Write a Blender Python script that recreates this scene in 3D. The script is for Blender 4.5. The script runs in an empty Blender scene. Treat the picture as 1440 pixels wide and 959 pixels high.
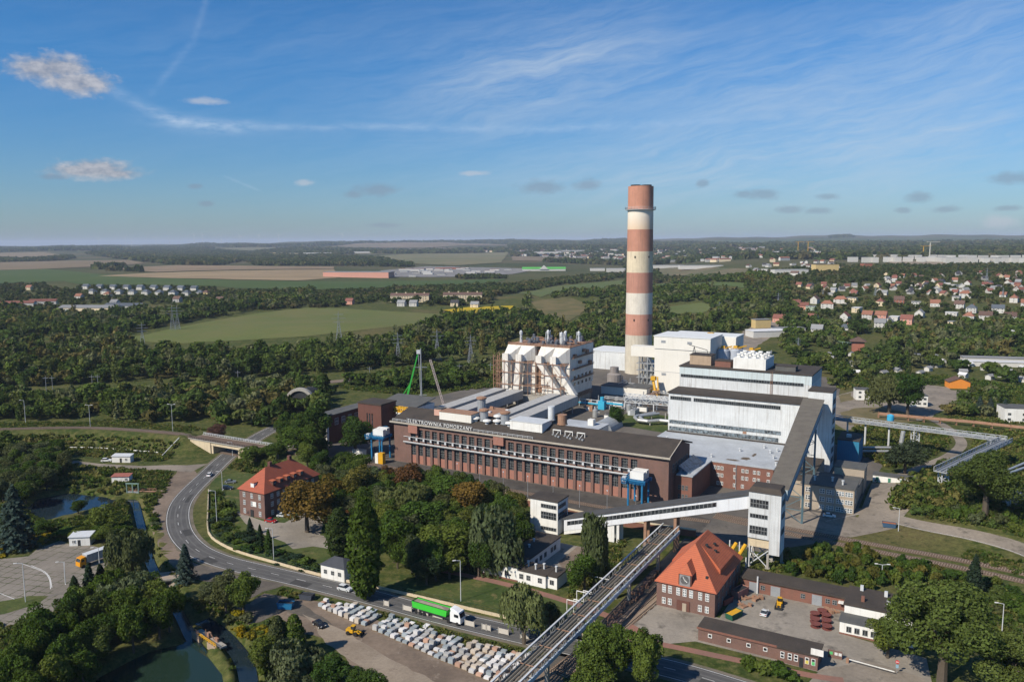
import bpy, bmesh, math, random
import numpy as np
from mathutils import Vector, Matrix
random.seed(7); RNG = np.random.default_rng(7)
SC = bpy.context.scene
COL = SC.collection
R = math.radians
# ---------------------------------------------------------------- surveying: from the drone's position to the ground
F, H, HZ, CX, CY = 1120.0, 100.0, 340.0, 720.0, 479.5
PITCH = math.atan((CY - HZ) / F); ROLL = R(0.3)
CP, SP, CR, SR = math.cos(PITCH), math.sin(PITCH), math.cos(ROLL), math.sin(ROLL)
def G(px, py, z=0.0):
    u, v = (px - CX) / F, (CY - py) / F
    ul, vl = u * CR + v * SR, -u * SR + v * CR
    t = (z - H) / (-SP + vl * CP)
    return (ul * t, (CP + vl * SP) * t)
def P(x, y, z):
    d = y * CP - (z - H) * SP
    vl, ul = (y * SP + (z - H) * CP) / d, x / d
    return (CX + (ul * CR - vl * SR) * F, CY - (ul * SR + vl * CR) * F)
def GP(pts, z=0.0): return [G(a, b, z) for a, b in pts]
TH = R(-29.8); A0 = (-54.5, 358.8)
UX, UY = math.cos(TH), math.sin(TH); VX, VY = -UY, UX
def W(a, b): return (A0[0] + a * UX + b * VX, A0[1] + a * UY + b * VY)     # plant grid -> world
def Lc(x, y): dx, dy = x - A0[0], y - A0[1]; return (dx * UX + dy * UY, dx * VX + dy * VY)
# ---------------------------------------------------------------- materials
def nodes(name):
    m = bpy.data.materials.new(name); m.use_nodes = True
    nt = m.node_tree; return m, nt, nt.nodes['Principled BSDF']
def lin(c):
    return tuple(c) + (1,)
def N(nt, t, **kw):
    n = nt.nodes.new(t)
    for k, v in kw.items():
        if k[0] == 'i' and k[1:].isdigit(): n.inputs[int(k[1:])].default_value = v
        else: setattr(n, k, v)
    return n
def mth(nt, op, a, b=None, c=None, clamp=False):
    n = nt.nodes.new('ShaderNodeMath'); n.operation = op; n.use_clamp = clamp
    for i, x in enumerate((a, b, c)):
        if x is None: continue
        if isinstance(x, (int, float)): n.inputs[i].default_value = x
        else: nt.links.new(x, n.inputs[i])
    return n.outputs[0]
def mixc(nt, fac, a, b, mode='MIX'):
    n = nt.nodes.new('ShaderNodeMix'); n.data_type = 'RGBA'; n.blend_type = mode
    for i, x in ((0, fac), (6, a), (7, b)):
        if isinstance(x, (int, float)): n.inputs[i].default_value = x
        elif isinstance(x, tuple): n.inputs[i].default_value = x if len(x) == 4 else x + (1,)
        else: nt.links.new(x, n.inputs[i])
    return n.outputs[2]
def ramp(nt, fac, lo, hi):
    n = nt.nodes.new('ShaderNodeMapRange'); n.clamp = True
    nt.links.new(fac, n.inputs[0]); n.inputs[1].default_value = lo; n.inputs[2].default_value = hi
    return n.outputs[0]
def coord(nt, kind='Object', scale=(1, 1, 1)):
    if kind == 'World': o = nt.nodes.new('ShaderNodeNewGeometry').outputs['Position']
    else: o = nt.nodes.new('ShaderNodeTexCoord').outputs[kind]
    mp = nt.nodes.new('ShaderNodeMapping'); mp.inputs['Scale'].default_value = scale
    nt.links.new(o, mp.inputs[0]); return mp.outputs[0]
def noise(nt, vec, scale, detail=3, rough=.6):
    n = nt.nodes.new('ShaderNodeTexNoise'); n.inputs['Scale'].default_value = scale
    n.inputs['Detail'].default_value = detail; n.inputs['Roughness'].default_value = rough
    nt.links.new(vec, n.inputs['Vector']); return n.outputs['Fac']
MATS = {}
def mat(name, col, rough=.85, var=.3, sc=.35, col2=None, streak=0, metal=0, spec=.3, kind='Object', bump=0, amt=.5, lines=None, rnd=0):
    """plain weathered surface: base colour, coarse blotches of col2, fine grain, rain streaks, seam lines (axis, pitch, width, darkness)"""
    if name in MATS: return MATS[name]
    m, nt, b = nodes(name)
    v = coord(nt, kind)
    c2 = col2 or tuple(x * (1 - var) for x in col)
    f = ramp(nt, noise(nt, v, sc, 4), .5 - amt * .4, .5 + amt * .4 + .05)
    c = mixc(nt, f, tuple(col), tuple(c2))
    g = noise(nt, v, sc * 9, 3, .7)
    c = mixc(nt, 1.0, c, mixc(nt, g, (1 - var,) * 3, (1 + var,) * 3), 'MULTIPLY')
    if streak:
        sv = coord(nt, kind, (1.3, 1.3, .06))
        s = ramp(nt, noise(nt, sv, 1.0, 3, .6), .52, .75)
        c = mixc(nt, mth(nt, 'MULTIPLY', s, streak), c, (.16, .11, .075))
    if lines:
        sx = nt.nodes.new('ShaderNodeSeparateXYZ'); nt.links.new(v, sx.inputs[0])
        for ax, pitch, wid, dark in lines:
            fr = mth(nt, 'FRACT', mth(nt, 'DIVIDE', sx.outputs[ax], pitch))
            k = mth(nt, 'LESS_THAN', fr, wid / pitch)
            c = mixc(nt, mth(nt, 'MULTIPLY', k, dark), c, (.03, .03, .03))
    if rnd:
        oi = nt.nodes.new('ShaderNodeObjectInfo')
        c = mixc(nt, 1.0, c, mixc(nt, oi.outputs['Random'], (1 - rnd,) * 3, (1 + rnd,) * 3), 'MULTIPLY')
    nt.links.new(c, b.inputs['Base Color'])
    b.inputs['Roughness'].default_value = rough; b.inputs['Metallic'].default_value = metal
    b.inputs['Specular IOR Level'].default_value = spec
    if bump:
        bp = nt.nodes.new('ShaderNodeBump'); bp.inputs['Strength'].default_value = bump; bp.inputs['Distance'].default_value = .3
        nt.links.new(g, bp.inputs['Height']); nt.links.new(bp.outputs[0], b.inputs['Normal'])
    MATS[name] = m; return m
def glassy(name, col=(.02, .025, .03), rough=.15, var=.5, sc=.8):
    if name in MATS: return MATS[name]
    m, nt, b = nodes(name)
    v = coord(nt, 'World')
    f = ramp(nt, noise(nt, v, sc, 1), .35, .65)
    nt.links.new(mixc(nt, f, tuple(c * (1 - var) for c in col), tuple(c * (1 + var) + .01 for c in col)), b.inputs['Base Color'])
    b.inputs['Roughness'].default_value = rough; b.inputs['Specular IOR Level'].default_value = .5
    MATS[name] = m; return m
# ---------------------------------------------------------------- mesh builder
class MB:
    def __init__(s): s.v = []; s.f = []; s.m = []; s.mi = 0; s.T = None
    def add(s, vs, fs, mi=None):
        n = len(s.v)
        s.v += [tuple(s.T @ Vector(p)) for p in vs] if s.T else [tuple(p) for p in vs]
        s.f += [tuple(i + n for i in f) for f in fs]; s.m += [s.mi if mi is None else mi] * len(fs); return s
    def box(s, x0, y0, z0, x1, y1, z1, mi=None):
        v = [(x0, y0, z0), (x1, y0, z0), (x1, y1, z0), (x0, y1, z0), (x0, y0, z1), (x1, y0, z1), (x1, y1, z1), (x0, y1, z1)]
        return s.add(v, [(0, 3, 2, 1), (4, 5, 6, 7), (0, 1, 5, 4), (1, 2, 6, 5), (2, 3, 7, 6), (3, 0, 4, 7)], mi)
    def boxc(s, cx, cy, z0, w, d, h, rz=0, mi=None):
        c, k = math.cos(rz), math.sin(rz)
        pts = [(cx + x * c - y * k, cy + x * k + y * c) for x, y in ((-w / 2, -d / 2), (w / 2, -d / 2), (w / 2, d / 2), (-w / 2, d / 2))]
        return s.prism(pts, z0, z0 + h, mi)
    def prism(s, pts, z0, z1, mi=None):
        n = len(pts)
        v = [(p[0], p[1], z0) for p in pts] + [(p[0], p[1], z1) for p in pts]
        f = [tuple(range(n - 1, -1, -1)), tuple(range(n, 2 * n))] + [(i, (i + 1) % n, n + (i + 1) % n, n + i) for i in range(n)]
        return s.add(v, f, mi)
    def extr(s, prof, axis, a, b, mi=None):
        """profile of 2D points extruded along x ('x': points are y,z) or y ('y': points are x,z)"""
        n = len(prof)
        k = (lambda t, p: (t, p[0], p[1])) if axis == 'x' else (lambda t, p: (p[0], t, p[1]))
        v = [k(a, p) for p in prof] + [k(b, p) for p in prof]
        return s.add(v, [tuple(range(n)), tuple(range(2 * n - 1, n - 1, -1))] + [(i, i + n, (i + 1) % n + n, (i + 1) % n) for i in range(n)], mi)
    def lathe(s, prof, cx=0, cy=0, n=16, mi=None, cap=True):
        v = []; f = []
        for r, z in prof:
            v += [(cx + r * math.cos(2 * math.pi * i / n), cy + r * math.sin(2 * math.pi * i / n), z) for i in range(n)]
        for k in range(len(prof) - 1):
            f += [(k * n + i, k * n + (i + 1) % n, (k + 1) * n + (i + 1) % n, (k + 1) * n + i) for i in range(n)]
        if cap: f += [tuple(range(n - 1, -1, -1)), tuple(range((len(prof) - 1) * n, len(prof) * n))]
        return s.add(v, f, mi)
    def bar(s, p, q, r=.1, n=4, r2=None, mi=None):
        p, q = Vector(p), Vector(q); d = q - p
        if d.length < 1e-6: return s
        d.normalize(); up = Vector((0, 0, 1)) if abs(d.z) < .95 else Vector((1, 0, 0))
        a = d.cross(up).normalized(); b = d.cross(a); r2 = r if r2 is None else r2
        v = []
        for c, rr in ((p, r), (q, r2)):
            for i in range(n):
                t = 2 * math.pi * (i + .5) / n
                v.append(c + (a * math.cos(t) + b * math.sin(t)) * rr * (1.4142 if n == 4 else 1))
        f = [(i, (i + 1) % n, n + (i + 1) % n, n + i) for i in range(n)] + [tuple(range(n - 1, -1, -1)), tuple(range(n, 2 * n))]
        return s.add([tuple(x) for x in v], f, mi)
    def tube(s, pts, r, n=8, mi=None):
        for p, q in zip(pts[:-1], pts[1:]): s.bar(p, q, r, n, mi=mi)
        return s
    def truss(s, p, q, w, h, n, r=.12, mi=None, top=True):
        """lattice box girder from p to q"""
        p, q = Vector(p), Vector(q); d = (q - p); dn = d.normalized(); sx = Vector((-dn.y, dn.x, 0))
        if sx.length < .01: sx = Vector((1, 0, 0))
        sx.normalize(); up = dn.cross(sx); up = -up if up.z < 0 or (abs(up.z) < 1e-3 and up.y < 0) else up
        C = lambda t, i, j: p + d * t + sx * (i * w / 2) + up * (j * h)
        for i in (-1, 1):
            for j in (0, 1): s.bar(C(0, i, j), C(1, i, j), r, mi=mi)
        for k in range(n + 1):
            t = k / n
            for i in (-1, 1): s.bar(C(t, i, 0), C(t, i, 1), r * .7, mi=mi)
            for j in ((0, 1) if top else (0,)): s.bar(C(t, -1, j), C(t, 1, j), r * .7, mi=mi)
            if k < n:
                for i in (-1, 1): s.bar(C(t, i, k % 2), C((k + 1) / n, i, (k + 1) % 2), r * .7, mi=mi)
        return s
    def mesh(s, name, mats):
        me = bpy.data.meshes.new(name); me.from_pydata(s.v, [], s.f)
        for m in (mats if isinstance(mats, (list, tuple)) else [mats]): me.materials.append(m)
        if any(s.m): me.polygons.foreach_set('material_index', s.m)
        bm = bmesh.new(); bm.from_mesh(me); bmesh.ops.recalc_face_normals(bm, faces=bm.faces); bm.to_mesh(me); bm.free()
        me.update(); return me
    def build(s, name, mats, parent=None, loc=None, rz=0, smooth=False, label=None):
        me = s.mesh(name, mats)
        if smooth: me.polygons.foreach_set('use_smooth', [True] * len(me.polygons))
        o = bpy.data.objects.new(name, me); COL.objects.link(o)
        if parent: o.parent = parent
        if loc: o.location = loc
        if rz: o.rotation_euler.z = rz
        if label: o['label'] = label
        return o
def link(name, me, parent=None, loc=None, rz=0):
    o = bpy.data.objects.new(name, me); COL.objects.link(o)
    if parent: o.parent = parent
    if loc: o.location = loc
    o.rotation_euler.z = rz
    return o
def tag(o, label=None, cat=None, group=None, kind=None):
    if label: o['label'] = label
    if cat: o['category'] = cat
    if group: o['group'] = group
    if kind: o['kind'] = kind
    return o
def thing(name, label, cat, loc=(0, 0, 0), rz=0, group=None):
    o = bpy.data.objects.new(name, None); COL.objects.link(o); o.empty_display_size = .5
    o.location = loc if len(loc) == 3 else (loc[0], loc[1], 0); o.rotation_euler.z = rz
    return tag(o, label, cat, group)
def pthing(name, label, cat, a, b, z=0, group=None, turn=0):
    x, y = W(a, b); return thing(name, label, cat, (x, y, z), TH + turn, group)
def dup(root, loc, rz, label=None, group=None, s=None):
    r = root.copy(); COL.objects.link(r); r.location = loc; r.rotation_euler.z = rz
    if s: r.scale = (s, s, s) if isinstance(s, (int, float)) else s
    if label: r['label'] = label
    if group: r['group'] = group
    for ch in list(root.children):
        c = ch.copy(); COL.objects.link(c); c.parent = r
        for g in ch.children:
            d = g.copy(); COL.objects.link(d); d.parent = c
    return r
def spline(pts, step=3.0):
    pts = [np.array(p, float) for p in pts]; q = [2 * pts[0] - pts[1]] + pts + [2 * pts[-1] - pts[-2]]; out = []
    for i in range(1, len(q) - 2):
        p0, p1, p2, p3 = q[i - 1:i + 3]; n = max(2, int(np.linalg.norm(p2 - p1) / step))
        for k in range(n):
            t = k / n
            out.append(.5 * (2 * p1 + (p2 - p0) * t + (2 * p0 - 5 * p1 + 4 * p2 - p3) * t * t + (3 * p1 - p0 - 3 * p2 + p3) * t ** 3))
    out.append(pts[-1]); return [tuple(p) for p in out]
def normals2(path):
    out = []
    for i in range(len(path)):
        a, b = path[max(0, i - 1)], path[min(len(path) - 1, i + 1)]
        d = math.hypot(b[0] - a[0], b[1] - a[1]) or 1; out.append((-(b[1] - a[1]) / d, (b[0] - a[0]) / d))
    return out
def offs(path, d): return [(p[0] + n[0] * d, p[1] + n[1] * d) for p, n in zip(path, normals2(path))]
def segd(px, py, path):
    d = np.full(np.shape(px), 1e9)
    for (ax, ay), (bx, by) in zip(path[:-1], path[1:]):
        vx, vy = bx - ax, by - ay; L = vx * vx + vy * vy + 1e-9
        t = np.clip(((px - ax) * vx + (py - ay) * vy) / L, 0, 1)
        d = np.minimum(d, np.hypot(px - ax - t * vx, py - ay - t * vy))
    return d
def inside(px, py, poly):
    r = np.zeros(np.shape(px), bool); n = len(poly)
    for i in range(n):
        (ax, ay), (bx, by) = poly[i], poly[(i + 1) % n]
        if ay == by: continue
        r ^= ((ay > py) != (by > py)) & (px < (bx - ax) * (py - ay) / (by - ay) + ax)
    return r
# ---------------------------------------------------------------- camera
cam = bpy.data.objects.new('camera', bpy.data.cameras.new('camera')); COL.objects.link(cam)
cam.data.sensor_width = 36; cam.data.lens = 36 * F / 1440; cam.data.clip_start = 1; cam.data.clip_end = 120000
cam.matrix_world = Matrix.Translation((0, 0, H)) @ Matrix.Rotation(math.pi / 2 - PITCH, 4, 'X') @ Matrix.Rotation(-ROLL, 4, 'Z')
SC.camera = cam
# ---------------------------------------------------------------- terrain
RAIL1 = spline(GP([(-140, 612), (-60, 606), (60, 602), (150, 602.5), (268, 612), (385, 631), (450, 645)], 6), 6)
POND1 = GP([(36, 716), (52, 702), (96, 693), (150, 699), (166, 707), (150, 714), (112, 721), (64, 733), (44, 726)], -1.5)
POND2 = GP([(104, 985), (140, 952), (185, 928), (215, 914), (250, 907), (268, 902), (290, 920), (312, 948), (322, 1000), (90, 1010)], -1.5)
CHAN = spline(GP([(158, 706), (186, 703), (196, 730), (206, 775), (217, 803), (238, 838), (255, 868), (268, 895), (282, 915)], -1.5), 3)
CHAN2 = spline(GP([(284, 872), (304, 884), (328, 908), (345, 935), (352, 975)], -1.5), 3)
MOUND = G(1395, 715); MOUND2 = G(1500, 760)
def terr(x, y):
    x = np.asarray(x, float); y = np.asarray(y, float)
    r = np.hypot(x, y); az = np.degrees(np.arctan2(x, np.maximum(y, 1)))
    top = np.interp(az, [-60, -33, -20, -12, 0, 12, 22, 33, 60], [40, 55, 92, 118, 128, 142, 165, 168, 150])
    t = np.clip((r - 3500) / 13500, 0, 1); z = top * t * t * (3 - 2 * t)
    roll = np.clip((r - 1500) / 5000, 0, 1)
    z = z + roll * (9 * np.sin(x / 810 + .4) * np.cos(y / 1170) + 6 * np.sin(x / 370 + y / 640 + 1.3))
    z = z + np.clip((r - 9000) / 6000, 0, 1) * 10 * (np.sin(az * .9 + 1) + np.sin(az * 2.3) * .6)
    z = z * (1 - np.clip((r - 24000) / 12000, 0, 1) * .5)
    hx, hy = G(520, 470); z = z + 9 * np.exp(-((x - hx) / 190) ** 2 - ((y - hy) / 130) ** 2)
    hx, hy = G(850, 425); z = z + 12 * np.exp(-((x - hx) / 300) ** 2 - ((y - hy) / 160) ** 2)
    z = z + 6.5 * np.exp(-((x - MOUND[0]) / 34) ** 2 - ((y - MOUND[1]) / 30) ** 2) + 6 * np.exp(-((x - MOUND2[0]) / 40) ** 2 - ((y - MOUND2[1]) / 30) ** 2)
    s1 = np.clip((r - 640) / 1150, 0, 1); s1 = s1 * s1 * (3 - 2 * s1); s2 = np.clip((az - 9) / 9, 0, 1); z = z + 34 * s1 * s2 * s2 * (3 - 2 * s2) * (1 - .75 * np.clip((r - 4500) / 7000, 0, 1))
    s3 = np.clip((r - 800) / 900, 0, 1) * np.clip((-az - 6) / 14, 0, 1); z = z + 9 * s3 * (1 - np.clip((r - 2200) / 3000, 0, 1))
    near = r < 900
    if near.any():
        xn, yn, zn = x[near], y[near], z[near]
        d = segd(xn, yn, RAIL1); zn = np.maximum(zn, np.clip(6 - np.maximum(d - 4.5, 0) / 1.7, 0, 6))
        d = segd(xn, yn, ROADC); k = np.clip((d - 11) / 15, 0, 1); zn = np.where(zn > 0, zn * k, zn)
        d = segd(xn, yn, CHAN); zn = np.minimum(zn, np.clip(-2.6 + np.maximum(d - .9, 0) * .9, -2.6, 0) + np.maximum(zn, 0))
        d = segd(xn, yn, CHAN2); zn = np.minimum(zn, np.clip(-2.6 + np.maximum(d - 1.3, 0) * .9, -2.6, 0) + np.maximum(zn, 0))
        for pol in (POND1, POND2):
            d = segd(xn, yn, pol + pol[:1]); d = np.where(inside(xn, yn, pol), -d, d)
            zn = np.minimum(zn, np.clip(-1.5 + d * .6, -3, 0) + np.maximum(zn, 0))
        z = z.copy(); z[near] = zn
    return z
def tz(x, y): return float(terr(np.array([x]), np.array([y]))[0])
ROAD_PX = [(420, 588), (380, 605), (350, 622), (330, 634), (313, 647), (292, 667), (270, 688), (255, 707), (250, 727), (255, 750), (275, 772), (310, 788), (360, 801), (430, 817), (520, 839), (620, 866), (720, 890), (830, 915), (950, 942), (1060, 975), (1180, 1010)]
ROADC = spline(GP(ROAD_PX), 3)
def ground_mesh():
    azs = np.concatenate([np.arange(-180, -52, 4.0), np.arange(-52, -36, .8), np.arange(-36, 36.01, .22), np.arange(36.8, 52, .8), np.arange(52, 180, 4.0)])
    rs = [40.0]
    while rs[-1] < 42000: rs.append(rs[-1] * (1.007 if 150 < rs[-1] < 700 else 1.016))
    rs = np.array(rs); na, nr = len(azs), len(rs)
    a, r = np.meshgrid(np.radians(azs), rs)
    x, y = (r * np.sin(a)).ravel(), (r * np.cos(a)).ravel(); z = terr(x, y)
    v = np.stack([x, y, z], 1); i = np.arange(nr - 1)[:, None] * na + np.arange(na)[None, :]; j = np.arange(nr - 1)[:, None] * na + (np.arange(na)[None, :] + 1) % na
    q = np.stack([i, j, j + na, i + na], -1).reshape(-1, 4)[:, ::-1]
    v = np.vstack([v, [[0, 0, 0]]]); tri = np.stack([np.arange(na), (np.arange(na) + 1) % na, np.full(na, nr * na)], 1)
    return v, [q, tri]
def np_mesh(name, v, groups, mats, mi=None, smooth=False):
    me = bpy.data.meshes.new(name); me.vertices.add(len(v)); me.vertices.foreach_set('co', np.asarray(v, np.float32).ravel())
    tot = sum(len(g) * g.shape[1] for g in groups); npol = sum(len(g) for g in groups)
    me.loops.add(tot); me.polygons.add(npol)
    me.loops.foreach_set('vertex_index', np.concatenate([g.ravel() for g in groups]).astype(np.int32))
    cnt = np.concatenate([np.full(len(g), g.shape[1]) for g in groups]); st = np.concatenate([[0], np.cumsum(cnt)[:-1]])
    me.polygons.foreach_set('loop_start', st.astype(np.int32)); me.polygons.foreach_set('loop_total', cnt.astype(np.int32))
    for m in (mats if isinstance(mats, (list, tuple)) else [mats]): me.materials.append(m)
    if mi is not None: me.polygons.foreach_set('material_index', np.asarray(mi, np.int32))
    if smooth: me.polygons.foreach_set('use_smooth', np.ones(npol, bool))
    me.update(calc_edges=True); me.validate(); return me
# ground cover of grass, weeds and bare soil
def ground_mat():
    m, nt, b = nodes('ground_cover'); v = coord(nt, 'World')
    n1 = noise(nt, v, .012, 4); n2 = noise(nt, v, .11, 4, .7); n3 = noise(nt, v, 1.1, 3, .7); n4 = noise(nt, v, .0016, 4, .6)
    c = mixc(nt, ramp(nt, n2, .38, .66), (.034, .054, .012), (.085, .088, .028))
    c = mixc(nt, ramp(nt, n1, .52, .7), c, (.115, .095, .042))
    far = ramp(nt, mth(nt, 'LENGTH', 0, 0) if False else dist(nt), 1500, 3500)
    f = mixc(nt, ramp(nt, n4, .42, .6), (.030, .045, .016), (.10, .082, .044))
    c = mixc(nt, far, c, f)
    n5 = noise(nt, v, .38, 4, .75); c = mixc(nt, mth(nt, 'MULTIPLY', ramp(nt, n5, .48, .62), .75), c, (.115, .11, .04)); c = mixc(nt, mth(nt, 'MULTIPLY', ramp(nt, n5, .44, .34), .7), c, (.022, .038, .010))
    c = mixc(nt, 1.0, c, mixc(nt, n3, (.3,) * 3, (1.7,) * 3), 'MULTIPLY')
    nt.links.new(c, b.inputs['Base Color']); b.inputs['Roughness'].default_value = 1; b.inputs['Specular IOR Level'].default_value = .1
    return m
def dist(nt):
    g = nt.nodes.new('ShaderNodeNewGeometry'); n = nt.nodes.new('ShaderNodeVectorMath'); n.operation = 'LENGTH'
    nt.links.new(g.outputs['Position'], n.inputs[0]); return n.outputs['Value']
v, gr = ground_mesh()
tag(link('ground', np_mesh('ground', v, gr, ground_mat(), smooth=True)), kind='structure')
def sheet(name, poly, m, dz=.03, step=4.0, drape=True, jitter=0, kind='structure', label=None):
    """a ground sheet lying on the terrain, its outline given in world xy"""
    bm = bmesh.new(); pts = []
    n = len(poly)
    for i in range(n):
        a, b = np.array(poly[i]), np.array(poly[(i + 1) % n]); k = max(1, int(np.linalg.norm(b - a) / step))
        for j in range(k):
            p = a + (b - a) * j / k
            if jitter and (j or True): p = p + RNG.normal(0, jitter, 2)
            pts.append(p)
    vs = [bm.verts.new((p[0], p[1], 0)) for p in pts]
    es = [bm.edges.new((vs[i], vs[(i + 1) % len(vs)])) for i in range(len(vs))]
    bmesh.ops.triangle_fill(bm, use_beauty=True, use_dissolve=False, edges=es)
    if drape:
        xs = [p[0] for p in pts]; ys = [p[1] for p in pts]
        nx = min(60, int((max(xs) - min(xs)) / (step * 1.5)))
        ny = min(60, int((max(ys) - min(ys)) / (step * 1.5)))
        for ax, lo, hi, k in ((0, min(xs), max(xs), nx), (1, min(ys), max(ys), ny)):
            for i in range(1, k):
                co = lo + (hi - lo) * i / k; no = (1, 0, 0) if ax == 0 else (0, 1, 0); p = (co, 0, 0) if ax == 0 else (0, co, 0)
                bmesh.ops.bisect_plane(bm, geom=bm.verts[:] + bm.edges[:] + bm.faces[:], plane_co=p, plane_no=no)
    co = np.array([v.co[:2] for v in bm.verts]); z = terr(co[:, 0], co[:, 1]) if drape else np.zeros(len(co))
    for vv, zz in zip(bm.verts, z): vv.co.z = zz + dz
    for f in bm.faces:
        if f.normal.z < 0: f.normal_flip()
    me = bpy.data.meshes.new(name); bm.to_mesh(me); bm.free(); me.materials.append(m)
    return tag(link(name, me), label=label, kind=kind)
def ribbon(name, path, w, m, dz=.05, zf=None, kind='structure', w2=None, both=None):
    """a strip along a path; w = width or (left, right) offsets"""
    l, r = (w / 2, -w / 2) if not isinstance(w, tuple) else w
    A, B = offs(path, l), offs(path, r); K = 4; v = []
    for a, b in zip(A, B):
        for k in range(K + 1): v.append((a[0] + (b[0] - a[0]) * k / K, a[1] + (b[1] - a[1]) * k / K))
    v = np.array(v); z = (terr(v[:, 0], v[:, 1]) if zf is None else np.full(len(v), zf)) + dz
    q = np.array([(i * (K + 1) + k, (i + 1) * (K + 1) + k, (i + 1) * (K + 1) + k + 1, i * (K + 1) + k + 1) for i in range(len(path) - 1) for k in range(K)])
    me = np_mesh(name, np.column_stack([v, z]), [q[:, ::-1]], m)
    if me.polygons[0].normal.z < 0: me.flip_normals()
    return tag(link(name, me), kind=kind)
# ---------------------------------------------------------------- light: sun, sky with clouds, air
SUN_AZ = R(38); SUN_EL = R(40)
sd = Vector((math.cos(SUN_AZ) * math.cos(SUN_EL), math.sin(SUN_AZ) * math.cos(SUN_EL), -math.sin(SUN_EL)))   # travel of the light
sun = bpy.data.objects.new('sun', bpy.data.lights.new('sun', 'SUN')); COL.objects.link(sun)
sun.data.energy = 4.6; sun.data.angle = R(.53); sun.data.color = (1, .90, .76)
sun.rotation_euler = sd.to_track_quat('-Z', 'Y').to_euler(); sun.location = (-200, -100, 300)
wd = bpy.data.worlds.new('World'); SC.world = wd; wd.use_nodes = True; nt = wd.node_tree
bg = nt.nodes['Background']; sky = nt.nodes.new('ShaderNodeTexSky'); sky.sky_type = 'NISHITA'; sky.sun_disc = False
sky.sun_elevation = SUN_EL; sky.sun_rotation = math.atan2(-sd.x, -sd.y); sky.altitude = 100; sky.air_density = 1.0; sky.dust_density = .6; sky.ozone_density = 2.2
tc = nt.nodes.new('ShaderNodeTexCoord'); sx = nt.nodes.new('ShaderNodeSeparateXYZ'); nt.links.new(tc.outputs['Generated'], sx.inputs[0])
az = mth(nt, 'MULTIPLY', mth(nt, 'ARCTAN2', sx.outputs[0], sx.outputs[1]), 57.2958); el = mth(nt, 'MULTIPLY', mth(nt, 'ARCSINE', sx.outputs[2]), 57.2958)
def vec(a, e, s=1.0):
    n = nt.nodes.new('ShaderNodeCombineXYZ'); nt.links.new(a, n.inputs[0]); nt.links.new(e, n.inputs[1]); n.inputs[2].default_value = s; return n.outputs[0]
def ang(px, py):
    u, v_ = (px - CX) / F, (CY - py) / F; ul, vl = u * CR + v_ * SR, -u * SR + v_ * CR
    y, z = CP + vl * SP, -SP + vl * CP; return math.degrees(math.atan2(ul, y)), math.degrees(math.atan2(z, math.hypot(ul, y)))
def mul(*a):
    r = a[0]
    for b in a[1:]: r = mth(nt, 'MULTIPLY', r, b)
    return r
def lcomb(ca, ce, k): return mth(nt, 'ADD', mth(nt, 'ADD', mul(az, ca), mul(el, ce)), k)
def blob(px, py, wx, wy, tilt=0, pw=1):
    """soft elliptical region of the sky (angles), 1 at its middle"""
    a0, e0 = ang(px, py); ra, re = wx * .051, wy * .051; c, s_ = math.cos(R(tilt)), math.sin(R(tilt))
    p = lcomb(c / ra, s_ / ra, -(a0 * c + e0 * s_) / ra); q = lcomb(-s_ / re, c / re, (a0 * s_ - e0 * c) / re)
    return mth(nt, 'EXPONENT', mul(mth(nt, 'ADD', mth(nt, 'MULTIPLY', p, p), mth(nt, 'MULTIPLY', q, q)), -1.0)), p, q
def add(*a):
    r = a[0]
    for b in a[1:]: r = mth(nt, 'ADD', r, b)
    return r
# streaky cirrus: noise stretched along a slanted direction, warped
w1 = mth(nt, 'SUBTRACT', noise(nt, vec(mul(az, .09), mul(el, .22)), 1, 3), .5)
ca = lcomb(.055, .02, 0); ce = add(lcomb(-.13, .62, 0), mul(w1, 2.6))
st = ramp(nt, noise(nt, vec(ca, ce), 1.25, 5, .6), .38, .98)
fine = noise(nt, vec(lcomb(.35, .2, 0), add(lcomb(-.5, 2.6, 0), mul(w1, 5.))), 1.2, 4, .7)
reg = add(mul(blob(1230, 150, 420, 100, 6)[0], .85), mul(blob(760, 95, 170, 58, 14)[0], 1.2), mul(blob(560, 120, 330, 120, 8)[0], .18), mul(blob(1120, 225, 330, 50, 4)[0], .85), mul(blob(1260, 60, 330, 60, 8)[0], .42), mul(blob(300, 50, 420, 60, 8)[0], .16), .05)
cir = mth(nt, 'MULTIPLY', mul(reg, add(mul(st, .62), mul(fine, .42))), .82, clamp=True)
# old contrails
def trail(pts, w, k):
    out = None
    for (x0, y0), (x1, y1) in zip(pts[:-1], pts[1:]):
        L = math.hypot(x1 - x0, y1 - y0); t = math.degrees(math.atan2(y0 - y1, x1 - x0))
        _, p, q = blob((x0 + x1) / 2, (y0 + y1) / 2, L / 2, w, t)
        p4 = mth(nt, 'MULTIPLY', p, p); p4 = mul(p4, p4)
        g = mth(nt, 'EXPONENT', mul(add(mth(nt, 'MULTIPLY', q, q), mul(p4, p4)), -1.0)); out = g if out is None else mth(nt, 'MAXIMUM', out, g)
    return mul(out, k)
br = ramp(nt, noise(nt, vec(mul(az, .5), mul(el, 1.6)), 1.3, 4, .7), .25, .7)
tr = mul(add(trail([(150, 122), (205, 152), (255, 172)], 7, .30), trail([(235, 170), (330, 178), (480, 179), (720, 181), (1010, 174)], 5, .30), trail([(292, 0), (270, 60), (215, 130)], 4, .15), trail([(318, 249), (362, 267)], 1.6, .28), mul(blob(285, 176, 60, 10, -3)[0], .45)), br)
tr = mth(nt, 'MULTIPLY', tr, .7)
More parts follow.
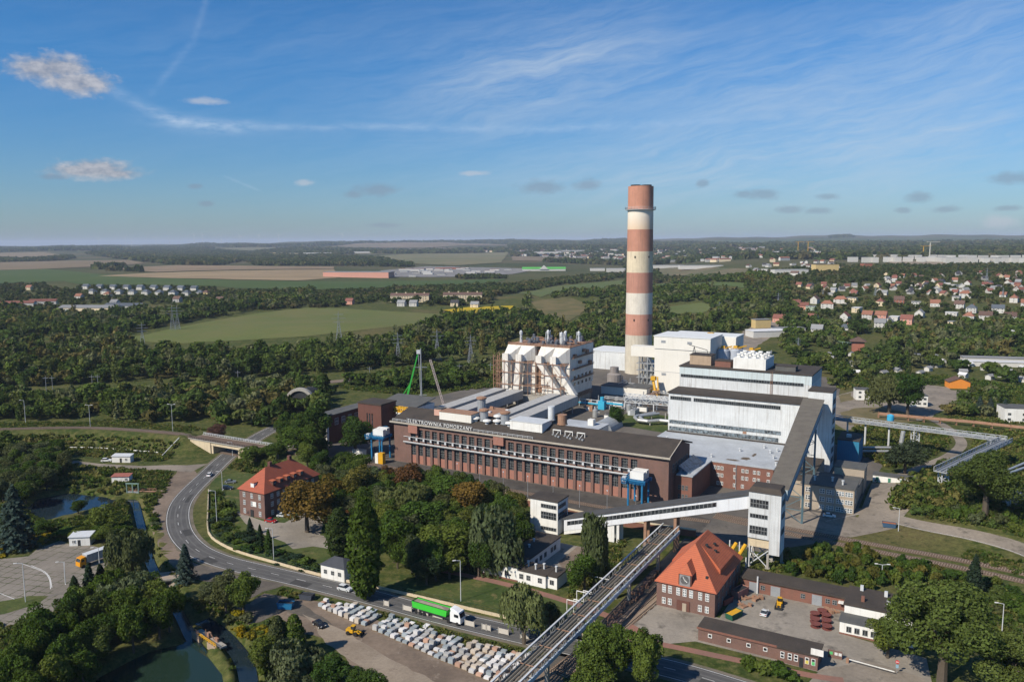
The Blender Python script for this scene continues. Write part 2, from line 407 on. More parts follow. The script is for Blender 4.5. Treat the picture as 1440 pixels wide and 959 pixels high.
# small cumulus: lumpy edges; sunlit ones and grey ones far off
lump = noise(nt, vec(mul(az, 1.0), mul(el, 1.7)), .95, 5, .62); lump2 = noise(nt, vec(mul(az, 1.0), mul(el, 1.6), 3), 2.6, 4, .6)
def puff(l, thick):
    out = None
    for px, py, wx, wy in l:
        g = blob(px, py, wx, wy)[0]; out = g if out is None else mth(nt, 'MAXIMUM', out, g)
    return mul(ramp(nt, add(out, mul(add(lump, -.5), 1.1), mul(add(lump2, -.5), .28)), .30, .85), thick)
cu = puff([(60, 98, 42, 17), (108, 116, 46, 17), (84, 96, 40, 18), (138, 238, 46, 14), (118, 240, 46, 10), (160, 244, 34, 8)], .85)
gr_ = puff([(530, 267, 32, 10), (497, 274, 14, 6), (762, 264, 36, 11), (824, 260, 22, 9), (1073, 273, 26, 8), (1046, 273, 14, 6), (1111, 295, 20, 6), (1150, 297, 18, 5), (1292, 278, 18, 8), (1330, 295, 18, 5), (1270, 296, 12, 4), (1424, 251, 28, 8), (1418, 293, 16, 4), (988, 258, 10, 6), (1165, 277, 16, 5), (290, 287, 12, 4), (275, 262, 10, 4), (75, 249, 16, 4), (540, 317, 30, 4)], .5)
pk = puff([(1405, 312, 20, 9), (430, 257, 16, 5), (665, 244, 26, 4), (290, 143, 30, 5)], .5)
tintk = ramp(nt, el, 0, 12)
skyc = mixc(nt, 1.0, sky.outputs[0], mixc(nt, tintk, (.44, .58, .76), (.16, .54, .88)), 'MULTIPLY')
c = mixc(nt, cir, skyc, (4.4, 5.1, 5.9))
c = mixc(nt, tr, c, (5.6, 6.3, 7.2))
lit = ramp(nt, add(mul(lump, .7), mul(lump2, .25), mul(add(el, -11.5) if False else lump, .1)), .36, .68)
c = mixc(nt, cu, c, mixc(nt, lit, (2.0, 2.2, 2.7), (4.5, 4.4, 4.6)))
c = mixc(nt, gr_, c, (1.75, 2.2, 2.9)); c = mixc(nt, pk, c, (4.6, 4.7, 5.1))
nt.links.new(c, bg.inputs['Color']); bg.inputs['Strength'].default_value = .1
SC.view_settings.view_transform = 'Standard'; SC.view_settings.look = 'None'; SC.view_settings.exposure = .36; SC.view_settings.gamma = 1
SC.cycles.max_bounces = 5; SC.cycles.diffuse_bounces = 2; SC.cycles.glossy_bounces = 2; SC.cycles.transmission_bounces = 2; SC.cycles.transparent_max_bounces = 4; SC.cycles.volume_bounces = 0
SC.cycles.use_adaptive_sampling = True; SC.cycles.adaptive_threshold = .02; SC.cycles.use_denoising = True; SC.cycles.denoiser = "OPENIMAGEDENOISE"
hz = MB().box(-43000, -43000, -45, 43000, 43000, 260)
hm = bpy.data.materials.new('haze'); hm.use_nodes = True; hn = hm.node_tree; hn.nodes.clear()
ho = hn.nodes.new('ShaderNodeOutputMaterial'); pv = hn.nodes.new('ShaderNodeVolumePrincipled'); hn.links.new(pv.outputs[0], ho.inputs['Volume'])
pv.inputs['Color'].default_value = (.72, .82, 1, 1); pv.inputs['Density'].default_value = 4.2e-5; pv.inputs['Anisotropy'].default_value = .0
tag(hz.build('haze', hm), kind='stuff')
# ---------------------------------------------------------------- shared materials
BRICK = mat('dark_brick', (.185, .106, .085), var=.34, sc=.25, col2=(.128, .08, .068), streak=.35, bump=.2)
BRICK2 = mat('red_brick', (.215, .098, .070), var=.3, sc=.3, col2=(.155, .076, .058), streak=.25)
BROWNB = mat('brown_brick', (.135, .06, .046), var=.22, sc=.3, streak=.2)
OBRICK = mat('orange_brick', (.34, .155, .105), var=.35, sc=.5, col2=(.25, .125, .105), amt=.8)
FELT = mat('roof_felt', (.044, .037, .031), var=.35, sc=.22, col2=(.068, .055, .044), streak=0, kind='Object', lines=((0, 1.1, .06, .35),))
FELT2 = mat('grey_roof_felt', (.075, .078, .078), var=.25, sc=.3, col2=(.11, .108, .10), lines=((0, 1.0, .05, .3),))
PALE = mat('pale_roof', (.42, .45, .48), var=.25, sc=.12, col2=(.29, .31, .33), amt=.7)
PATCH = mat('bare_roof_patch', (.14, .11, .08), var=.4, sc=.5)
WHITE = mat('white_cladding', (.68, .70, .70), var=.09, sc=.1, col2=(.52, .54, .54), streak=.5, lines=((0, 1.0, .10, .16), (1, 1.0, .10, .16)))
BLUEW = mat('pale_blue_cladding', (.52, .59, .60), var=.1, sc=.1, streak=.35, lines=((0, 1.0, .1, .18),))
CREAMW = mat('cream_cladding', (.70, .68, .62), var=.06, sc=.1, col2=(.63, .61, .55), streak=.08, lines=((0, 1.2, .08, .12),))
OLDW = mat('dirty_white_steel', (.70, .68, .63), var=.16, sc=.25, col2=(.56, .53, .47), streak=.42, amt=.7)
PLASTER = mat('white_plaster', (.72, .72, .69), var=.08, sc=.3, col2=(.62, .61, .57), streak=.25)
BEIGE = mat('beige_plaster', (.37, .31, .24), var=.14, sc=.3, streak=.3)
CONC = mat('concrete', (.36, .34, .30), var=.22, sc=.3, streak=.4)
CREAMC = mat('cream_concrete', (.58, .48, .33), var=.15, sc=.3, streak=.35)
STEEL = mat('grey_steel', (.34, .36, .38), var=.2, sc=.5, metal=.3, rough=.5)
LSTEEL = mat('light_steel', (.55, .57, .58), var=.15, sc=.5, rough=.5)
SILVER = mat('pipe_lagging', (.50, .51, .50), var=.2, sc=.6, metal=.5, rough=.42)
RUST = mat('rusty_steel', (.24, .12, .07), var=.35, sc=.7, col2=(.34, .22, .15), amt=.8)
DARK = mat('dark_steel', (.03, .032, .035), var=.3, sc=.5)
BLUE = mat('blue_steel', (.015, .15, .32), var=.2, sc=.4, rough=.5)
TEAL = mat('blue_cladding', (.03, .20, .34), var=.15, sc=.3, lines=((0, .8, .1, .3), (1, .8, .1, .3)))
YEL = mat('yellow_steel', (.62, .34, .02), var=.2, sc=.6, rough=.5)
GREENP = mat('green_paint', (.05, .42, .06), var=.15, sc=.6, rough=.45)
TILE = mat('orange_tiles', (.44, .125, .06), var=.18, sc=.5, col2=(.36, .10, .052), lines=((2, .42, .08, .35),))
TILE2 = mat('red_tiles', (.36, .095, .05), var=.22, sc=.5, col2=(.28, .08, .048), lines=((2, .42, .08, .35),))
GLASS = glassy('dark_glass', (.025, .03, .034)); GLASS2 = glassy('pale_glass', (.12, .15, .17), rough=.2, var=.7)
FRAMEW = mat('white_frame', (.70, .70, .68), var=.05, sc=1); FRAMEG = mat('grey_frame', (.22, .23, .23), var=.2, sc=1)
_WC = {}
def win(parent, face, u, w, z, ww, h, n=2, rows=1, gm=None, fm=None, fr=.09, name='window', dep=.14):
    """glazed opening with frame and bars, standing 0.14 m proud of wall plane w ('f' faces -y, 'r' +x, 'l' -x, 'k' +y); u, z = its lower left"""
    gm, fm = gm or GLASS, fm or FRAMEG; key = (face, round(ww, 2), round(h, 2), n, rows, gm.name, fm.name, fr)
    if key not in _WC:
        m = MB(); m.box(0, -.04, 0, ww, .06, h, 0)
        for i in range(n + 1):
            x = i * ww / n; f = fr if i in (0, n) else fr * .7; m.box(max(0, x - f), -dep, 0, min(ww, x + f), -.03, h, 1)
        for j in range(rows + 1):
            zz = j * h / rows; f = fr if j in (0, rows) else fr * .7; m.box(fr, -dep + .012, max(0, zz - f), ww - fr, -.035, min(h, zz + f), 1)
        k = {'f': 0, 'r': math.pi / 2, 'k': math.pi, 'l': -math.pi / 2}[face]; m2 = MB(); m2.T = None
        c, s = round(math.cos(k)), round(math.sin(k)); m.v = [(x * c - y * s, x * s + y * c, q) for x, y, q in m.v]
        _WC[key] = m.mesh(name, [gm, fm])
    loc = {'f': (u, w, z), 'r': (w, u, z), 'k': (u + ww, w, z), 'l': (w, u + ww, z)}[face]
    return link(name, _WC[key], parent, loc)
def rail(m, pts, h=1.1, step=2.0, r=.05, mi=None):
    for p, q in zip(pts[:-1], pts[1:]):
        p, q = Vector(p), Vector(q); n = max(1, int((q - p).length / step))
        for i in range(n + 1):
            a = p + (q - p) * i / n; m.bar(a, a + Vector((0, 0, h)), r, mi=mi)
        for k in (h, h * .55): m.bar(p + Vector((0, 0, k)), q + Vector((0, 0, k)), r, mi=mi)
    return m
def box_part(name, m, parent, *b, label=None): return MB().box(*b).build(name, m, parent, label=label)
# ---------------------------------------------------------------- turbine hall
t = pthing('turbine_hall', 'long dark brick turbine hall with tall window bays and sign letters on its edge', 'power station hall', 0, 0)
L_, D_ = 131.0, 26.0; B0 = 9.0; BP = 3.93; NB = 28
m = MB(); m.box(0, .9, 0, L_, D_, 18.2)
m.box(0, 0, 16.1, L_, .9, 18.2); m.box(0, 0, 0, B0 - .6, .9, 16.1); m.box(B0 + NB * BP + .6, 0, 0, L_, .9, 16.1)
for i in range(NB + 1): x = B0 + i * BP; m.box(x - .6, -.05, 0, x + .6, .9, 16.1)
m.extr([(.9, 18.2), (D_, 18.2), (13.5, 22.0)], 'x', L_ - .5, L_); m.extr([(.9, 18.2), (D_, 18.2), (13.5, 22.0)], 'x', 0, .5)
m.build('wall', BRICK, t)
m = MB()
for i in range(NB): x = B0 + i * BP; m.box(x + .6, .62, 0, x + BP - .6, .92, 3.9)
m.build('spandrel', OBRICK, t, label='orange brick panels under the window bays')
for i in range(NB):
    x = B0 + i * BP + .6
    win(t, 'f', x, .72, 10.7, BP - 1.2, 5.4, 3, 5, fr=.06, dep=.1); win(t, 'f', x, .72, 4.0, BP - 1.2, 5.4, 3, 5, fr=.06, dep=.1)
m = MB()
m.extr([(-1.3, 18.25), (-1.3, 18.75), (13.5, 22.75), (D_ + .8, 18.9), (D_ + .8, 18.3), (13.5, 22.1)], 'x', -1.2, L_ + .9)
m.build('roof', FELT, t)
m = MB(); m.box(-1.35, -1.5, 18.2, L_ + 1.0, -1.3, 18.95); m.box(L_ + .75, -1.3, 18.9, L_ + 1.0, -.9, 19.1)
m.extr([(-1.3, 18.76), (-1.3, 18.95), (13.5, 22.98), (13.5, 22.76)], 'x', L_ + .6, L_ + .92); m.build('cornice', mat('pale_cornice', (.40, .36, .30), var=.2), t)
for x, w in ((9, 5.0), (54, 5.0)): MB().box(x, -1.25, 14.4, x + w, -.06, 18.1).build('wall_box', OBRICK, t, label='pinkish boxed bay under the eave')
rail(MB(), [(44, -1.0, 18.9), (73, -1.0, 18.9)], 1.1, 2.4).build('railing', LSTEEL, t)
rail(MB(), [(0, -1.0, 18.9), (8, -1.0, 18.9)], 1.1, 2.4).build('railing', LSTEEL, t)
def words_mesh(txt, size):
    c = bpy.data.curves.new('lettering', 'FONT'); c.body = txt; c.size = size; c.extrude = .12; c.space_character = 1.15
    o = bpy.data.objects.new('lettering', c); COL.objects.link(o); bpy.context.view_layer.update(); me = bpy.data.meshes.new_from_object(o.evaluated_get(bpy.context.evaluated_depsgraph_get())); bpy.data.objects.remove(o); me.materials.clear(); me.materials.append(mat('white_letters', (.58, .58, .56), var=.05)); return me
for wd_, x0, wid_ in (('ELEKTROWNIA', 8.8, 18.6), ('POMORZANY', 28.6, 14.6)):
    me = words_mesh(wd_, 2.3); xs_ = [v.co.x for v in me.vertices]; o = link('lettering', me, t, (x0, -1.2, 19.15)); o.rotation_euler = (math.pi / 2, 0, 0); o.scale = (wid_ / (max(xs_) - min(xs_)), 1, 1)
m = MB(); 
for z in (19.15, 20.9): m.bar((8.2, -1.0, z), (43.5, -1.0, z), .05)
for i in range(15): m.bar((8.2 + i * 2.5, -1.0, 18.7), (8.2 + i * 2.5, -1.0, 21), .05)
m.build('sign_frame', STEEL, t)
m = MB()
for i in range(6): win(t, 'r', 4.5 + i * 3.3, L_, 11.5, 2.0, 3.4, 2, 2)
m = MB().tube([(6, -.9, 9.9), (119, -.9, 9.9)], .42, 8)
for i in range(29): x = B0 + i * BP; m.box(x - .15, -.9, 9.3, x + .15, 0, 9.5)
m.build('pipe', SILVER, t)
MB().tube([(6, -.7, 12.4), (119, -.7, 12.4)], .12, 6).build('thin_pipe', LSTEEL, t)
JB = MB().box(-.45, -.4, 10.9, .45, -.06, 12.1).mesh('junction_box', [LSTEEL])
for i in range(29): link('junction_box', JB, t, (B0 + i * BP, 0, 0))
# roof plant standing on the hall
def rz_(b): return 18.75 + (b + 1.3) * 4.0 / 14.8
def roof_box(label, a, b, w, d, h, m1, m2, z0=None, group=None):
    q = pthing('roof_cabin', label, 'roof cabin', a, b, z0 if z0 is not None else rz_(b) - .3)
    MB().box(0, 0, .6, w, d, h).build('wall', m1, q); MB().box(-.2, -.2, h, w + .2, d + .2, h + .25).build('roof', m2, q)
    f = MB()
    for x in (.3, w * .35, w * .65, w - .6): f.box(x, .2, 0, x + .3, d - .2, .6)
    f.build('foot', DARK, q); return q
roof_box('long off-white roof cabin with brown top behind the sign letters', 22, 5, 17, 7, 4.2, CREAMW, RUST)
roof_box('white roof cabin with reddish panels in the middle of the hall roof', 59, 4.5, 15.5, 9, 4.3, PLASTER, LSTEEL)
roof_box('small pink roof hut beside the long off-white cabin', 17, 8, 4, 4, 3.6, mat('pink_plaster', (.6, .36, .28)), FELT2)
def flue(label, a, b, r, h, mt, hat=True):
    q = pthing('roof_vent', label, 'roof vent', a, b, rz_(b) - .2)
    MB().lathe([(r * 1.15, 0), (r * 1.15, .3), (r, .3), (r, h), (r * .9, h)], n=14).build('stack', mt, q)
    if hat: MB().lathe([(r * 1.25, h - .5), (r * 1.25, h + .15), (r * .6, h + .5)], n=14).build('cap', RUST, q)
    return q
flue('fat rusty grey vent drum behind the first roof cabin', 37, 17, 1.9, 6.5, STEEL); flue('grey vent drum with rusty lid right of the sign', 43, 9.5, 1.8, 5.0, STEEL)
flue('grey vent drum with rusty lid left of the white roof cabin', 54, 9.0, 1.9, 5.2, STEEL); flue('grey vent drum behind the white roof cabin', 72.5, 17, 1.5, 6.0, LSTEEL, False)
flue('stubby rusty vent drum on the hall roof by the duct', 79, 14.5, 2.0, 4.2, RUST, False)
def mush(label, a, b, s=1):
    q = pthing('mushroom_vent', label, 'roof vent', a, b, rz_(b) - .2, group='mushroom vents on the hall roof')
    MB().lathe([(.9 * s, 0), (.9 * s, 1.4 * s)], n=12).build('stem', LSTEEL, q); MB().lathe([(1.9 * s, 1.3 * s), (1.7 * s, 1.8 * s), (.2, 2.2 * s)], n=14).build('cap', PLASTER, q)
for k, (a, b) in enumerate(((39.5, 8), (46, 7), (50.5, 8), (57, 7.5), (48.5, 12))): mush(['white mushroom vent right beside the long cabin', 'white mushroom vent right of the first grey drum', 'white mushroom vent between the two grey drums', 'white mushroom vent against the white cabin', 'white mushroom vent behind the other mushrooms'][k], a, b)
q = pthing('pipe_rack', 'white pipe frames and small fittings on the hall roof', 'pipe rack', 79, 5.5, rz_(5.5))
m = MB()
for i in range(3):
    x = i * 5.5; m.box(x, 0, 1.6, x + 3.6, .5, 1.95).bar((x + .1, .2, 0), (x + .1, .2, 1.7), .12).bar((x + 3.5, .2, -.2), (x + 3.5, .2, 1.7), .12).bar((x + 1.6, -.5, -.4), (x + 2.4, .8, 1.2), .1)
m.build('frame', PLASTER, q)
for i in range(9): MB().box(i * 1.8, -1 - (i % 3), -.5, i * 1.8 + .8, -.3 - (i % 3), .1).build('fitting', STEEL, q)
# ---------------------------------------------------------------- brick annex and wing with pale roof
t = pthing('brick_annex', 'red brick office wing with pale patched roof between hall and white boiler house', 'office wing', 131, 7)
m = MB(); m.box(.05, 0, 0, 7, 25.2, 10.2); m.box(.05, 25.2, 0, 32, 66, 10.2); m.box(-26, 19.2, 0, 0, 66, 10.2); m.box(-131, 19.2, 0, -26, 30, 10.2); m.box(-75, 30, 0, -50, 45, 10.2); m.build('wall', BRICK2, t)
m = MB(); m.prism([(.9, -.4), (7.4, -.4), (7.4, 25), (32.4, 25), (32.4, 65.9), (-26, 65.9), (-26, 30), (-50, 30), (-50, 45), (-75, 45), (-75, 30), (-131, 30), (-131, 19.9), (.9, 19.9)], 10.2, 10.7); m.build('roof', PALE, t)
m = MB()
for a, b, w, d in ((12, 29, 6, 2.2), (17, 33, 4, 4), (20, 40, 1.5, 5), (2, 8, 3, 4), (30, 36, 3, 1.5), (2.5, 14, 4, 2)):
    MB().prism([(a, b), (a + w * .7, b - d * .2), (a + w, b + d * .5), (a + w * .6, b + d), (a + w * .1, b + d * .8)], 10.7, 10.704).build('bare_patch', PATCH, t, label='bare brown patch on the pale roof')
m = MB(); m.extr([(10.7, 20), (10.7, 25), (14.5, 20)], 'y', 0, 0) if False else m.add([(.95, 2, 10.72), (5.4, 2, 10.72), (5.4, 21, 10.72), (.95, 21, 10.72), (.95, 2, 13.4), (.95, 21, 13.4)], [(0, 1, 4), (1, 2, 5, 4), (2, 3, 5), (0, 4, 5, 3), (0, 3, 2, 1)]); m.build('lean_to_roof', glassy('blue_grey_glazing', (.10, .14, .18), .3), t)
for z in (1.6, 5.0, 8.0)[:3]:
    for a in (8.2, 9.7, 11.2, 16.4, 19.6, 21.2, 24.2, 25.8, 29.6)[(0 if z > 5 else 1):]:
        if z == 8.0 or (a * 7 + z) % 3 > .4: win(t, 'f', a, 25.2, z - .7, 1.15, 1.5, 2, 1, fm=FRAMEW, fr=.14)
for z in (1.0, 4.6):
    for a in (1.6, 3.0, 4.4): win(t, 'f', a, 0, z, 1.0, 1.9, 2, 2, fm=FRAMEG)
MB().tube([(17.5, 25.0, 0), (17.5, 25.0, 10.2)], .14, 6).build('downpipe', STEEL, t)
m = MB()
for a, b in ((6, 30), (14, 45), (26, 48), (32, 30), (29, 40), (22, 55), (28, 52), (-20, 50), (-60, 25), (-90, 24)): m.lathe([(.35, 10.7), (.35, 11.8), (.6, 11.8), (.6, 12.1)], a, b, 8)
m.build('roof_vent', LSTEEL, t)
# ---------------------------------------------------------------- boiler house
t = pthing('boiler_house', 'tall stepped boiler house clad in white panels with ribbon windows and dark roofs', 'boiler house', 106, 73)
MB().box(0, 0, 0, 61.9, 15.9, 29.0).build('wall', WHITE, t); MB().box(-.5, -.5, 29.0, 62, 16, 29.6).build('roof', FELT, t)
m = MB(); m.box(0, 16, 0, 61, 44, 35.2).build('wall', WHITE, t); m = MB(); m.box(-.05, 15.93, 35.2, 61.05, 44, 39.4).build('upper_wall', BLUEW, t); MB().box(-.4, 15.6, 39.4, 61.4, 44.4, 39.9).build('roof', FELT, t)
win(t, 'f', .8, 0, 26.0, 10, 1.7, 10, 1); win(t, 'f', 12, 0, 26.0, 39, 1.7, 40, 1)
win(t, 'f', .6, 0, 14.6, 51, 1.7, 44, 1, gm=GLASS2); win(t, 'f', .6, 0, 11.3, 50, 1.9, 34, 1, gm=GLASS2)
win(t, 'f', .6, 15.9, 34.4, 57, 1.4, 46, 1)
MB().box(35, -.1, 13.4, 36.6, 0, 14.5).build('vent', RUST, t)
m = MB()
for i in range(22): m.bar((43.2, 15.6, 29.6 + i * .45), (44, 15.6, 29.6 + i * .45), .04)
m.bar((43.2, 15.6, 29.6), (43.2, 15.6, 40.3), .05).bar((44, 15.6, 29.6), (44, 15.6, 40.3), .05).build('ladder', RUST, t)
MB().box(-.2, -1.6, 10.7, 62, -.05, 11.1).build('ledge', FELT, t)
# stair tower at its right end
t = pthing('stair_tower', 'white flat-roofed stair tower on the right end of the boiler house', 'tower', 168, 75)
MB().box(0, 0, 0, 10, 11, 35).build('wall', WHITE, t); MB().box(-.2, -.2, 35, 10.2, 11.2, 35.5).build('roof', FELT, t)
for i in range(7): win(t, 'r', 2.5, 10, 3.5 + i * 4.3, 6, 2.4, 3, 2)
roofs = pthing('rooftop_cabin', 'pale brick lift cabin with a derrick arm on the boiler house roof', 'roof cabin', 109, 95, 39.9)
MB().box(0, 0, 0, 10.5, 8, 4.6).build('wall', mat('buff_brick', (.40, .30, .21), var=.2, streak=.4), roofs); MB().box(-.2, -.2, 4.6, 10.7, 8.2, 4.9).build('roof', FELT, roofs)
m = MB().bar((1.0, 1, 4.9), (1.8, 1, 8.6), .12).bar((2.6, 1, 4.9), (1.8, 1, 8.6), .12).bar((-.8, 1, 9.4), (8.3, 1, 7.3), .12).bar((8.2, 1, 7.2), (8.6, 1, 4.9), .1); m.build('derrick', DARK, roofs)
q = pthing('rooftop_cabin', 'low reddish brick roof cabin on the boiler house roof', 'roof cabin', 122, 93, 39.9); MB().box(0, 0, 0, 7.5, 6, 2.8).build('wall', BRICK2, q); MB().box(-.2, -.2, 2.8, 7.7, 6.2, 3.05).build('roof', FELT, q)
q = pthing('rooftop_cabin', 'white tarpaulin-sided penthouse with rows of vents on the boiler house', 'roof cabin', 131, 92, 39.9)
MB().box(0, 0, 0, 15, 18, 5.0).build('wall', PLASTER, q)
m = MB()
for i in range(4):
    for j in range(3): m.lathe([(.9, 5.0), (.9, 6.4), (1.2, 6.4), (1.0, 6.9)], 1.9 + i * 3.7, 3 + j * 6, 8)
m.build('vent', PLASTER, q)
rail(MB(), [(14, 17, 5), (14, 1, 5)], 2.4, 5, .06).build('railing', LSTEEL, q)
q = pthing('rooftop_cabin', 'dark low plant box near the right end of the boiler house roof', 'roof cabin', 150, 94, 39.9); MB().box(0, 0, 0, 9, 6, 2.2).build('wall', FELT2, q); MB().box(-.15, -.15, 2.2, 9.15, 6.15, 2.4).build('roof', FELT, q)
# ---------------------------------------------------------------- inclined conveyor gallery to the boiler house
t = thing('conveyor_gallery', 'long steep conveyor gallery with brown felt roof climbing to the white boiler house', 'conveyor gallery', (0, 0, 0))
lo_, hi_ = (W(175.8, -38.5), W(181.6, -38.5), 21.0, 24.6), (W(166.5, 73.8), W(174.9, 72.3), 28.0, 32.2)
def gal(m, k0, k1, z0o, z1o, grow=0, mi=None):
    v = []
    for (l, r, zb, zt) in (lo_, hi_):
        zb_, zt_ = zb + (zt - zb) * z0o, zb + (zt - zb) * z1o
        d = (r[0] - l[0], r[1] - l[1]); A = (l[0] + d[0] * (k0 - grow), l[1] + d[1] * (k0 - grow)); B = (l[0] + d[0] * (k1 + grow), l[1] + d[1] * (k1 + grow))
        v += [(*A, zb_), (*B, zb_), (*B, zt_), (*A, zt_)]
    m.add(v, [(0, 1, 2, 3), (7, 6, 5, 4), (0, 4, 5, 1), (1, 5, 6, 2), (2, 6, 7, 3), (3, 7, 4, 0)], mi); return m
gal(MB(), .03, .97, .1, .95).build('wall', mat('grey_blue_cladding', (.34, .42, .47), var=.1, sc=.2, streak=.2, kind='World'), t)
gal(MB(), 0, 1, .95, 1.03, .03).build('roof', mat('gallery_felt', (.115, .10, .082), var=.35, sc=.3, col2=(.16, .145, .115), kind='World'), t)
gal(MB(), 0, 1, 0, .1, .01).build('floor', STEEL, t)
for k, w_ in ((.38, 1), (.72, 1)):
    p0 = [lo_[0][i] + (hi_[0][i] - lo_[0][i]) * k for i in (0, 1)]; p1 = [lo_[1][i] + (hi_[1][i] - lo_[1][i]) * k for i in (0, 1)]; zb = lo_[2] + (hi_[2] - lo_[2]) * k
    m = MB().bar((*p0, 0), (*p0, zb), .3).bar((*p1, 0), (*p1, zb), .3)
    for i in range(5):
        a_, b_ = zb * i / 5, zb * (i + 1) / 5; A_, B_ = ((p0, p1) if i % 2 else (p1, p0)); m.bar((*A_, a_), (*B_, b_), .1).bar((*p0, b_), (*p1, b_), .1)
    m.build('trestle', mat('teal_grey_steel', (.10, .17, .20), var=.2), t)
# ---------------------------------------------------------------- transfer tower on legs
t = pthing('transfer_tower', 'white transfer tower with three bands of dark windows standing on concrete legs', 'tower', 171, -43.5)
MB().box(0, 0, 9.5, 9.6, 7, 24).box(6.4, .02, 5, 9.58, 6.98, 9.5).build('wall', WHITE, t)
MB().box(0, .6, 6.6, 6.3, 6.5, 9.45).build('underfloor_box', CREAMC, t)
MB().add([(-.3, -.3, 24), (9.9, -.3, 24), (9.9, 7.3, 24), (-.3, 7.3, 24), (.6, 1.2, 25.4), (9.0, 1.2, 25.4), (9.0, 6.8, 25.4), (.6, 6.8, 25.4)], [(0, 3, 2, 1), (4, 5, 6, 7), (0, 1, 5, 4), (1, 2, 6, 5), (2, 3, 7, 6), (3, 0, 4, 7)]).build('roof', FELT, t)
win(t, 'f', .5, 0, 19.2, 5.4, 2.6, 6, 2); win(t, 'f', .5, 0, 15.9, 5.3, 1.3, 6, 1); win(t, 'f', .5, 0, 10.9, 5.3, 2.5, 6, 2)
for z in (11, 16, 20): win(t, 'r', 1.5, 9.6, z, 4, 1.8, 4, 1)
for x, y in ((.4, .4), (6.2, .4), (.4, 6.4), (9.1, 6.4), (6.2, 6.4)): MB().box(x - .35, y - .35, 0, x + .35, y + .35, 6.6 if x < 6 else 5).box(x - .7, y - .7, 0, x + .7, y + .7, .7).build('leg', CONC, t)
m = MB()
for (p, q_) in (((.4, .4), (6.2, .4)), ((.4, 6.4), (6.2, 6.4)), ((.4, .4), (.4, 6.4))): m.bar((*p, .6), (*q_, 6), .13).bar((*q_, .6), (*p, 6), .13)
m.build('brace', LSTEEL, t)
# ---------------------------------------------------------------- low conveyor gallery
t = thing('conveyor_gallery', 'white conveyor gallery with one ribbon of windows sloping from small tower to transfer tower', 'conveyor gallery', (0, 0, 0))
pA, pB = Vector((*W(109.5, -44.0), 1.2)), Vector((*W(171.2, -39.5), 18.2)); dv = (pB - pA); 
def gseg(m, s0, s1, off0, off1, z0, z1, mi=None):
    hd = Vector((dv.x, dv.y, 0)).normalized(); n = Vector((hd.y, -hd.x, 0)); v = []
    for s in (s0, s1):
        c = pA + dv * s
        for o, z in ((off0, z0), (off1, z0), (off1, z1), (off0, z1)): v.append(tuple(c + n * o + Vector((0, 0, z))))
    m.add(v, [(0, 1, 2, 3), (7, 6, 5, 4), (0, 4, 5, 1), (1, 5, 6, 2), (2, 6, 7, 3), (3, 7, 4, 0)], mi); return m
CLW = mat('white_gallery', (.66, .68, .70), var=.08, sc=.3, streak=.2, kind='World')
gseg(MB(), 0, 1, -2.6, 2.6, 0, 4.2).build('wall', CLW, t); gseg(MB(), -.01, 1.0, -2.9, 2.9, 4.2, 4.6).build('roof', mat('gallery_felt2', (.075, .075, .075), var=.3, kind='World'), t)
for s0, s1 in ((.02, .13), (.22, .83)):
    m = gseg(MB(), s0, s1, 2.6, 2.66, 1.9, 3.3, 0); k = int((s1 - s0) * 62 / 1.3)
    for i in range(k + 1): gseg(m, s0 + (s1 - s0) * i / k - .0012, s0 + (s1 - s0) * i / k + .0012, 2.61, 2.74, 1.9, 3.3, 1)
    m.build('window', [GLASS, FRAMEG], t)
hd = Vector((dv.x, dv.y, 0)).normalized(); nn = Vector((hd.y, -hd.x, 0))
for s, wd_ in ((.27, 2.4), (.31, 1.0), (.46, 1.0), (.62, .8)):
    m = MB(); c = pA + dv * s
    for o in (-1.9, 1.9):
        p = c + nn * o; m.boxc(p.x, p.y, 0, wd_ if s < .3 else .9, .7, c.z + .02, math.atan2(hd.y, hd.x))
    m.build('leg', RUST if s > .4 else PLASTER, t)
m = gseg(MB(), 0, .24, -2.5, 2.5, -1.2, -.02); m.build('base', PLASTER, t)
# ---------------------------------------------------------------- three-storey white switch house and long low white building
t = pthing('switch_house', 'white three-storey block with dark window bands and brown roof beside the low gallery', 'small tower', 97.6, -48.5)
MB().box(0, 0, 0, 10.6, 8, 11.6).build('wall', PLASTER, t); MB().box(-.35, -.35, 11.6, 10.95, 8.35, 12.0).build('roof', FELT, t)
win(t, 'f', 4.2, 0, 9.0, 5.9, 1.4, 6, 1); win(t, 'f', 4.2, 0, 5.2, 5.9, 2.5, 6, 2); win(t, 'f', 4.2, 0, 1.2, 5.9, 1.2, 6, 1)
win(t, 'r', .5, 10.6, 9.0, 5.6, 1.4, 5, 1); win(t, 'r', .5, 10.6, 5.2, 6.6, 2.5, 6, 2)
t = pthing('workshop_building', 'long low white L-shaped building with dark felt roof next to the truss bridge', 'building', 102.5, -88)
MB().box(0, 0, 0, 12.2, 28.5, 4.3).box(12.2, 0, 0, 21.5, 6.5, 3.7).box(21.5, .8, 0, 24.8, 7.5, 3.6).build('wall', PLASTER, t)
MB().box(-.3, -.3, 4.3, 12.5, 28.8, 4.7).box(12.5, -.25, 3.7, 21.7, 6.8, 4.0).box(21.7, .6, 3.6, 25, 7.7, 3.95).build('roof', FELT, t)
for a in (7.8, 12.8, 15.2, 19.0): win(t, 'f', a, 0, 1.3, 1.3, 1.5, 2, 2)
win(t, 'f', 22.5, .8, 1.2, 1.3, 1.4, 2, 1)
for b in (8, 11, 14, 17, 21.5, 23.7): win(t, 'r', b, 12.2, 1.4, 1.5, 1.6, 2, 1)
m = MB()
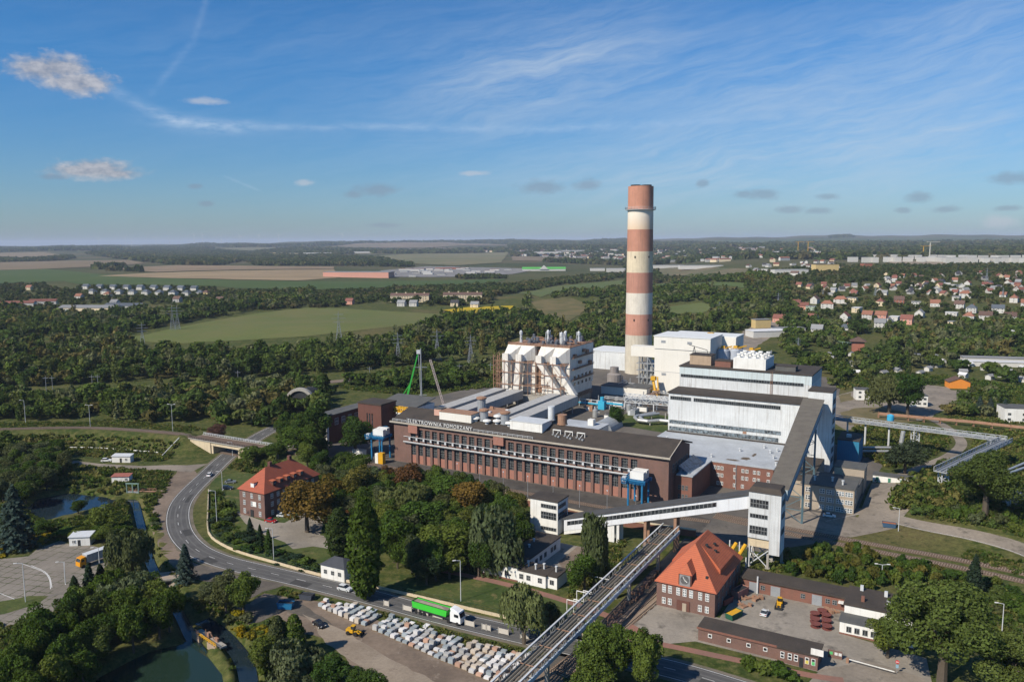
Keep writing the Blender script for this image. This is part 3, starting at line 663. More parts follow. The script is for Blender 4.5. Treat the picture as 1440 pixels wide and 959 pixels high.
for a, b in ((5, 8), (8, 15), (7, 20), (4, 26), (14, 3.5), (17, 2.5), (19, 4), (23, 4)): m.lathe([(.3, 3.95), (.3, 5.4), (.45, 5.4), (.45, 5.7)], a, b, 8)
m.build('roof_vent', LSTEEL, t)
MB().box(-.08, -.08, 0, 12.3, -.005, .5).build('plinth', BRICK2, t)
# ---------------------------------------------------------------- chimney
cx_, cy_ = 96.6, 602.6
t = thing('chimney', 'tall round chimney with faded red and white bands and a gallery near its top', 'chimney', (cx_, cy_, 0))
rad = lambda z: 10.25 - .9 * z / 141
edges_px = [470, 441, 411.5, 383, 353.5, 323, 296, 262.5]
def zrow(py):
    lo, hi = 0, 200
    for _ in range(40):
        mid = (lo + hi) / 2
        if P(cx_, cy_, mid)[1] > py: lo = mid
        else: hi = mid
    return lo
ze = [0] + [zrow(v_) for v_ in edges_px]
cols = [((.56, .51, .41), 'cream'), ((.50, .25, .18), 'red'), ((.66, .61, .52), 'white'), ((.45, .225, .165), 'red'), ((.66, .57, .41), 'cream'), ((.47, .23, .16), 'red'), ((.68, .62, .52), 'white'), ((.52, .25, .17), 'red')]
for k in range(8):
    c, nm = cols[k]; z0, z1 = ze[k], ze[k + 1]
    m = mat('chimney_' + nm + str(k), c, var=.08, sc=.12, col2=tuple(x * .78 for x in c), streak=.45 if k != 6 else .15)
    if k == 6:
        m, nt_, b_ = nodes('chimney_white_stained'); g_ = nt_.nodes.new('ShaderNodeNewGeometry'); s_ = nt_.nodes.new('ShaderNodeSeparateXYZ'); nt_.links.new(g_.outputs['Position'], s_.inputs[0])
        f_ = ramp(nt_, mth(nt_, 'ADD', s_.outputs[2], mul_ := mth(nt_, 'MULTIPLY', noise(nt_, coord(nt_, 'World', (1, 1, .1)), .5, 4), 5.)), z1 - 1, z0 + 1)
        nt_.links.new(mixc(nt_, mth(nt_, 'MULTIPLY', f_, .55), c, (.55, .30, .12)), b_.inputs['Base Color']); b_.inputs['Roughness'].default_value = .9
    MB().lathe([(rad(z0), z0), (rad(z1), z1)], n=48, cap=(k == 7)).build('band', m, t, smooth=False)
for x, y in ((-4.2, -1.5), (4.2, -1.2), (0, 4.5)): MB().lathe([(3.6, ze[-1] - .4), (3.6, ze[-1] + 1.1), (3.2, ze[-1] + 1.1), (3.2, ze[-1])], x, y, 18).build('flue', DARK, t)
m = MB().lathe([(rad(125), ze[-2] - .3), (rad(125) + 1.9, ze[-2] + .3), (rad(125) + 1.9, ze[-2] + .6), (rad(125), ze[-2] + .6)], n=40, cap=False)
pts = [((rad(125) + 1.8) * math.cos(i * math.pi / 16), (rad(125) + 1.8) * math.sin(i * math.pi / 16), ze[-2] + .6) for i in range(33)]
rail(m, pts, 1.8, 3, .07); m.build('gallery', LSTEEL, t)
for k in (1, 4):
    for an in (-2.1, -1.0): z = (ze[k] + ze[k + 1]) / 2 + 3; MB().boxc(rad(z) * math.cos(an), rad(z) * math.sin(an), z, .8, .8, 1.5, an).build('hatch', DARK, t)
# ---------------------------------------------------------------- flue gas hall beside it
t = pthing('flue_gas_hall', 'tall cream-white box building with an overhanging top next to the chimney', 'industrial hall', 49, 213)
MB().box(0, 0, 0, 36.5, 27, 30.0).build('wall', CREAMW, t); MB().box(-.5, -.5, 30, 37, 27.4, 38).build('upper_wall', CREAMW, t); MB().box(-.8, -.8, 38, 37.3, 27.8, 38.5).build('roof', mat('white_roof', (.62, .64, .64), var=.1), t)
MB().box(2, 27.4, 0, 46, 48, 36.5).build('rear_wall', CREAMW, t); MB().box(1.7, 27.8, 36.5, 46.3, 48.3, 37).build('rear_roof', MATS['white_roof'], t)
for a, z, w_ in ((4.5, 34, 3), (22, 34, 3), (5, 12.5, 3)): MB().box(a, -.62 if z > 30 else -.12, z, a + w_, -.5 if z > 30 else 0, z + 1.6).build('louvre', STEEL, t)
MB().box(-.05, -.08, 14.8, 36.5, -.01, 15.0).build('ledge', STEEL, t)
MB().box(26, 30, 37, 30, 33, 38.6).build('roof_unit', YEL, t)
t = pthing('flue_duct', 'white boxed flue duct bridging from the cream hall to the chimney on a steel frame', 'duct', 28, 232)
MB().box(-3, 0, 21, 21.5, 8, 28).build('casing', CREAMW, t)
m = MB()
for x in (3, 9, 15, 20):
    for y in (.6, 7): m.bar((x, y, 0), (x, y, 21), .3)
for z in (6, 11, 16):
    m.box(1, .2, z, 21, 7.5, z + .4)
for x in (3, 9, 15): m.bar((x, .5, 0), (x + 6, .5, 11), .2).bar((x + 6, .5, 11), (x, .5, 21), .2)
m.build('frame', STEEL, t)
m = MB()
for i in range(7): m.lathe([(1.1, 0), (1.1, 9 + (i * 37) % 8)], 4 + i * 2.4, 3 + (i % 3) * 1.6, 10)
m.build('vessel', SILVER, t)
for k, (a, b, r, h) in enumerate(((89, 232, 4.2, 29), (96, 236, 4.0, 29), (95, 246, 4.0, 28), (104, 246, 4.0, 27))):
    t = pthing('silo', ['nearest grey steel silo with yellow top works beside the cream hall', 'second grey silo from the cream hall', 'grey silo with yellow walkway behind the other silos', 'farthest grey silo near the dirt road'][k], 'silo', a, b)
    MB().lathe([(r, 0), (r, h), (r * .4, h + 1.4)], n=20).build('shell', mat('silo_grey', (.40, .44, .50), var=.1, sc=.2, streak=.3), t)
    m = MB(); rail(m, [(-2.5, -2.5, h + .6), (2.5, -2.5, h + .6), (2.5, 2.5, h + .6)], 1.3, 1.5, .08); m.boxc(0, 0, h + 1, 2.5, 2, 1.8).bar((0, 0, h + 1), (5, 3, h + 2.5), .35); m.build('top_works', YEL, t)
# ---------------------------------------------------------------- electrostatic filter block with white ducts and scaffold
t = pthing('filter_block', 'big dirty white filter block with slanting white ducts, scaffolding and pipework on its roof', 'filter block', -41, 176); FS = .935; t.location = (t.location.x * FS, t.location.y * FS, 100 * (1 - FS)); t.scale = (FS,) * 3
MB().box(1, 1, -7, 45, 36, -.02).box(0, -8, -7, 44, 1, -1).build('base', CONC, t)
MB().box(0, 0, 5, 20.5, 37, 31.5).box(.5, .5, 0, 20, 36, 5).build('left_casing', OLDW, t)
MB().box(25, 0, 5, 46, 37, 31.5).box(25.5, .5, 0, 45.5, 36, 5).build('right_casing', OLDW, t)
MB().box(20.5, 3, 0, 25, 34, 29).build('gap_frame', RUST, t)
def hood(x0, x1): return MB().add([(x0, -.03, 22), (x1, -.03, 22), (x1, -.03, 31.4), (x0, -.03, 31.4), (x0 + .3, -6.4, 22), (x0 + (x1 - x0) * .42, -6.4, 22), (x0 + (x1 - x0) * .42, -6.4, 25.5), (x0 + .3, -6.4, 25.5)], [(0, 1, 2, 3), (4, 7, 6, 5), (0, 4, 5, 1), (1, 5, 6, 2), (2, 6, 7, 3), (3, 7, 4, 0)])
for x0, x1 in ((.1, 10.2), (10.4, 20.4), (25.1, 35.4), (35.6, 45.9)): hood(x0, x1).build('hood', OLDW, t)
def skew(x0, x1, y0, y1, zb, zt, dx): return MB().add([(x0 + dx, y0, zb), (x1 + dx, y0, zb), (x1 + dx, y1, zb), (x0 + dx, y1, zb), (x0, y0, zt), (x1, y0, zt), (x1, y1, zt), (x0, y1, zt)], [(0, 3, 2, 1), (4, 5, 6, 7), (0, 1, 5, 4), (1, 2, 6, 5), (2, 3, 7, 6), (3, 0, 4, 7)])
for x0, dx in ((.4, 0), (10.6, -2.2), (25.4, 14), (35.9, 14)): skew(x0, x0 + 4.2, -8.6, -4.6, 3, 21.98, dx).build('duct', OLDW, t); MB().box(x0, -8.6, 21.98, x0 + 4.2, -6.45, 26.4).build('duct_head', OLDW, t)
m = MB()
for z in (6, 14, 21.4):
    m.box(-4, -9.4, z, 48, -9.0, z + .4).box(-4, -4, z, 48, -3.7, z + .4)
for x in range(-4, 49, 6):
    m.bar((x, -9.2, 0), (x, -9.2, 22.5), .13).bar((x, -3.9, 0), (x, -3.9, 22.5), .11)
    m.bar((x, -9.2, 6), (x + 6, -9.2, 14), .07); m.bar((x + 6, -9.2, 14), (x, -9.2, 21.4), .07)
for z in range(2, 24, 3):
    for x in (-8, -4.6): m.bar((x, -6, z), (x, 2, z), .12).bar((-8, -6, z), (-4.6, -6, z), .12).bar((x, -6, z), (x, 2, z + 3), .1)
for x in (-8, -4.6):
    for y in (-6, 2): m.bar((x, y, 0), (x, y, 25), .2)
m.build('scaffold', RUST, t)
m = MB()
for i, z in enumerate((10, 17, 24.5)):
    m.box(46, 2, z, 47.6, 35, z + .3); rail(m, [(47.5, 2, z + .3), (47.5, 35, z + .3)], 1.1, 3, .08)
for y, z in ((6, 25), (14, 20), (25, 26), (30, 18), (20, 27)): m.boxc(46.8, y, z, 1.6, 3, 2)
m.build('walkway', RUST, t)
for y in (6, 12, 18, 24, 30):
    for z in (6, 10.5): MB().box(46.0, y, z, 46.12, y + 2.6, z + 2).build('window', GLASS, t)
m = MB(); m.box(0, 0, 31.5, 46, 37, 32); rail(m, [(0, .2, 32), (46, .2, 32), (46, 36.8, 32)], 1.2, 2.2, .1); m.build('roof', RUST, t)
MT = MB().lathe([(1.1, 0), (1.1, 2.0), (.5, 2.4)], n=8).boxc(0, 0, 0, 3.4, 2.2, 1.0).mesh('roof_motor', [mat('dark_grey_machine', (.10, .11, .13), var=.3, sc=.6)]); rr = random.Random(3)
for i in range(40):
    o = link('roof_motor', MT, t, (rr.uniform(2, 44), rr.uniform(3, 34), 32), rr.uniform(0, 3)); o.scale = (1, 1, rr.uniform(.8, 1.6))
TWR = MB().lathe([(1.0, 0), (.7, 5.5), (1.1, 5.6), (1.1, 7.4), (.3, 8.4)], n=8).bar((2, 0, 0), (2, 0, 8), .15).bar((-2, 0, 0), (-1.6, .4, 7), .15).bar((2, 0, 3), (-1.8, 0, 5), .12).mesh('vent_mast', [LSTEEL])
for x, y in ((5, 9), (20, 20), (34, 12), (42, 22), (33, 20)): link('vent_mast', TWR, t, (x, y, 32), x)
m = MB()
for i in range(12): x, y = rr.uniform(2, 40), rr.uniform(4, 32); m.tube([(x, y, 32), (x, y, 33.6), (x + rr.uniform(3, 9), y, 33.6)], .3, 6)
m.build('pipework', RUST, t)
for k, (a, w_) in enumerate(((-20, 8), (-7.5, 8.5), (18, 7), (29.5, 8.5))):
    t = pthing('flue_duct', ['outer left grey-white boxed duct lying between hall roof and filter block', 'inner left grey-white boxed duct between hall roof and filter block', 'third grey-white boxed duct from the left running up to the filter block', 'right-hand grey-white boxed duct running up to the filter block'][k], 'duct', a, 40)
    m = MB(); y1 = 96; m.add([(-w_, 30, 4.5), (0, 30, 4.5), (0, 30, 9), (-w_, 30, 9), (-w_, y1, 4.5), (0, y1, 4.5), (0, y1, 9.6), (-w_, y1, 9.6)], [(0, 1, 2, 3), (7, 6, 5, 4), (0, 4, 5, 1), (1, 5, 6, 2), (2, 6, 7, 3), (3, 7, 4, 0)])
    m.build('casing', mat('duct_grey', (.40, .40, .39), var=.18, sc=.2, streak=.4, lines=((1, 3.0, .12, .35),)), t)
    m = MB()
    for y in range(34, int(y1), 14): m.box(-w_ + .5, y, 0, -w_ + 1, y + .5, 4.5).box(-1, y, 0, -.5, y + .5, 4.5)
    m.build('leg', STEEL, t)
# low roofs between the turbine hall and the filters
for lab, a, b, w, d, h, mw, mr in (('low flat-roofed boiler block with rust-brown felt behind the turbine hall', -2.5, 30, 18, 62, 7.5, BRICK2, RUST), ('low block with dark felt roof right of the grey ducts', 31, 32, 20, 40, 7.0, PLASTER, FELT), ('low pump house with grey roof left of the outer duct', -40, 34, 18, 46, 7.5, BROWNB, FELT2)):
    t = pthing('low_block', lab, 'industrial block', a, b); MB().box(0, 0, 0, w, d, h).build('wall', mw, t); MB().box(-.3, -.3, h, w + .3, d + .3, h + .35).build('roof', mr, t)
    for i in range(int(w * d / 90)): x, y = rr.uniform(1, w - 2), rr.uniform(2, d - 3); MB().boxc(x, y, h + .35, rr.uniform(.8, 2.4), rr.uniform(.8, 2), rr.uniform(.6, 2.2), 0).build('roof_unit', rr.choice([LSTEEL, RUST, STEEL]), t)
t = pthing('pale_roof_shed', 'low shed with a pale blue-white roof behind the turbine hall', 'shed', 49, 68); MB().box(0, 0, 0, 22, 16, 7.6).build('wall', PLASTER, t); MB().box(-.4, -.4, 7.6, 22.4, 16.4, 8).build('roof', PALE, t); MB().box(14, 8, 8, 17, 11, 11).build('roof_hut', PLASTER, t)
t = pthing('barrel_roof_shed', 'grey barrel-roofed steel shed beside the trees behind the hall', 'shed', 55, 98)
prof = [(6 + 6 * math.cos(i * math.pi / 12), 5.2 * math.sin(i * math.pi / 12)) for i in range(13)]
MB().extr(prof, 'y', 0, 16).build('shell', mat('corrugated_grey', (.30, .33, .36), var=.15, sc=.3, lines=((1, .9, .12, .3),)), t)
t = pthing('store_building', 'low cream-white store with dark roof in front of the chimney', 'building', 18.5, 196); MB().box(0, 0, 0, 18, 13, 5.2).box(18.5, -1, 0, 32, 14, 5.8).build('wall', CREAMW, t); MB().box(-.3, -.3, 5.2, 18.2, 13.3, 5.6).box(18.3, -1.3, 5.8, 32.3, 14.3, 6.2).build('roof', FELT2, t)
t = pthing('absorber_tank', 'brownish round tank beside the low cream store', 'tank', 17, 222); MB().lathe([(5, 0), (5, 9), (3, 10), (3, 14)], n=16).build('shell', mat('tank_brown', (.26, .24, .23), var=.25, sc=.2, streak=.6), t)
t = pthing('yellow_machine', 'yellow ash-handling machine leaning by the cream store', 'machine', 53, 204); m = MB().boxc(0, 0, 0, 5, 4, 4).bar((0, 0, 3), (-3, 3, 12), .9, 6).bar((2, 0, 4), (0, 4, 12), .5, 6).boxc(-2, 2, 10, 3, 3, 2.5); m.build('body', YEL, t)
t = pthing('white_warehouse', 'long white windowless warehouse left of the chimney foot', 'warehouse', -33, 290); MB().box(0, 0, 0, 33, 30, 14).build('wall', WHITE, t); MB().box(-.3, -.3, 14, 33.3, 30.3, 14.5).build('roof', MATS['white_roof'], t); MB().box(33.1, 4, 0, 46, 24, 6.5).build('annex', WHITE, t)
t = pthing('pipe_gantry', 'grey lattice pipe gantry crossing in front of the cream hall', 'pipe gantry', 51, 158)
m = MB().truss((0, 0, 4.5), (46, 3, 4.5), 4, 3, 14, .18).truss((-4, 8, 5), (40, 10, 5), 3, 2.5, 14, .16)
for x in range(0, 45, 9): m.bar((x, -1.5, 0), (x, -1.5, 4.5), .25).bar((x, 4, 0), (x, 4, 4.5), .25)
m.build('frame', LSTEEL, t)
m = MB()
for k in range(5): m.tube([(-1, -1.4 + k * .8, 5.4 + (k % 2) * .8), (46, 1.5 + k * .8, 5.4 + (k % 2) * .8)], .36, 6)
m.build('pipe', SILVER, t)
t = pthing('blue_filter_unit', 'bright blue pump unit with pale pipes in the plant yard', 'machine', 39, 150); MB().boxc(0, 0, 0, 4, 3.5, 5).lathe([(1.2, 5), (1.2, 7.4)], n=10).boxc(7, 1, 3.4, 12, .8, .8).boxc(-9, 1, 2.2, 14, .7, .7).build('body', mat('cyan_paint', (.04, .36, .55), var=.15), t)
m = MB()
for x in range(-16, 14, 4): m.bar((x, 2, 0), (x, 2, 5), .15)
for z in (3, 4.6): m.bar((-16, 2, z), (12, 2, z), .14)
m.build('rack', LSTEEL, t)
t = pthing('expansion_pipes', 'pair of fat looping district heating pipes in the green yard', 'pipes', 69, 124)
for dx, dy in ((0, 0), (2.6, 1.2)):
    MB().tube([(6 + dx, 18 - dy, 3), (0 + dx, 6 + dy, 3), (-.5 + dx, 3 + dy, 2.6), (3 + dx, -1 + dy, 2.2), (9, -1.5 + dy, 2.2), (14, 3 + dy, 2.4), (24, 3.5 + dy, 2.4)], .85, 10).build('pipe', SILVER, t)
m = MB()
for x, y in ((2, 10), (10, -1), (19, 3.5), (5, 15)): m.box(x - .3, y - .3, 0, x + .3, y + .3, 2.2)
for x in (16, 20, 24): m.bar((x, 7, 0), (x, 7, 6), .35, 6)
m.build('support', CONC, t)
t = thing('yard_fence', 'row of pale posts along the back edge of the hall roof strip', 'fence', (*W(60, 46), 0), TH); m = MB()
for i in range(18): m.bar((i * 2.4, 0, 0), (i * 2.4, 0, 12.2 if False else 2.6), .14)
m.bar((0, 0, 2.4), (41, 0, 2.4), .08); m.build('post_rail', PLASTER, t)
# ---------------------------------------------------------------- buildings left of the hall
t = pthing('water_tower_block', 'tall plain dark brown brick block with narrow window slits left of the hall', 'brick tower', -42, 24)
MB().box(0, 0, 0, 15, 12, 19).build('wall', BROWNB, t); MB().box(-.3, -.3, 18.6, 15.3, 12.3, 19.3).build('roof', FELT, t)
for x in (5.6, 7.2, 8.8): MB().box(x, -.12, 6, x + .7, 0, 14).build('window', GLASS, t)
t = pthing('grey_roof_shed', 'grey shed roof with white eaves showing behind the brown brick tower', 'shed', -52, 52); MB().box(0, 0, 0, 25, 18, 12).build('wall', PLASTER, t); MB().add([(-.6, -.6, 12), (25.6, -.6, 12), (25.6, 18.6, 14.5), (-.6, 18.6, 14.5), (-.6, -.6, 12.4), (25.6, -.6, 12.4), (25.6, 18.6, 14.9), (-.6, 18.6, 14.9)], [(0, 3, 2, 1), (4, 5, 6, 7), (0, 1, 5, 4), (1, 2, 6, 5), (2, 3, 7, 6), (3, 0, 4, 7)]).build('roof', FELT2, t)
t = pthing('pump_house', 'narrow white-fronted pump house with brick side half hidden by trees', 'building', -56, 6)
MB().box(0, 0, 0, 9, 1.5, 15).build('front_wall', PLASTER, t); MB().box(.05, 1.5, 0, 8.95, 34, 14.2).build('wall', BROWNB, t); MB().box(-.2, -.2, 15, 9.2, 4, 15.3).box(0, 4, 14.2, 9, 34.2, 14.5).build('roof', FELT2, t)
win(t, 'f', 3.4, 0, 8, 1.6, 3.2, 2, 2, fm=FRAMEW); MB().box(1, -.1, 9.5, 3, 0, 12.5).build('brick_panel', OBRICK, t)
for y in range(6, 32, 5): win(t, 'r', y, 8.95, 9, 2.6, 3.4, 3, 2, fm=FRAMEW)
def gantry(lab, a, b, rz, leg_h=9.5):
    t = pthing('loading_crane', lab, 'gantry crane', a, b, 0, None, rz)
    for x, y in ((0, 0), (5.5, 0), (0, 7), (5.5, 7)):
        MB().box(x - .32, y - .28, .5, x + .32, y + .28, leg_h).build('leg', BLUE, t)
    m = MB().box(-1.2, -.6, leg_h, 6.7, .6, leg_h + 1.3).box(-1.2, 6.4, leg_h, 6.7, 7.6, leg_h + 1.3).box(-.6, .6, leg_h + .1, .6, 6.4, leg_h + 1.1).box(4.9, .6, leg_h + .1, 6.1, 6.4, leg_h + 1.1); m.build('beam', BLUE, t)
    m = MB().truss((-1, -2.2, leg_h + .3), (-1, 15, leg_h + 1.2), 1.6, 1.4, 8, .12); rail(m, [(-2, -2.4, leg_h + 1.3), (7, -2.4, leg_h + 1.3)], 1.2, 1.5, .07); m.build('jib', BLUE, t)
    MB().box(.2, 1, leg_h + 1.3, 5.6, 3.6, leg_h + 4.2).build('cabin', PLASTER, t); MB().box(.2, 4.4, leg_h + 1.3, 5.6, 7, leg_h + 4.3).build('cabin', PLASTER, t)
    MB().boxc(-1.6, 0, leg_h, 1.5, 1.5, 2.4).build('operator_box', LSTEEL, t)
    return t
gantry('bright blue loading gantry with two white cabins at the right end of the hall', 118.5, -9.5, 0)
gantry('dark blue loading gantry with white cabin at the left corner of the hall', -8.5, -6, R(8), 10.5)
t = pthing('switch_kiosk', 'small white container with black markings standing left of the dark blue gantry', 'container', -22, -4); MB().box(0, 0, 0, 6, 3, 3.2).build('body', PLASTER, t); MB().box(-.1, -.1, 3.2, 6.1, 3.1, 3.35).build('roof', LSTEEL, t); MB().box(1, -.08, .6, 2, 0, 1.6).build('opening', DARK, t)
t = pthing('yellow_container', 'yellow cabinet with a white door beside the dark blue gantry', 'cabinet', -3.2, -8); MB().box(0, 0, 0, 2.6, 2, 5).build('body', YEL, t); MB().box(-1.8, -.1, 0, -.1, 1.4, 4.6).build('side_box', PLASTER, t)
t = pthing('overhead_crane_beam', 'yellow lattice crane bridge beyond the left end of the hall', 'crane bridge', -33, 36); MB().truss((0, 0, 14.0), (19, -2, 14.0), 2.2, 2.2, 10, .28).build('girder', YEL, t); MB().bar((1, 0, 0), (1, 0, 14), .3).bar((18, -2, 0), (18, -2, 14), .3).bar((1, 0, 6), (8, 0, 14), .2).build('post', STEEL, t)
x, y = W(-55, 79); t = thing('mobile_crane', 'bright green telescopic crane with its boom raised behind the hall', 'crane', (x, y, 0))
top = Vector(G(585, 488, 40.0)) if False else None
m = MB().box(-4.5, -1.3, 1.0, 4.5, 1.3, 2.0).box(-1.6, -1.4, 2.0, 2.6, 1.4, 4.2); m.build('chassis', GREENP, t)
m = MB()
for k, (s0, s1, r_) in enumerate(((0, .4, .55), (.38, .72, .42), (.7, 1, .30))): m.bar((0 + 9 * s0, -2 * s0, 4 + 33 * s0), (9 * s1, -2 * s1, 4 + 33 * s1), r_, 4)
m.bar((0, 0, 4), (-2.6, .3, 9), .35).bar((-2.6, .3, 9), (4, -.9, 19), .18); m.build('boom', GREENP, t)
MB().boxc(9.2, -2.1, 36.5, 2, 1.2, 2.2).bar((9.2, -2.1, 36), (10.2, -2.1, 8), .07).build('head', LSTEEL, t)
for sx_ in (-3, -1.2, 1.2, 3):
    for sy_ in (-1.3, 1.3): MB().bar((sx_, sy_ - .2, .55), (sx_, sy_ + .2, .55), .55, 10).build('wheel', DARK, t)
x, y = W(-43, 80); t = thing('floodlight_mast', 'slim grey steel mast right beside the green crane boom', 'mast', (x, y, 0)); MB().bar((0, 0, 0), (0, 0, 40), .5, 8, .3).build('pole', STEEL, t); MB().box(-3.5, -.1, 29, 3.5, .1, 29.3).box(-1.5, -.1, 13, 3, .1, 13.3).build('crossarm', STEEL, t)
x, y = W(-33, 88); t = thing('crawler_crane', 'second crane with a pale lattice boom right of the green crane', 'crane', (x, y, 0)); MB().boxc(0, 0, 1, 6, 4, 3.5).build('body', PLASTER, t); MB().truss((0, 0, 4), (-8, 0, 33), 1.0, 1.0, 18, .085).build('boom', mat('pale_red', (.50, .42, .39), var=.2), t)
t = pthing('tunnel_portal', 'pale stone arch of a railway tunnel portal half hidden among the trees', 'tunnel portal', -118, 60, 0, None, R(16))
m = MB(); n = 16
for i in range(n):
    a0, a1 = math.pi * i / n, math.pi * (i + 1) / n; q = []
    for y in (-1.0, 1.5):
        for r_, a_ in ((8.2, a0), (10, a0), (10, a1), (8.2, a1)): q.append((r_ * math.cos(a_), y, 4 + r_ * math.sin(a_)))
    m.add(q, [(0, 1, 2, 3), (7, 6, 5, 4), (0, 4, 5, 1), (1, 5, 6, 2), (2, 6, 7, 3), (3, 7, 4, 0)])
m.box(8.2, -1, 0, 10, 1.5, 4).box(-10, -1, 0, -8.2, 1.5, 4); m.build('arch', CONC, t)
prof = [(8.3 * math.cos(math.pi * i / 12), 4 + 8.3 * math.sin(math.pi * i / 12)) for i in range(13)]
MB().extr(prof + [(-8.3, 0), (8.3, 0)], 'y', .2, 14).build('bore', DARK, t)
# ---------------------------------------------------------------- office block and blue shed on the right
t = pthing('office_block', 'beige three-storey office block with white windows and grey flat roof', 'office building', 175.5, 21)
MB().box(0, 0, 0, 18.5, 12, 9.6).box(1, 12.05, 0, 18.4, 26, 7.4).box(8, 26, 0, 19, 36, 10.5).build('wall', BEIGE, t); MB().box(-.3, -.3, 9.6, 18.8, 12.2, 10.0).box(.8, 12.25, 7.4, 18.7, 26, 7.7).box(7.7, 25.9, 10.5, 19.3, 36.3, 10.9).build('roof', FELT2, t)
for z in (.9, 3.9, 6.9):
    for a, n_ in ((1.6, 2), (6.6, 2), (9.0, 3), (12.4, 3), (15.4, 3)): win(t, 'f', a, 0, z, 1.05 * n_ * .85, 1.7, n_, 2, gm=GLASS2 if (a + z) % 3 < 1.6 else GLASS, fm=FRAMEW, fr=.12)
for z in (3.9, 6.9): win(t, 'r', 3, 18.5, z, 1.5, 1.6, 2, 1, fm=FRAMEW)
MB().tube([(11.2, -.15, 0), (11.2, -.15, 9.6)], .12, 6).build('downpipe', STEEL, t)
for a, b in ((4, 5), (10, 7), (14, 4)): MB().lathe([(.35, 10), (.35, 11.4), (.55, 11.4), (.55, 11.7)], a, b, 8).build('roof_vent', LSTEEL, t)
MB().box(-11.5, 14, 0, .9, 50, 6.5).box(-11.7, 13.8, 6.5, .8, 50.2, 6.9, 1).build('rear_wing', [BEIGE, FELT], t)
t = pthing('blue_clad_shed', 'blue corrugated shed at the foot of the stair tower', 'shed', 178.6, 92); MB().box(0, 0, 0, 9, 16, 11).build('wall', TEAL, t); MB().box(-.2, -.2, 11, 9.2, 16.2, 11.4).build('roof', FELT, t); MB().box(3, 5, 11.4, 5, 7, 12.6).build('roof_unit', LSTEEL, t)
t = pthing('garage_row', 'white row of garages with green doors by the parked dark car', 'garages', 196, 66); MB().box(0, 0, 0, 19, 5, 4).build('wall', PLASTER, t); MB().box(-.2, -.2, 4, 19.2, 5.2, 4.3).build('roof', FELT2, t)
for i in range(4): MB().box(1.2 + i * 4.5, -.1, 0, 2.2 + i * 4.5, 0, 3.4).build('door', mat('green_door', (.05, .20, .13), var=.2), t)
# ---------------------------------------------------------------- red brick house with the clock
def hip(x0, y0, x1, y1, z0, zr, ends=(None, None), ov=.6):
    """hipped roof, ridge along y; ends give the ridge's y positions"""
    xm = (x0 + x1) / 2; ya, yb = ends; X0, X1, Y0, Y1 = x0 - ov, x1 + ov, y0 - ov, y1 + ov
    return MB().add([(X0, Y0, z0), (X1, Y0, z0), (X1, Y1, z0), (X0, Y1, z0), (xm, ya, zr), (xm, yb, zr)], [(0, 1, 4), (1, 2, 5, 4), (2, 3, 5), (3, 0, 4, 5), (3, 2, 1, 0)])
t = pthing('clock_house', 'red brick house with steep orange tile roof and a clock dormer beside the tracks', 'brick house', 155.6, -82.2)
MB().box(0, 0, 0, 16.2, 27.5, 7.0).build('wall', BRICK, t)
hip(0, 0, 16.2, 27.5, 7.0, 16.4, (8.2, 20.5)).build('roof', TILE, t)
MB().add([(15.2, 8.5, 8.3), (15.6, 21.5, 8.3), (15.2, 8.5, 10.0), (15.6, 21.5, 10.0), (8.9, 10.5, 15.6), (8.9, 20, 15.6)], [(0, 1, 3, 2), (2, 3, 5, 4), (0, 2, 4), (1, 5, 3)]).build('side_dormer', TILE, t)
MB().add([(1.0, 10, 8.0), (.6, 20.5, 8.0), (1.0, 10, 9.6), (.6, 20.5, 9.6), (7.4, 11, 15.2), (7.4, 20, 15.2)], [(0, 1, 3, 2), (2, 3, 5, 4), (0, 2, 4), (1, 5, 3)]).build('side_dormer', TILE, t)
MB().box(6.2, -.25, 7, 9.8, 4.5, 10.6).build('dormer', BROWNB, t); MB().add([(5.9, -.6, 10.6), (10.1, -.6, 10.6), (10.1, 5.5, 10.6), (5.9, 5.5, 10.6), (8, 1.2, 13.2), (8, 5.5, 13.2)], [(0, 1, 4), (1, 2, 5, 4), (2, 3, 5), (3, 0, 4, 5), (3, 2, 1, 0)]).build('dormer_roof', TILE, t)
o = MB().bar((8, -.26, 9.0), (8, -.42, 9.0), 1.25, 24).build('clock_face', mat('clock_grey', (.20, .20, .20), var=.1), t)
m = MB().box(6.55, -.42, 7.3, 9.45, -.26, 10.4).build('clock_panel', mat('panel_grey', (.26, .25, .25), var=.1), t)
MB().bar((8, -.5, 9.0), (8.7, -.5, 8.5), .09).bar((8, -.5, 9.0), (7.5, -.5, 9.9), .07).build('clock_hand', PLASTER, t)
for a in (1.6, 3.3, 5.6, 7.4, 9.2, 11.7, 13.6): win(t, 'f', a, 0, 4.2, 1.05, 2.1, 2, 3, fm=FRAMEW, gm=GLASS2, fr=.12)
for a in (1.6, 3.3, 11.7, 13.6): win(t, 'f', a, 0, .9, 1.05, 1.8, 2, 2, fm=FRAMEW, gm=GLASS2, fr=.12)
MB().box(5.8, -.2, 0, 9.4, -.02, 2.9).build('porch', BROWNB, t); MB().box(7.4, -.3, 0, 8.5, -.2, 2.3).build('door', BEIGE, t)
for b in range(3, 26, 4):
    for z in (1, 4.2): win(t, 'r', b, 16.2, z, 1.1, 1.9, 2, 2)
for b, z in ((12, 15.0), (14, 13.0), (16.5, 14.0)): MB().box(9.2 + (15.6 - z) * 1.0, b, z - .6, 9.9 + (15.6 - z) * 1.0, b + .8, z + .15).build('roof_window', DARK, t)
MB().box(13, 1.8, 9, 13.7, 2.5, 10.2).build('vent_pipe', DARK, t)
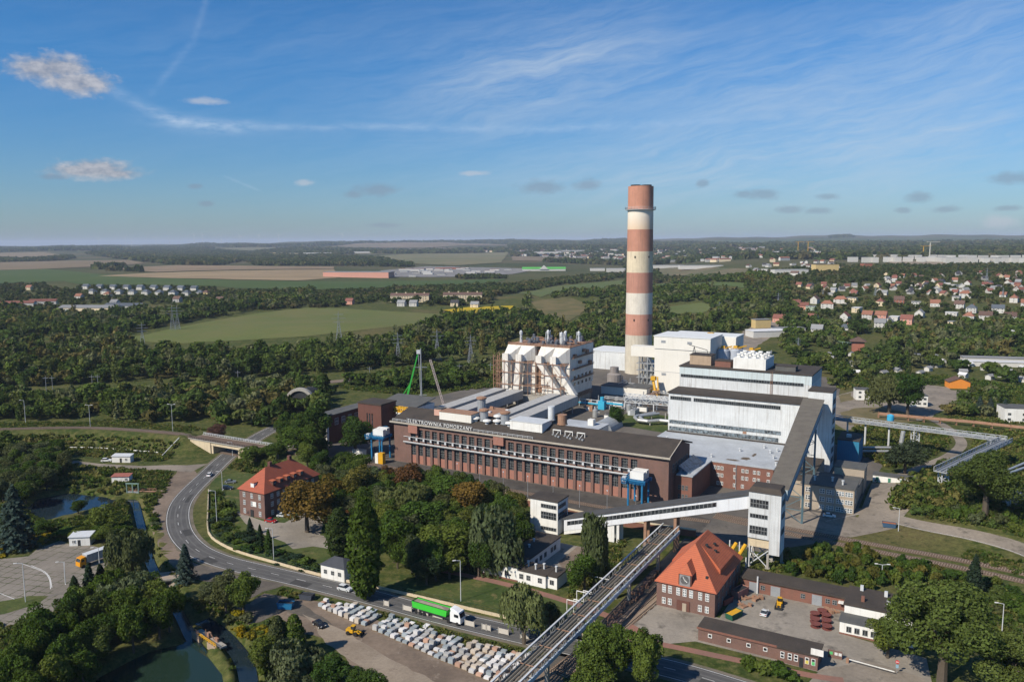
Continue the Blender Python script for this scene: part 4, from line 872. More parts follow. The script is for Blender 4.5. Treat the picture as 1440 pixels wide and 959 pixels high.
# ---------------------------------------------------------------- red brick house on the left
t = pthing('brick_villa', 'three-storey dark brick villa with orange hip roof and five small dormers', 'brick house', -5, -86)
MB().box(0, 0, 0, 13, 28, 9.7).build('wall', BRICK, t); hip(0, 0, 13, 28, 9.7, 17.0, (7, 20.5)).build('roof', TILE2, t)
for b in (5.0, 8.5, 12, 15.5, 19):
    d = MB().box(9.6, b, 11.4, 12.4, b + 1.5, 12.9).build('dormer', BROWNB, t); MB().box(9.0, b - .2, 12.9, 12.6, b + 1.7, 13.1).build('dormer_roof', TILE, d); MB().box(12.4, b + .3, 11.7, 12.46, b + 1.2, 12.7).build('dormer_window', GLASS2, d)
d = MB().box(5.5, .6, 11, 7.2, 3, 12.6).build('dormer', PLASTER, t); MB().box(5.3, .4, 12.6, 7.4, 3.6, 12.8).build('dormer_roof', TILE, d)
for b in (9, 19): MB().box(5.6, b, 16, 6.8, b + 1.2, 18.4).build('chimney_stack', BROWNB, t)
for z in (.8, 4, 7):
    for a in (2, 6, 10): win(t, 'f', a, 0, z, 1.2, 1.8, 2, 2, fm=FRAMEW, gm=GLASS2) if not (z < 1 and a == 6) else None
    for b in range(3, 26, 3): win(t, 'r', b, 13, z, 1.2, 1.8, 2, 2, fm=FRAMEW, gm=GLASS2)
MB().box(5.6, -.15, 0, 7.2, 0, 2.6).build('door', DARK, t); MB().box(7.0, -.2, 4.1, 8.8, -.05, 5.9).build('banner', PLASTER, t)
t = pthing('villa_outbuilding', 'small dark-roofed outbuilding behind the brick villa', 'shed', -16, -62); MB().box(0, 0, 0, 9, 10, 4).build('wall', BRICK, t); MB().extr([(-.4, 4), (9.4, 4), (4.5, 6.6)], 'y', -.4, 10.4).build('roof', FELT2, t)
# ---------------------------------------------------------------- yard sheds, gatehouse, white building
t = pthing('yard_shed', 'long low brick shed with dark felt roof along the back of the yard', 'shed', 173.5, -61)
MB().box(0, 0, 0, 28.5, 6.5, 3.6).build('wall', BRICK2, t); MB().box(-.4, -.5, 3.6, 28.9, 6.9, 4.0).build('roof', FELT, t)
for a in (2.4, 8.4, 19.5): MB().box(a, -.1, 0, a + 2.6, 0, 2.9).build('door', STEEL, t)
for a in (5.6, 16.5, 23, 24.8): win(t, 'f', a, 0, 1.2, 1.2, 1.3, 2, 2, fm=FRAMEG)
MB().box(26.4, -1.8, 2.6, 28.3, -.1, 2.75).build('awning', PLASTER, t); MB().lathe([(.25, 0), (.25, 5)], 4.8, -.4, 8).build('flue', LSTEEL, t)
t = pthing('gatehouse', 'long low brick gatehouse with felt roof and small windows along the street', 'gatehouse', 171.5, -96)
MB().box(0, 0, 0, 19.3, 6, 3.3).box(19.4, -.8, 0, 28.6, 5.4, 3.5).build('wall', BRICK, t); MB().box(-.25, -.3, 3.3, 19.3, 6.3, 3.6).box(19.3, -1.1, 3.5, 28.9, 5.7, 3.85).build('roof', FELT, t); MB().box(-.3, -.4, 3.15, 19.35, -.3, 3.7).build('coping', BRICK2, t)
for a in (2.5, 7.2, 12, 16): win(t, 'f', a, 0, 1.4, 1.0, 1.0, 1, 1, fm=FRAMEW, fr=.14)
for a in (20.2, 21.9, 23.3, 25.8, 27.2): win(t, 'f', a, -.8, 1.2, .9, 1.6, 1, 2, fm=FRAMEW, fr=.12)
MB().box(24.5, -.95, 0, 25.4, -.8, 2.4).build('door', DARK, t)
MB().box(25.9, -.98, 1.3, 26.6, -.945, 2.1).build('poster', mat('yellow_poster', (.6, .5, .1)), t); MB().box(27.3, -.98, 1.3, 28.0, -.945, 2.1).build('poster', mat('green_poster', (.1, .45, .15)), t)
MB().box(27, -1.0, 3.9, 29.8, -.85, 5.4).build('roof_sign', PLASTER, t); MB().bar((27.2, -.8, 3.85), (27.2, -.8, 5.2), .06).bar((29.5, 2, 3.8), (29.5, -.8, 5.2), .06).build('sign_post', STEEL, t)
t = pthing('canteen_building', 'white two-level building with brown felt roof between yard and big tree', 'building', 202, -75)
MB().box(0, 0, 0, 17, 5, 3.4).box(.4, 5, 0, 17, 17, 5.8).build('wall', PLASTER, t); MB().box(-.3, -.3, 3.4, 17.3, 5, 3.7).build('lower_roof', FELT2, t); MB().box(.1, 4.8, 5.8, 17.3, 17.3, 6.2).build('roof', FELT, t)
for i in range(8): win(t, 'f', 1.6 + i * 1.9, 0, .9, 1.2, 1.5, 2, 1, fm=FRAMEG)
for a, b in ((4, 8), (9, 14), (3, 15), (10, 9)): MB().box(a, b, 6.2, a + .8, b + .8, 7.6).build('chimney_stack', BRICK2 if a == 4 else LSTEEL, t)
MB().box(-.06, -.1, 0, 17.1, -.02, .45).build('plinth', BRICK2, t)
# ---------------------------------------------------------------- truss pipe bridge over the road
x, y = W(143.6, -176); t = thing('pipe_bridge', 'long grey lattice pipe bridge carrying pipes diagonally over the street', 'pipe bridge', (x, y, 0), TH)
Lb = 134.0; z0 = 6.6; DPIPE = mat('dirty_pipe_lagging', (.26, .24, .20), var=.4, sc=1.2, col2=(.14, .12, .09), amt=.9)
m = MB()
for xx in (0, 5.2):
    m.box(xx - .14, 0, z0 - .1, xx + .14, Lb, z0 + .15).box(xx - .12, 0, z0 + 1.7, xx + .12, Lb, z0 + 1.95)
    for k in range(int(Lb / 2.4)):
        y_ = k * 2.4; m.bar((xx, y_, z0), (xx, y_, z0 + 1.8), .07).bar((xx, y_, z0 + (1.8 if k % 2 else 0)), (xx, y_ + 2.4, z0 + (0 if k % 2 else 1.8)), .06)
for k in range(int(Lb / 2.4)): m.box(0, k * 2.4 - .1, z0 - .1, 5.2, k * 2.4 + .1, z0 + .1); 
m.build('truss', mat('dark_truss', (.19, .19, .185), var=.25, sc=.4), t)
for xx in (0, 5.2): MB().box(xx - .2, 0, z0 + 1.92, xx + .2, Lb, z0 + 2.1).build('top_chord', LSTEEL, t)
for k, (xx, r_, zz_, mt_) in enumerate(((.7, .22, .45, DPIPE), (1.4, .3, .5, DPIPE), (2.2, .34, .55, DPIPE), (3.0, .22, .42, DPIPE), (3.6, .16, .38, CONC), (4.3, .2, .42, RUST), (1.8, .16, 1.15, DPIPE))): MB().tube([(xx, 0, z0 + zz_), (xx, Lb, z0 + zz_)], r_, 8).build('pipe', mt_, t)
MB().box(5.25, 0, z0 - .5, 5.6, Lb, z0 + .5).build('cable_tray', mat('pale_blue_steel', (.42, .50, .58), var=.12, sc=.3), t)
for k in range(int(Lb / 3)): 
    if k % 3 == 0: MB().box(.3, k * 3 + .6, z0 + .9, 4.9, k * 3 + .8, z0 + 1.05).build('saddle', RUST, t)
for y_ in (16, 42, 68, 92, 116): 
    m = MB().box(.2, y_ - .5, 0, 1.0, y_ + .5, z0 - .1).box(4.2, y_ - .5, 0, 5.0, y_ + .5, z0 - .1).box(.2, y_ - .3, z0 - .9, 5, y_ + .3, z0 - .1); m.build('pier', CONC, t)
m = MB()
for y_ in (70, 76): m.tube([(0, y_, z0 + 1), (-4, y_, z0 + 1), (-4, y_, z0 - 2)], .12, 6).tube([(0, y_ + 1, z0 + 1), (-2.5, y_ + 1, z0 + 1), (-2.5, y_ + 1, 0)], .12, 6)
m.tube([(-.3, 90, 6), (-8, 90, 6), (-8, 90, 0)], .14, 6); m.build('branch_pipe', PLASTER, t)
# conveyor bridge on the right and its lattice supports
def wbridge(name, lab, cat, pts, w, zs_, sup, m1, deck):
    t = thing(name, lab, cat, (0, 0, 0)); m = MB(); d = MB()
    for (p, z0_), (q, z1_) in zip(zip(pts[:-1], zs_[:-1]), zip(pts[1:], zs_[1:])):
        L = math.hypot(q[0] - p[0], q[1] - p[1]); m.truss((*p, z0_), (*q, z1_), w, 1.7, max(3, int(L / 2.6)), .13, top=False)
        n_ = ((q[1] - p[1]) / L, -(q[0] - p[0]) / L)
        c_ = [(p[0] + n_[0] * s * w * .46, p[1] + n_[1] * s * w * .46, z0_ - .1) for s in (1, -1)] + [(q[0] + n_[0] * s * w * .46, q[1] + n_[1] * s * w * .46, z1_ - .1) for s in (-1, 1)]
        d.add([(a, b, c) for a, b, c in c_] + [(a, b, c + .35) for a, b, c in c_], [(3, 2, 1, 0), (4, 5, 6, 7), (0, 1, 5, 4), (1, 2, 6, 5), (2, 3, 7, 6), (3, 0, 4, 7)])
        for s in (-.3, 0, .3): d.bar((p[0] + n_[0] * s * w, p[1] + n_[1] * s * w, z0_ + .5), (q[0] + n_[0] * s * w, q[1] + n_[1] * s * w, z1_ + .5), .22, 6)
    m.build('girder', m1, t); d.build('deck', deck, t)
    for (sx_, sy_, zt, lat) in sup:
        g = tz(sx_, sy_) - .3; s = MB()
        if lat:
            for i in (-1.3, 1.3):
                for j in (-1.3, 1.3): s.bar((sx_ + i, sy_ + j, g), (sx_ + i, sy_ + j, zt), .17)
            k = 6
            for e in range(k):
                a_, b_ = g + (zt - g) * e / k, g + (zt - g) * (e + 1) / k; f = 1 if e % 2 else -1
                s.bar((sx_ - 1.3 * f, sy_ - 1.3, a_), (sx_ + 1.3 * f, sy_ - 1.3, b_), .1).bar((sx_ + 1.3, sy_ - 1.3 * f, a_), (sx_ + 1.3, sy_ + 1.3 * f, b_), .1).bar((sx_ - 1.3, sy_ - 1.3 * f, a_), (sx_ - 1.3, sy_ + 1.3 * f, b_), .1)
            s.box(sx_ - 2, sy_ - 2, g, sx_ + 2, sy_ + 2, g + .8)
        else: s.bar((sx_, sy_, g), (sx_, sy_, zt), .45, 6)
        s.build('support', LSTEEL, t)
    return t
def onl(p, q, t_): return (p[0] + (q[0] - p[0]) * t_, p[1] + (q[1] - p[1]) * t_)
zB = 11.5; PBs = [G(1172, 589, zB), G(1290, 604, zB), G(1415, 620, zB)]; PB4 = G(1322, 664, zB)
wbridge('pipe_bridge', 'grey lattice bridge with pipes running right from the boiler house over the yard', 'pipe bridge', PBs, 4.2, [zB] * 3, [(*onl(PBs[0], PBs[1], .18), zB, 0), (*onl(PBs[0], PBs[1], .4), zB, 0), (*onl(PBs[0], PBs[1], .68), zB, 0), (*onl(PBs[0], PBs[1], .98), zB, 1), (*onl(PBs[1], PBs[2], .85), zB, 1)], mat('bridge_steel', (.36, .38, .39), var=.2, sc=.5), STEEL)
wbridge('pipe_bridge', 'grey pipe bridge slanting down the slope and ending on a lattice tower', 'pipe bridge', [PBs[2], G(1370, 641, zB), PB4], 4.6, [zB] * 3, [(*onl(PB4, PBs[2], .05), zB, 1), (*onl(PB4, PBs[2], .5), zB, 1)], MATS['bridge_steel'], STEEL)
pe = [G(1398, 682, 13), G(1425, 692, 13), G(1490, 722, 12)]
wbridge('pipe_bridge', 'short grey pipe bridge leaving the frame behind the large tree', 'pipe bridge', pe, 3.6, [13, 13, 12], [(*onl(pe[0], pe[1], .95), 13, 1)], MATS['bridge_steel'], STEEL)
t = thing('pipe_run', 'rusty brown pipe run on low trestles behind the long lattice bridge', 'pipes', (0, 0, 0))
pr_ = [G(1236, 583, 2), G(1300, 589, 2), G(1370, 595, 2), G(1450, 604, 2)]
for k in range(2): MB().tube([(x, y + k * 1.4, 2.2 + k * .5) for x, y in pr_], .45, 6).build('pipe', RUST, t)
m = MB()
for p, q in zip(pr_[:-1], pr_[1:]):
    for f in (0, .33, .66): x, y = onl(p, q, f); m.bar((x, y, 0), (x, y + .7, 3.4), .16).bar((x, y + 1.4, 0), (x, y + .7, 3.4), .16)
m.build('trestle', RUST, t)
t = thing('duct_column', 'fat pale duct rising beside the posts of the long lattice bridge', 'duct', (*G(1264, 640), 0)); MB().bar((0, 0, 0), (1.5, 0, zB), 1.0, 10).build('duct', SILVER, t)
t = thing('heating_pipes', 'two fat grey insulated pipes lying on the right hand slope', 'pipes', (0, 0, 0))
for k in (0, 8):
    pA_, pB_ = G(1405, 655 + k, 6), G(1480, 622 + k, 6); MB().tube([(*pA_, tz(*pA_) + 1.5), (*pB_, tz(*pB_) + 1.5)], .6, 8).build('pipe', SILVER, t)
t = thing('heating_pipes', 'pair of grey pipes on low trestles beside the blue shed', 'pipes', (0, 0, 0))
for z in (2.2, 4.0):
    pA_, pB_ = G(1202, 632, 3), G(1262, 632, 3); MB().tube([(*pA_, z), (*pB_, z)], .55, 8).build('pipe', SILVER, t)
t = thing('storage_tank', 'small bright blue tank on the lattice bridge', 'tank', (*G(1252, 592, zB), zB + .3)); MB().lathe([(1.6, 0), (1.6, 2.6), (.5, 3.1)], n=14).build('shell', mat('sky_blue_paint', (.05, .38, .62)), t)
# retaining wall in front of the hall
t = thing('retaining_wall', 'brick retaining wall with cream coping below the hall front', 'wall', (0, 0, 0)); pw = [W(30, -15), W(60, -20), W(86, -26.5), W(118, -30), W(150, -27)]
m = MB(); c = MB()
for p, q in zip(pw[:-1], pw[1:]):
    L = math.hypot(q[0] - p[0], q[1] - p[1]); an = math.atan2(q[1] - p[1], q[0] - p[0]); mx, my = (p[0] + q[0]) / 2, (p[1] + q[1]) / 2
    m.boxc(mx, my, 0, L, .6, 2.3, an); c.boxc(mx, my, 2.3, L, 1.0, .3, an)
m.build('wall', BRICK2, t); c.build('coping', CREAMC, t)
# ---------------------------------------------------------------- small plant equipment standing about the yards
rc = random.Random(9)
EQ = [MB().boxc(0, 0, 0, 3, 2, 2.4).boxc(.4, 0, 2.4, .8, .8, .9).mesh('equipment_cabinet', [LSTEEL]), MB().boxc(0, 0, 0, 6, 2.4, 2.6).box(-3.1, -1.3, 2.6, 3.1, 1.3, 2.75, 1).mesh('equipment_cabinet', [PLASTER, FELT2]), MB().lathe([(1.5, 0), (1.5, 4.2), (.4, 4.9)], n=12).bar((1.5, 0, 3), (3, 0, 3), .2).mesh('equipment_cabinet', [SILVER]), MB().boxc(0, 0, 0, 2, 2, 3.4).bar((0, 0, 3), (0, 4, 3), .3, 6).mesh('equipment_cabinet', [RUST]), MB().boxc(0, 0, 0, 4, 3, 3.2).bar((-1, 0, 3), (-1, 0, 6.5), .3, 8).mesh('equipment_cabinet', [STEEL])]
EQL = ['pale steel plant cabinet standing in the yard behind the turbine hall', 'white plant container standing in the yard behind the turbine hall', 'silver plant vessel standing in the yard behind the turbine hall', 'rusty plant unit standing in the yard behind the turbine hall', 'grey plant unit with a short stack in the yard behind the turbine hall']
for a0, a1, b0, b1, n in ((52, 100, 40, 66, 8), (34, 64, 126, 168, 16), (-40, 46, 150, 168, 12), (8, 46, 214, 250, 14), (52, 86, 176, 208, 14), (-60, -24, 60, 120, 10), (85, 108, 170, 230, 8)):
    for k in range(n):
        i = rc.randrange(5); x, y = W(rc.uniform(a0, a1), rc.uniform(b0, b1)); tag(link('equipment_cabinet', EQ[i], None, (x, y, .02), TH + rc.choice((0, 1.57))), EQL[i], 'plant unit', 'plant units in the yard')
PR = [MB().tube([(0, 0, 0), (0, 0, 5), (14, 0, 5), (14, 0, 0)], .35, 6).tube([(0, 1, 0), (0, 1, 5.8), (14, 1, 5.8), (14, 1, 0)], .3, 6).mesh('yard_pipes', [SILVER]), MB().truss((0, 0, 5), (18, 0, 5), 2, 1.6, 7, .12).bar((0, 0, 0), (0, 0, 5), .2).bar((18, 0, 0), (18, 0, 5), .2).mesh('yard_pipes', [RUST])]
for k, (a, b, i) in enumerate(((36, 160, 0), (20, 158, 1), (0, 160, 0), (-22, 162, 1), (56, 190, 0), (60, 172, 1), (88, 150, 0), (28, 205, 0), (70, 200, 1))): x, y = W(a, b); tag(link('yard_pipes', PR[i], None, (x, y, 0), TH + (k % 2) * 1.57), ('silver overhead pipe loop in the yard round the filter block', 'rusty lattice pipe rack in the yard round the filter block')[i], 'pipes', 'overhead pipes in the yard')
# ---------------------------------------------------------------- water
def water(name, poly, z, col):
    m, nt_, b_ = nodes(name + '_surface'); b_.inputs['Base Color'].default_value = (*col, 1); b_.inputs['Roughness'].default_value = .08; b_.inputs['Specular IOR Level'].default_value = .34
    n_ = noise(nt_, coord(nt_, 'World'), 1.2, 3); bp = nt_.nodes.new('ShaderNodeBump'); bp.inputs['Strength'].default_value = .06; bp.inputs['Distance'].default_value = .2
    nt_.links.new(n_, bp.inputs['Height']); nt_.links.new(bp.outputs[0], b_.inputs['Normal'])
    me = bpy.data.meshes.new(name); me.from_pydata([(x, y, z) for x, y in poly], [], [tuple(range(len(poly)))]); me.materials.append(m)
    if me.polygons[0].normal.z < 0: me.flip_normals()
    tag(link(name, me), kind='structure')
def grow(poly, d):
    cx = sum(p[0] for p in poly) / len(poly); cy = sum(p[1] for p in poly) / len(poly)
    return [(x + (x - cx) / math.hypot(x - cx, y - cy) * d, y + (y - cy) / math.hypot(x - cx, y - cy) * d) for x, y in poly]
water('pond_water', grow(POND1, 1.2), -1.5, (.012, .022, .03)); water('pond_water', grow(POND2, 1.0), -1.5, (.014, .030, .020))
ribbon('stream_water', CHAN, 2.8, bpy.data.materials['pond_water_surface'], 0, zf=-1.62); ribbon('stream_water', CHAN2, 4.2, bpy.data.materials['pond_water_surface'], 0, zf=-1.58)
# ---------------------------------------------------------------- surfaces
def surf(name, c1, c2, s1=.08, s2=1.2, var=.3, c3=None, cracks=None, t3=.6):
    m, nt_, b_ = nodes(name); v = coord(nt_, 'World')
    c = mixc(nt_, ramp(nt_, noise(nt_, v, s1, 5, .65), .4, .62), c1, c2)
    if c3: c = mixc(nt_, ramp(nt_, noise(nt_, v, s1 * 2.7, 4, .7), t3, t3 + .12), c, c3)
    c = mixc(nt_, 1.0, c, mixc(nt_, noise(nt_, v, s2, 3, .7), (1 - var,) * 3, (1 + var,) * 3), 'MULTIPLY')
    if cracks:
        rot, pit, wd_, cc, k = cracks; mp = nt_.nodes.new('ShaderNodeMapping'); mp.inputs['Rotation'].default_value = (0, 0, rot); nt_.links.new(v, mp.inputs[0]); sx_ = nt_.nodes.new('ShaderNodeSeparateXYZ'); nt_.links.new(mp.outputs[0], sx_.inputs[0])
        br_ = ramp(nt_, noise(nt_, v, .12, 3), .35, .6); wob = mth(nt_, 'MULTIPLY', noise(nt_, v, .9, 2), .25)
        for ax in (0, 1):
            fr = mth(nt_, 'FRACT', mth(nt_, 'ADD', mth(nt_, 'DIVIDE', sx_.outputs[ax], pit), wob)); q = mth(nt_, 'LESS_THAN', fr, wd_ / pit)
            c = mixc(nt_, mth(nt_, 'MULTIPLY', mth(nt_, 'MULTIPLY', q, br_), k), c, cc)
    nt_.links.new(c, b_.inputs['Base Color']); b_.inputs['Roughness'].default_value = .95; b_.inputs['Specular IOR Level'].default_value = .15
    return m
ASPH = surf('road_asphalt', (.082, .081, .08), (.105, .103, .10), .12, 2.0, .2, (.06, .059, .058))
DUST = surf('dusty_concrete', (.25, .215, .175), (.185, .16, .13), .06, 1.0, .32, (.125, .11, .09), None, .55)
DIRT = surf('bare_dirt', (.20, .155, .118), (.135, .105, .082), .07, .9, .35, (.27, .225, .18))
PLANT = surf('plant_yard_surface', (.10, .092, .082), (.14, .125, .108), .05, .9, .35, (.065, .06, .055))
SLAB = surf('slab_paving', (.225, .20, .17), (.175, .155, .13), .05, .8, .3, (.125, .112, .09), (R(12), 3.4, .42, (.055, .065, .028), .85))
PAVE = surf('yard_paving', (.28, .25, .21), (.20, .18, .152), .05, 1.0, .3, (.13, .117, .10), None, .56)
REDP = surf('red_brick_paving', (.25, .13, .10), (.21, .12, .095), .1, 1.5, .25)
LAWN = surf('mown_grass', (.042, .066, .017), (.078, .092, .028), .09, .9, .6, (.125, .112, .045), None, .55)
BALL = surf('rail_ballast', (.125, .088, .066), (.165, .12, .09), .1, 2.0, .4, (.085, .068, .056))
WHITEP = mat('road_paint', (.62, .62, .60), var=.2, sc=.6, kind='World')
sheet('plant_yard', [W(a, b) for a, b in ((-62, -13), (60, -16.5), (150, -26), (172, -30), (195, -4), (195, 26), (195, 60), (198, 112), (170, 130), (150, 330), (40, 350), (-50, 300), (-75, 120))], PLANT, .02, 6)
sheet('hall_front_yard', [W(a, b) for a, b in ((-10, -13.5), (60, -16), (118, -24), (150, -24), (150, -8), (128, -.6), (0, -.6), (-10, -2))], surf('dark_apron', (.06, .056, .052), (.09, .083, .075), .1, 1, .3, (.04, .038, .036)), .032, 5)
sheet('garden_patch', [W(a, b) for a, b in ((52, 118), (104, 108), (103, 150), (58, 152))], LAWN, .028, 4)
sheet('bare_lot', GP([(1165, 560), (1215, 545), (1300, 540), (1335, 545), (1350, 565), (1300, 590), (1240, 600), (1190, 605), (1165, 590)]), DUST, .024, 6, jitter=.6)
sheet('dry_grass', GP([(1180, 580), (1205, 574), (1240, 572), (1285, 583), (1290, 592), (1240, 598), (1195, 598)]), surf('dry_grass_cover', (.12, .105, .05), (.16, .13, .07), .1, 1, .3), .04, 4, jitter=.5)
sheet('dry_grass', GP([(1180, 556), (1196, 552), (1200, 562), (1182, 566)]), bpy.data.materials['dry_grass_cover'], .04, 4, jitter=.4)
sheet('bare_lot', GP([(1325, 548), (1380, 550), (1450, 554), (1450, 563), (1380, 559), (1335, 562)]), DUST, .03, 6, jitter=.5)
sheet('bare_lot', GP([(1030, 480), (1062, 462), (1120, 456), (1120, 468), (1080, 480), (1045, 500)]), DUST, .024, 8, jitter=1)
# access road on the right, railway beside it
ACC = spline([G(1500, 812), G(1440, 788), G(1370, 768), G(1300, 750), G(1245, 733), G(1205, 722), G(1150, 730)], 3)
ACC2 = spline([G(1222, 735), G(1236, 700), G(1262, 675), G(1300, 656), G(1336, 640), G(1352, 622), G(1330, 600), G(1300, 585)], 3)
ribbon('access_road', ACC, 7.4, DUST, .05); ribbon('side_road', ACC2, 5.0, DUST, .054)
sheet('office_yard', [W(a, b) for a, b in ((170, -3), (196, -3), (208, 10), (212, 30), (214, 64), (196, 64), (196, 40), (196, 18), (172, 18))], DUST, .06, 3)
for dn in (0,):
    ribbon('road_marking', offs(ACC, 3.2), .14, WHITEP, .058)
def track(lab, path, zf=None, dz=.04, wid=3.4, rail_c=None, ballast=True):
    t_ = bpy.data.objects.new('railway_track', None); COL.objects.link(t_); tag(t_, lab, kind='structure')
    z = lambda p: (tz(*p) if zf is None else zf)
    if ballast: o_ = ribbon('ballast', path, wid, BALL, dz, zf); o_.parent = t_; del o_['kind']
    for s in (-.75, .75):
        q = offs(path, s); m_ = MB()
        for a, b in zip(q[:-1], q[1:]): m_.bar((*a, z(a) + .27 + dz), (*b, z(b) + .27 + dz), .075)
        m_.build('rail', RAILM, t_)
    m_ = MB(); acc = 0; N_ = normals2(path)
    for i in range(len(path) - 1):
        p, q = path[i], path[i + 1]; L = math.hypot(q[0] - p[0], q[1] - p[1])
        while acc < L:
            f = acc / L; x, y = p[0] + (q[0] - p[0]) * f, p[1] + (q[1] - p[1]) * f; m_.boxc(x, y, z((x, y)) + dz + .02, .3, 2.5, .16, math.atan2(q[1] - p[1], q[0] - p[0])); acc += .75
        acc -= L
    o_ = m_.build('sleepers', SLEEP, t_); o_['kind'] = 'stuff'
    return t_
RAILM = mat('rail_steel', (.20, .15, .12), var=.25, sc=1, metal=.3, rough=.5); SLEEP = mat('sleeper_concrete', (.30, .235, .18), var=.2, sc=1, kind='World')
track('upper track beside the access road', spline([W(150, -1), W(176, -3.5), W(208, -7), W(245, -12), W(280, -19)], 4)); track('lower track beside the access road', spline([W(150, -4), W(176, -8.5), W(208, -12.5), W(245, -17.5), W(280, -25)], 4))
track('track along the hall front', spline([W(-60, -9), W(0, -10), W(60, -12.5), W(110, -14), W(150, -10)], 5))
sheet('track_bed', [W(a, b) for a, b in ((147, -30), (163, -30), (163, -60), (154, -84), (153.5, -112), (147, -128), (141, -128), (146, -100), (146.5, -60))], surf('dark_yard', (.075, .068, .06), (.11, .10, .088), .12, 1, .35, (.05, .045, .04)), .03, 3)
track('sunken track under the pipe bridge', spline([W(152.5, -30), W(152.2, -80), W(149.5, -105), W(146.5, -128)], 4)); track('second track under the pipe bridge', spline([W(156.5, -32), W(155, -70), W(152.8, -95), W(149, -128)], 4))
# embankment railway on the left
track('embankment track towards the road bridge', RAIL1[:-1], None, .06, 5.0); 
REAR = spline([G(-60, 556, 2), G(60, 551, 2), G(180, 547, 2), G(300, 543, 2), G(400, 537, 2), G(470, 533, 2), G(600, 520, 2), G(700, 515, 2)], 12)
ribbon('rear_railway', REAR, 12, surf('rear_ballast', (.15, .12, .095), (.19, .15, .115), .05, .5, .3), .15)
# main road
ribbon('road_shoulder', ROADC, 10.4, surf('shoulder', (.17, .145, .115), (.115, .105, .07), .1, 1.2, .35), .03)
ribbon('main_road', ROADC, 8.2, ASPH, .05)
for d in (3.75, -3.75): ribbon('road_marking', offs(ROADC, d), .16, WHITEP, .058)
for d in (1.1, -1.0, 2.9, -2.8): ribbon('tyre_track', offs(ROADC, d), .55, surf('worn_asphalt', (.125, .122, .118), (.105, .103, .10), .2, 1.5, .2), .054)
for k in range(0, len(ROADC) - 2, 3): ribbon('road_marking', ROADC[k:k + 2], .14, WHITEP, .059)
sheet('dirt_shoulder', GP([(258, 655), (225, 690), (216, 715), (214, 745), (224, 772), (250, 800), (268, 790), (240, 760), (236, 735), (240, 712), (256, 690), (282, 668)]), DIRT, .036, 3, jitter=.5)
sheet('dirt_shoulder', GP([(268, 788), (300, 800), (345, 812), (400, 822), (372, 832), (345, 845), (330, 858), (350, 878), (400, 860), (470, 880), (420, 845), (380, 838), (355, 850), (320, 840), (300, 820), (262, 812)]), surf('dark_dirt', (.12, .105, .088), (.085, .075, .065), .1, 1, .3, (.17, .145, .12)), .036, 3, jitter=.3)
sheet('stone_yard', GP([(372, 834), (420, 842), (455, 846), (520, 868), (600, 895), (680, 915), (745, 930), (790, 950), (800, 1010), (560, 1010), (500, 940), (470, 900), (430, 890), (395, 870), (350, 850)]), DIRT, .032, 3, jitter=.3)
sheet('stone_yard_track', GP([(425, 862), (470, 880), (560, 930), (690, 1000), (640, 1010), (540, 960), (460, 905)]), surf('dusty_dirt', (.27, .225, .175), (.21, .17, .13), .12, 1.3, .3, (.15, .12, .095)), .038, 3, jitter=.3)
rq = random.Random(4)
for k in (6, 19, 31, 44, 57, 66, 78, 92, 104, 117):
    if k + 4 < len(ROADC): ribbon('road_patch', offs(ROADC[k:k + rq.choice((3, 4))], rq.choice((-1.9, 1.9))), rq.choice((1.6, 2.6, 3.0)), surf('patched_asphalt', (.05, .05, .05), (.065, .064, .062), .3, 2, .2), .056)
# concrete lot on the left
sheet('concrete_lot', GP([(-60, 800), (-10, 787), (40, 782), (52, 772), (85, 760), (105, 768), (128, 766), (158, 776), (150, 795), (130, 812), (118, 828), (125, 838), (160, 832), (150, 842), (110, 850), (60, 868), (20, 878), (-60, 895)]), SLAB, .03, 3)
sheet('traffic_island', GP([(-40, 852), (0, 846), (40, 838), (68, 838), (55, 848), (10, 862), (-40, 872)]), LAWN, .05, 3, jitter=.2)
for pts in ([(30, 792), (52, 800), (64, 806), (70, 816), (71, 828)], [(44, 795), (62, 803), (70, 812), (73, 826)], [(90, 790), (92, 822)], [(0, 834), (30, 846)], [(30, 846), (0, 852)]): ribbon('lot_marking', spline(GP(pts), 2), .2, WHITEP, .044)
sheet('lot_drive', GP([(70, 850), (160, 828), (215, 812), (262, 808), (262, 816), (215, 822), (165, 840), (120, 856)]), DUST, .04, 3, jitter=.2)
sheet('track_path', GP([(88, 646), (140, 652), (200, 655), (262, 654), (292, 652), (268, 664), (230, 660), (190, 661), (130, 658), (90, 650)]), DUST, .04, 4, jitter=.3)
# villa garden, footpaths, yard of the clock house
sheet('villa_lawn', GP([(300, 672), (290, 700), (294, 745), (330, 778), (420, 798), (520, 815), (530, 790), (470, 760), (440, 700), (350, 660)]), LAWN, .026, 4)
sheet('villa_forecourt', GP([(318, 706), (336, 724), (345, 736), (372, 752), (400, 762), (412, 772), (440, 768), (480, 774), (520, 778), (520, 768), (450, 752), (455, 735), (440, 715), (400, 735), (372, 733), (340, 722)]), PAVE, .04, 3)
sheet('roadside_lawn', GP([(536, 822), (560, 815), (620, 822), (680, 812), (720, 826), (800, 846), (850, 868), (850, 888), (800, 876), (700, 855), (600, 834)]), LAWN, .028, 4)
ribbon('footpath', spline([G(610, 800), G(675, 813), G(730, 826), G(800, 846), G(870, 872), G(905, 892)], 4), 2.6, REDP, .046)
sheet('workshop_court', GP([(785, 790), (812, 768), (850, 778), (850, 800), (800, 812)]), DIRT, .03, 3)
sheet('clock_house_yard', [W(a, b) for a, b in ((153.5, -112), (155, -84), (155, -81.5), (173, -81.5), (173, -54), (203, -57), (203, -75), (222, -78), (224, -92), (214, -108), (205, -100), (200.5, -97), (171, -97), (165, -102))], PAVE, .04, 4)
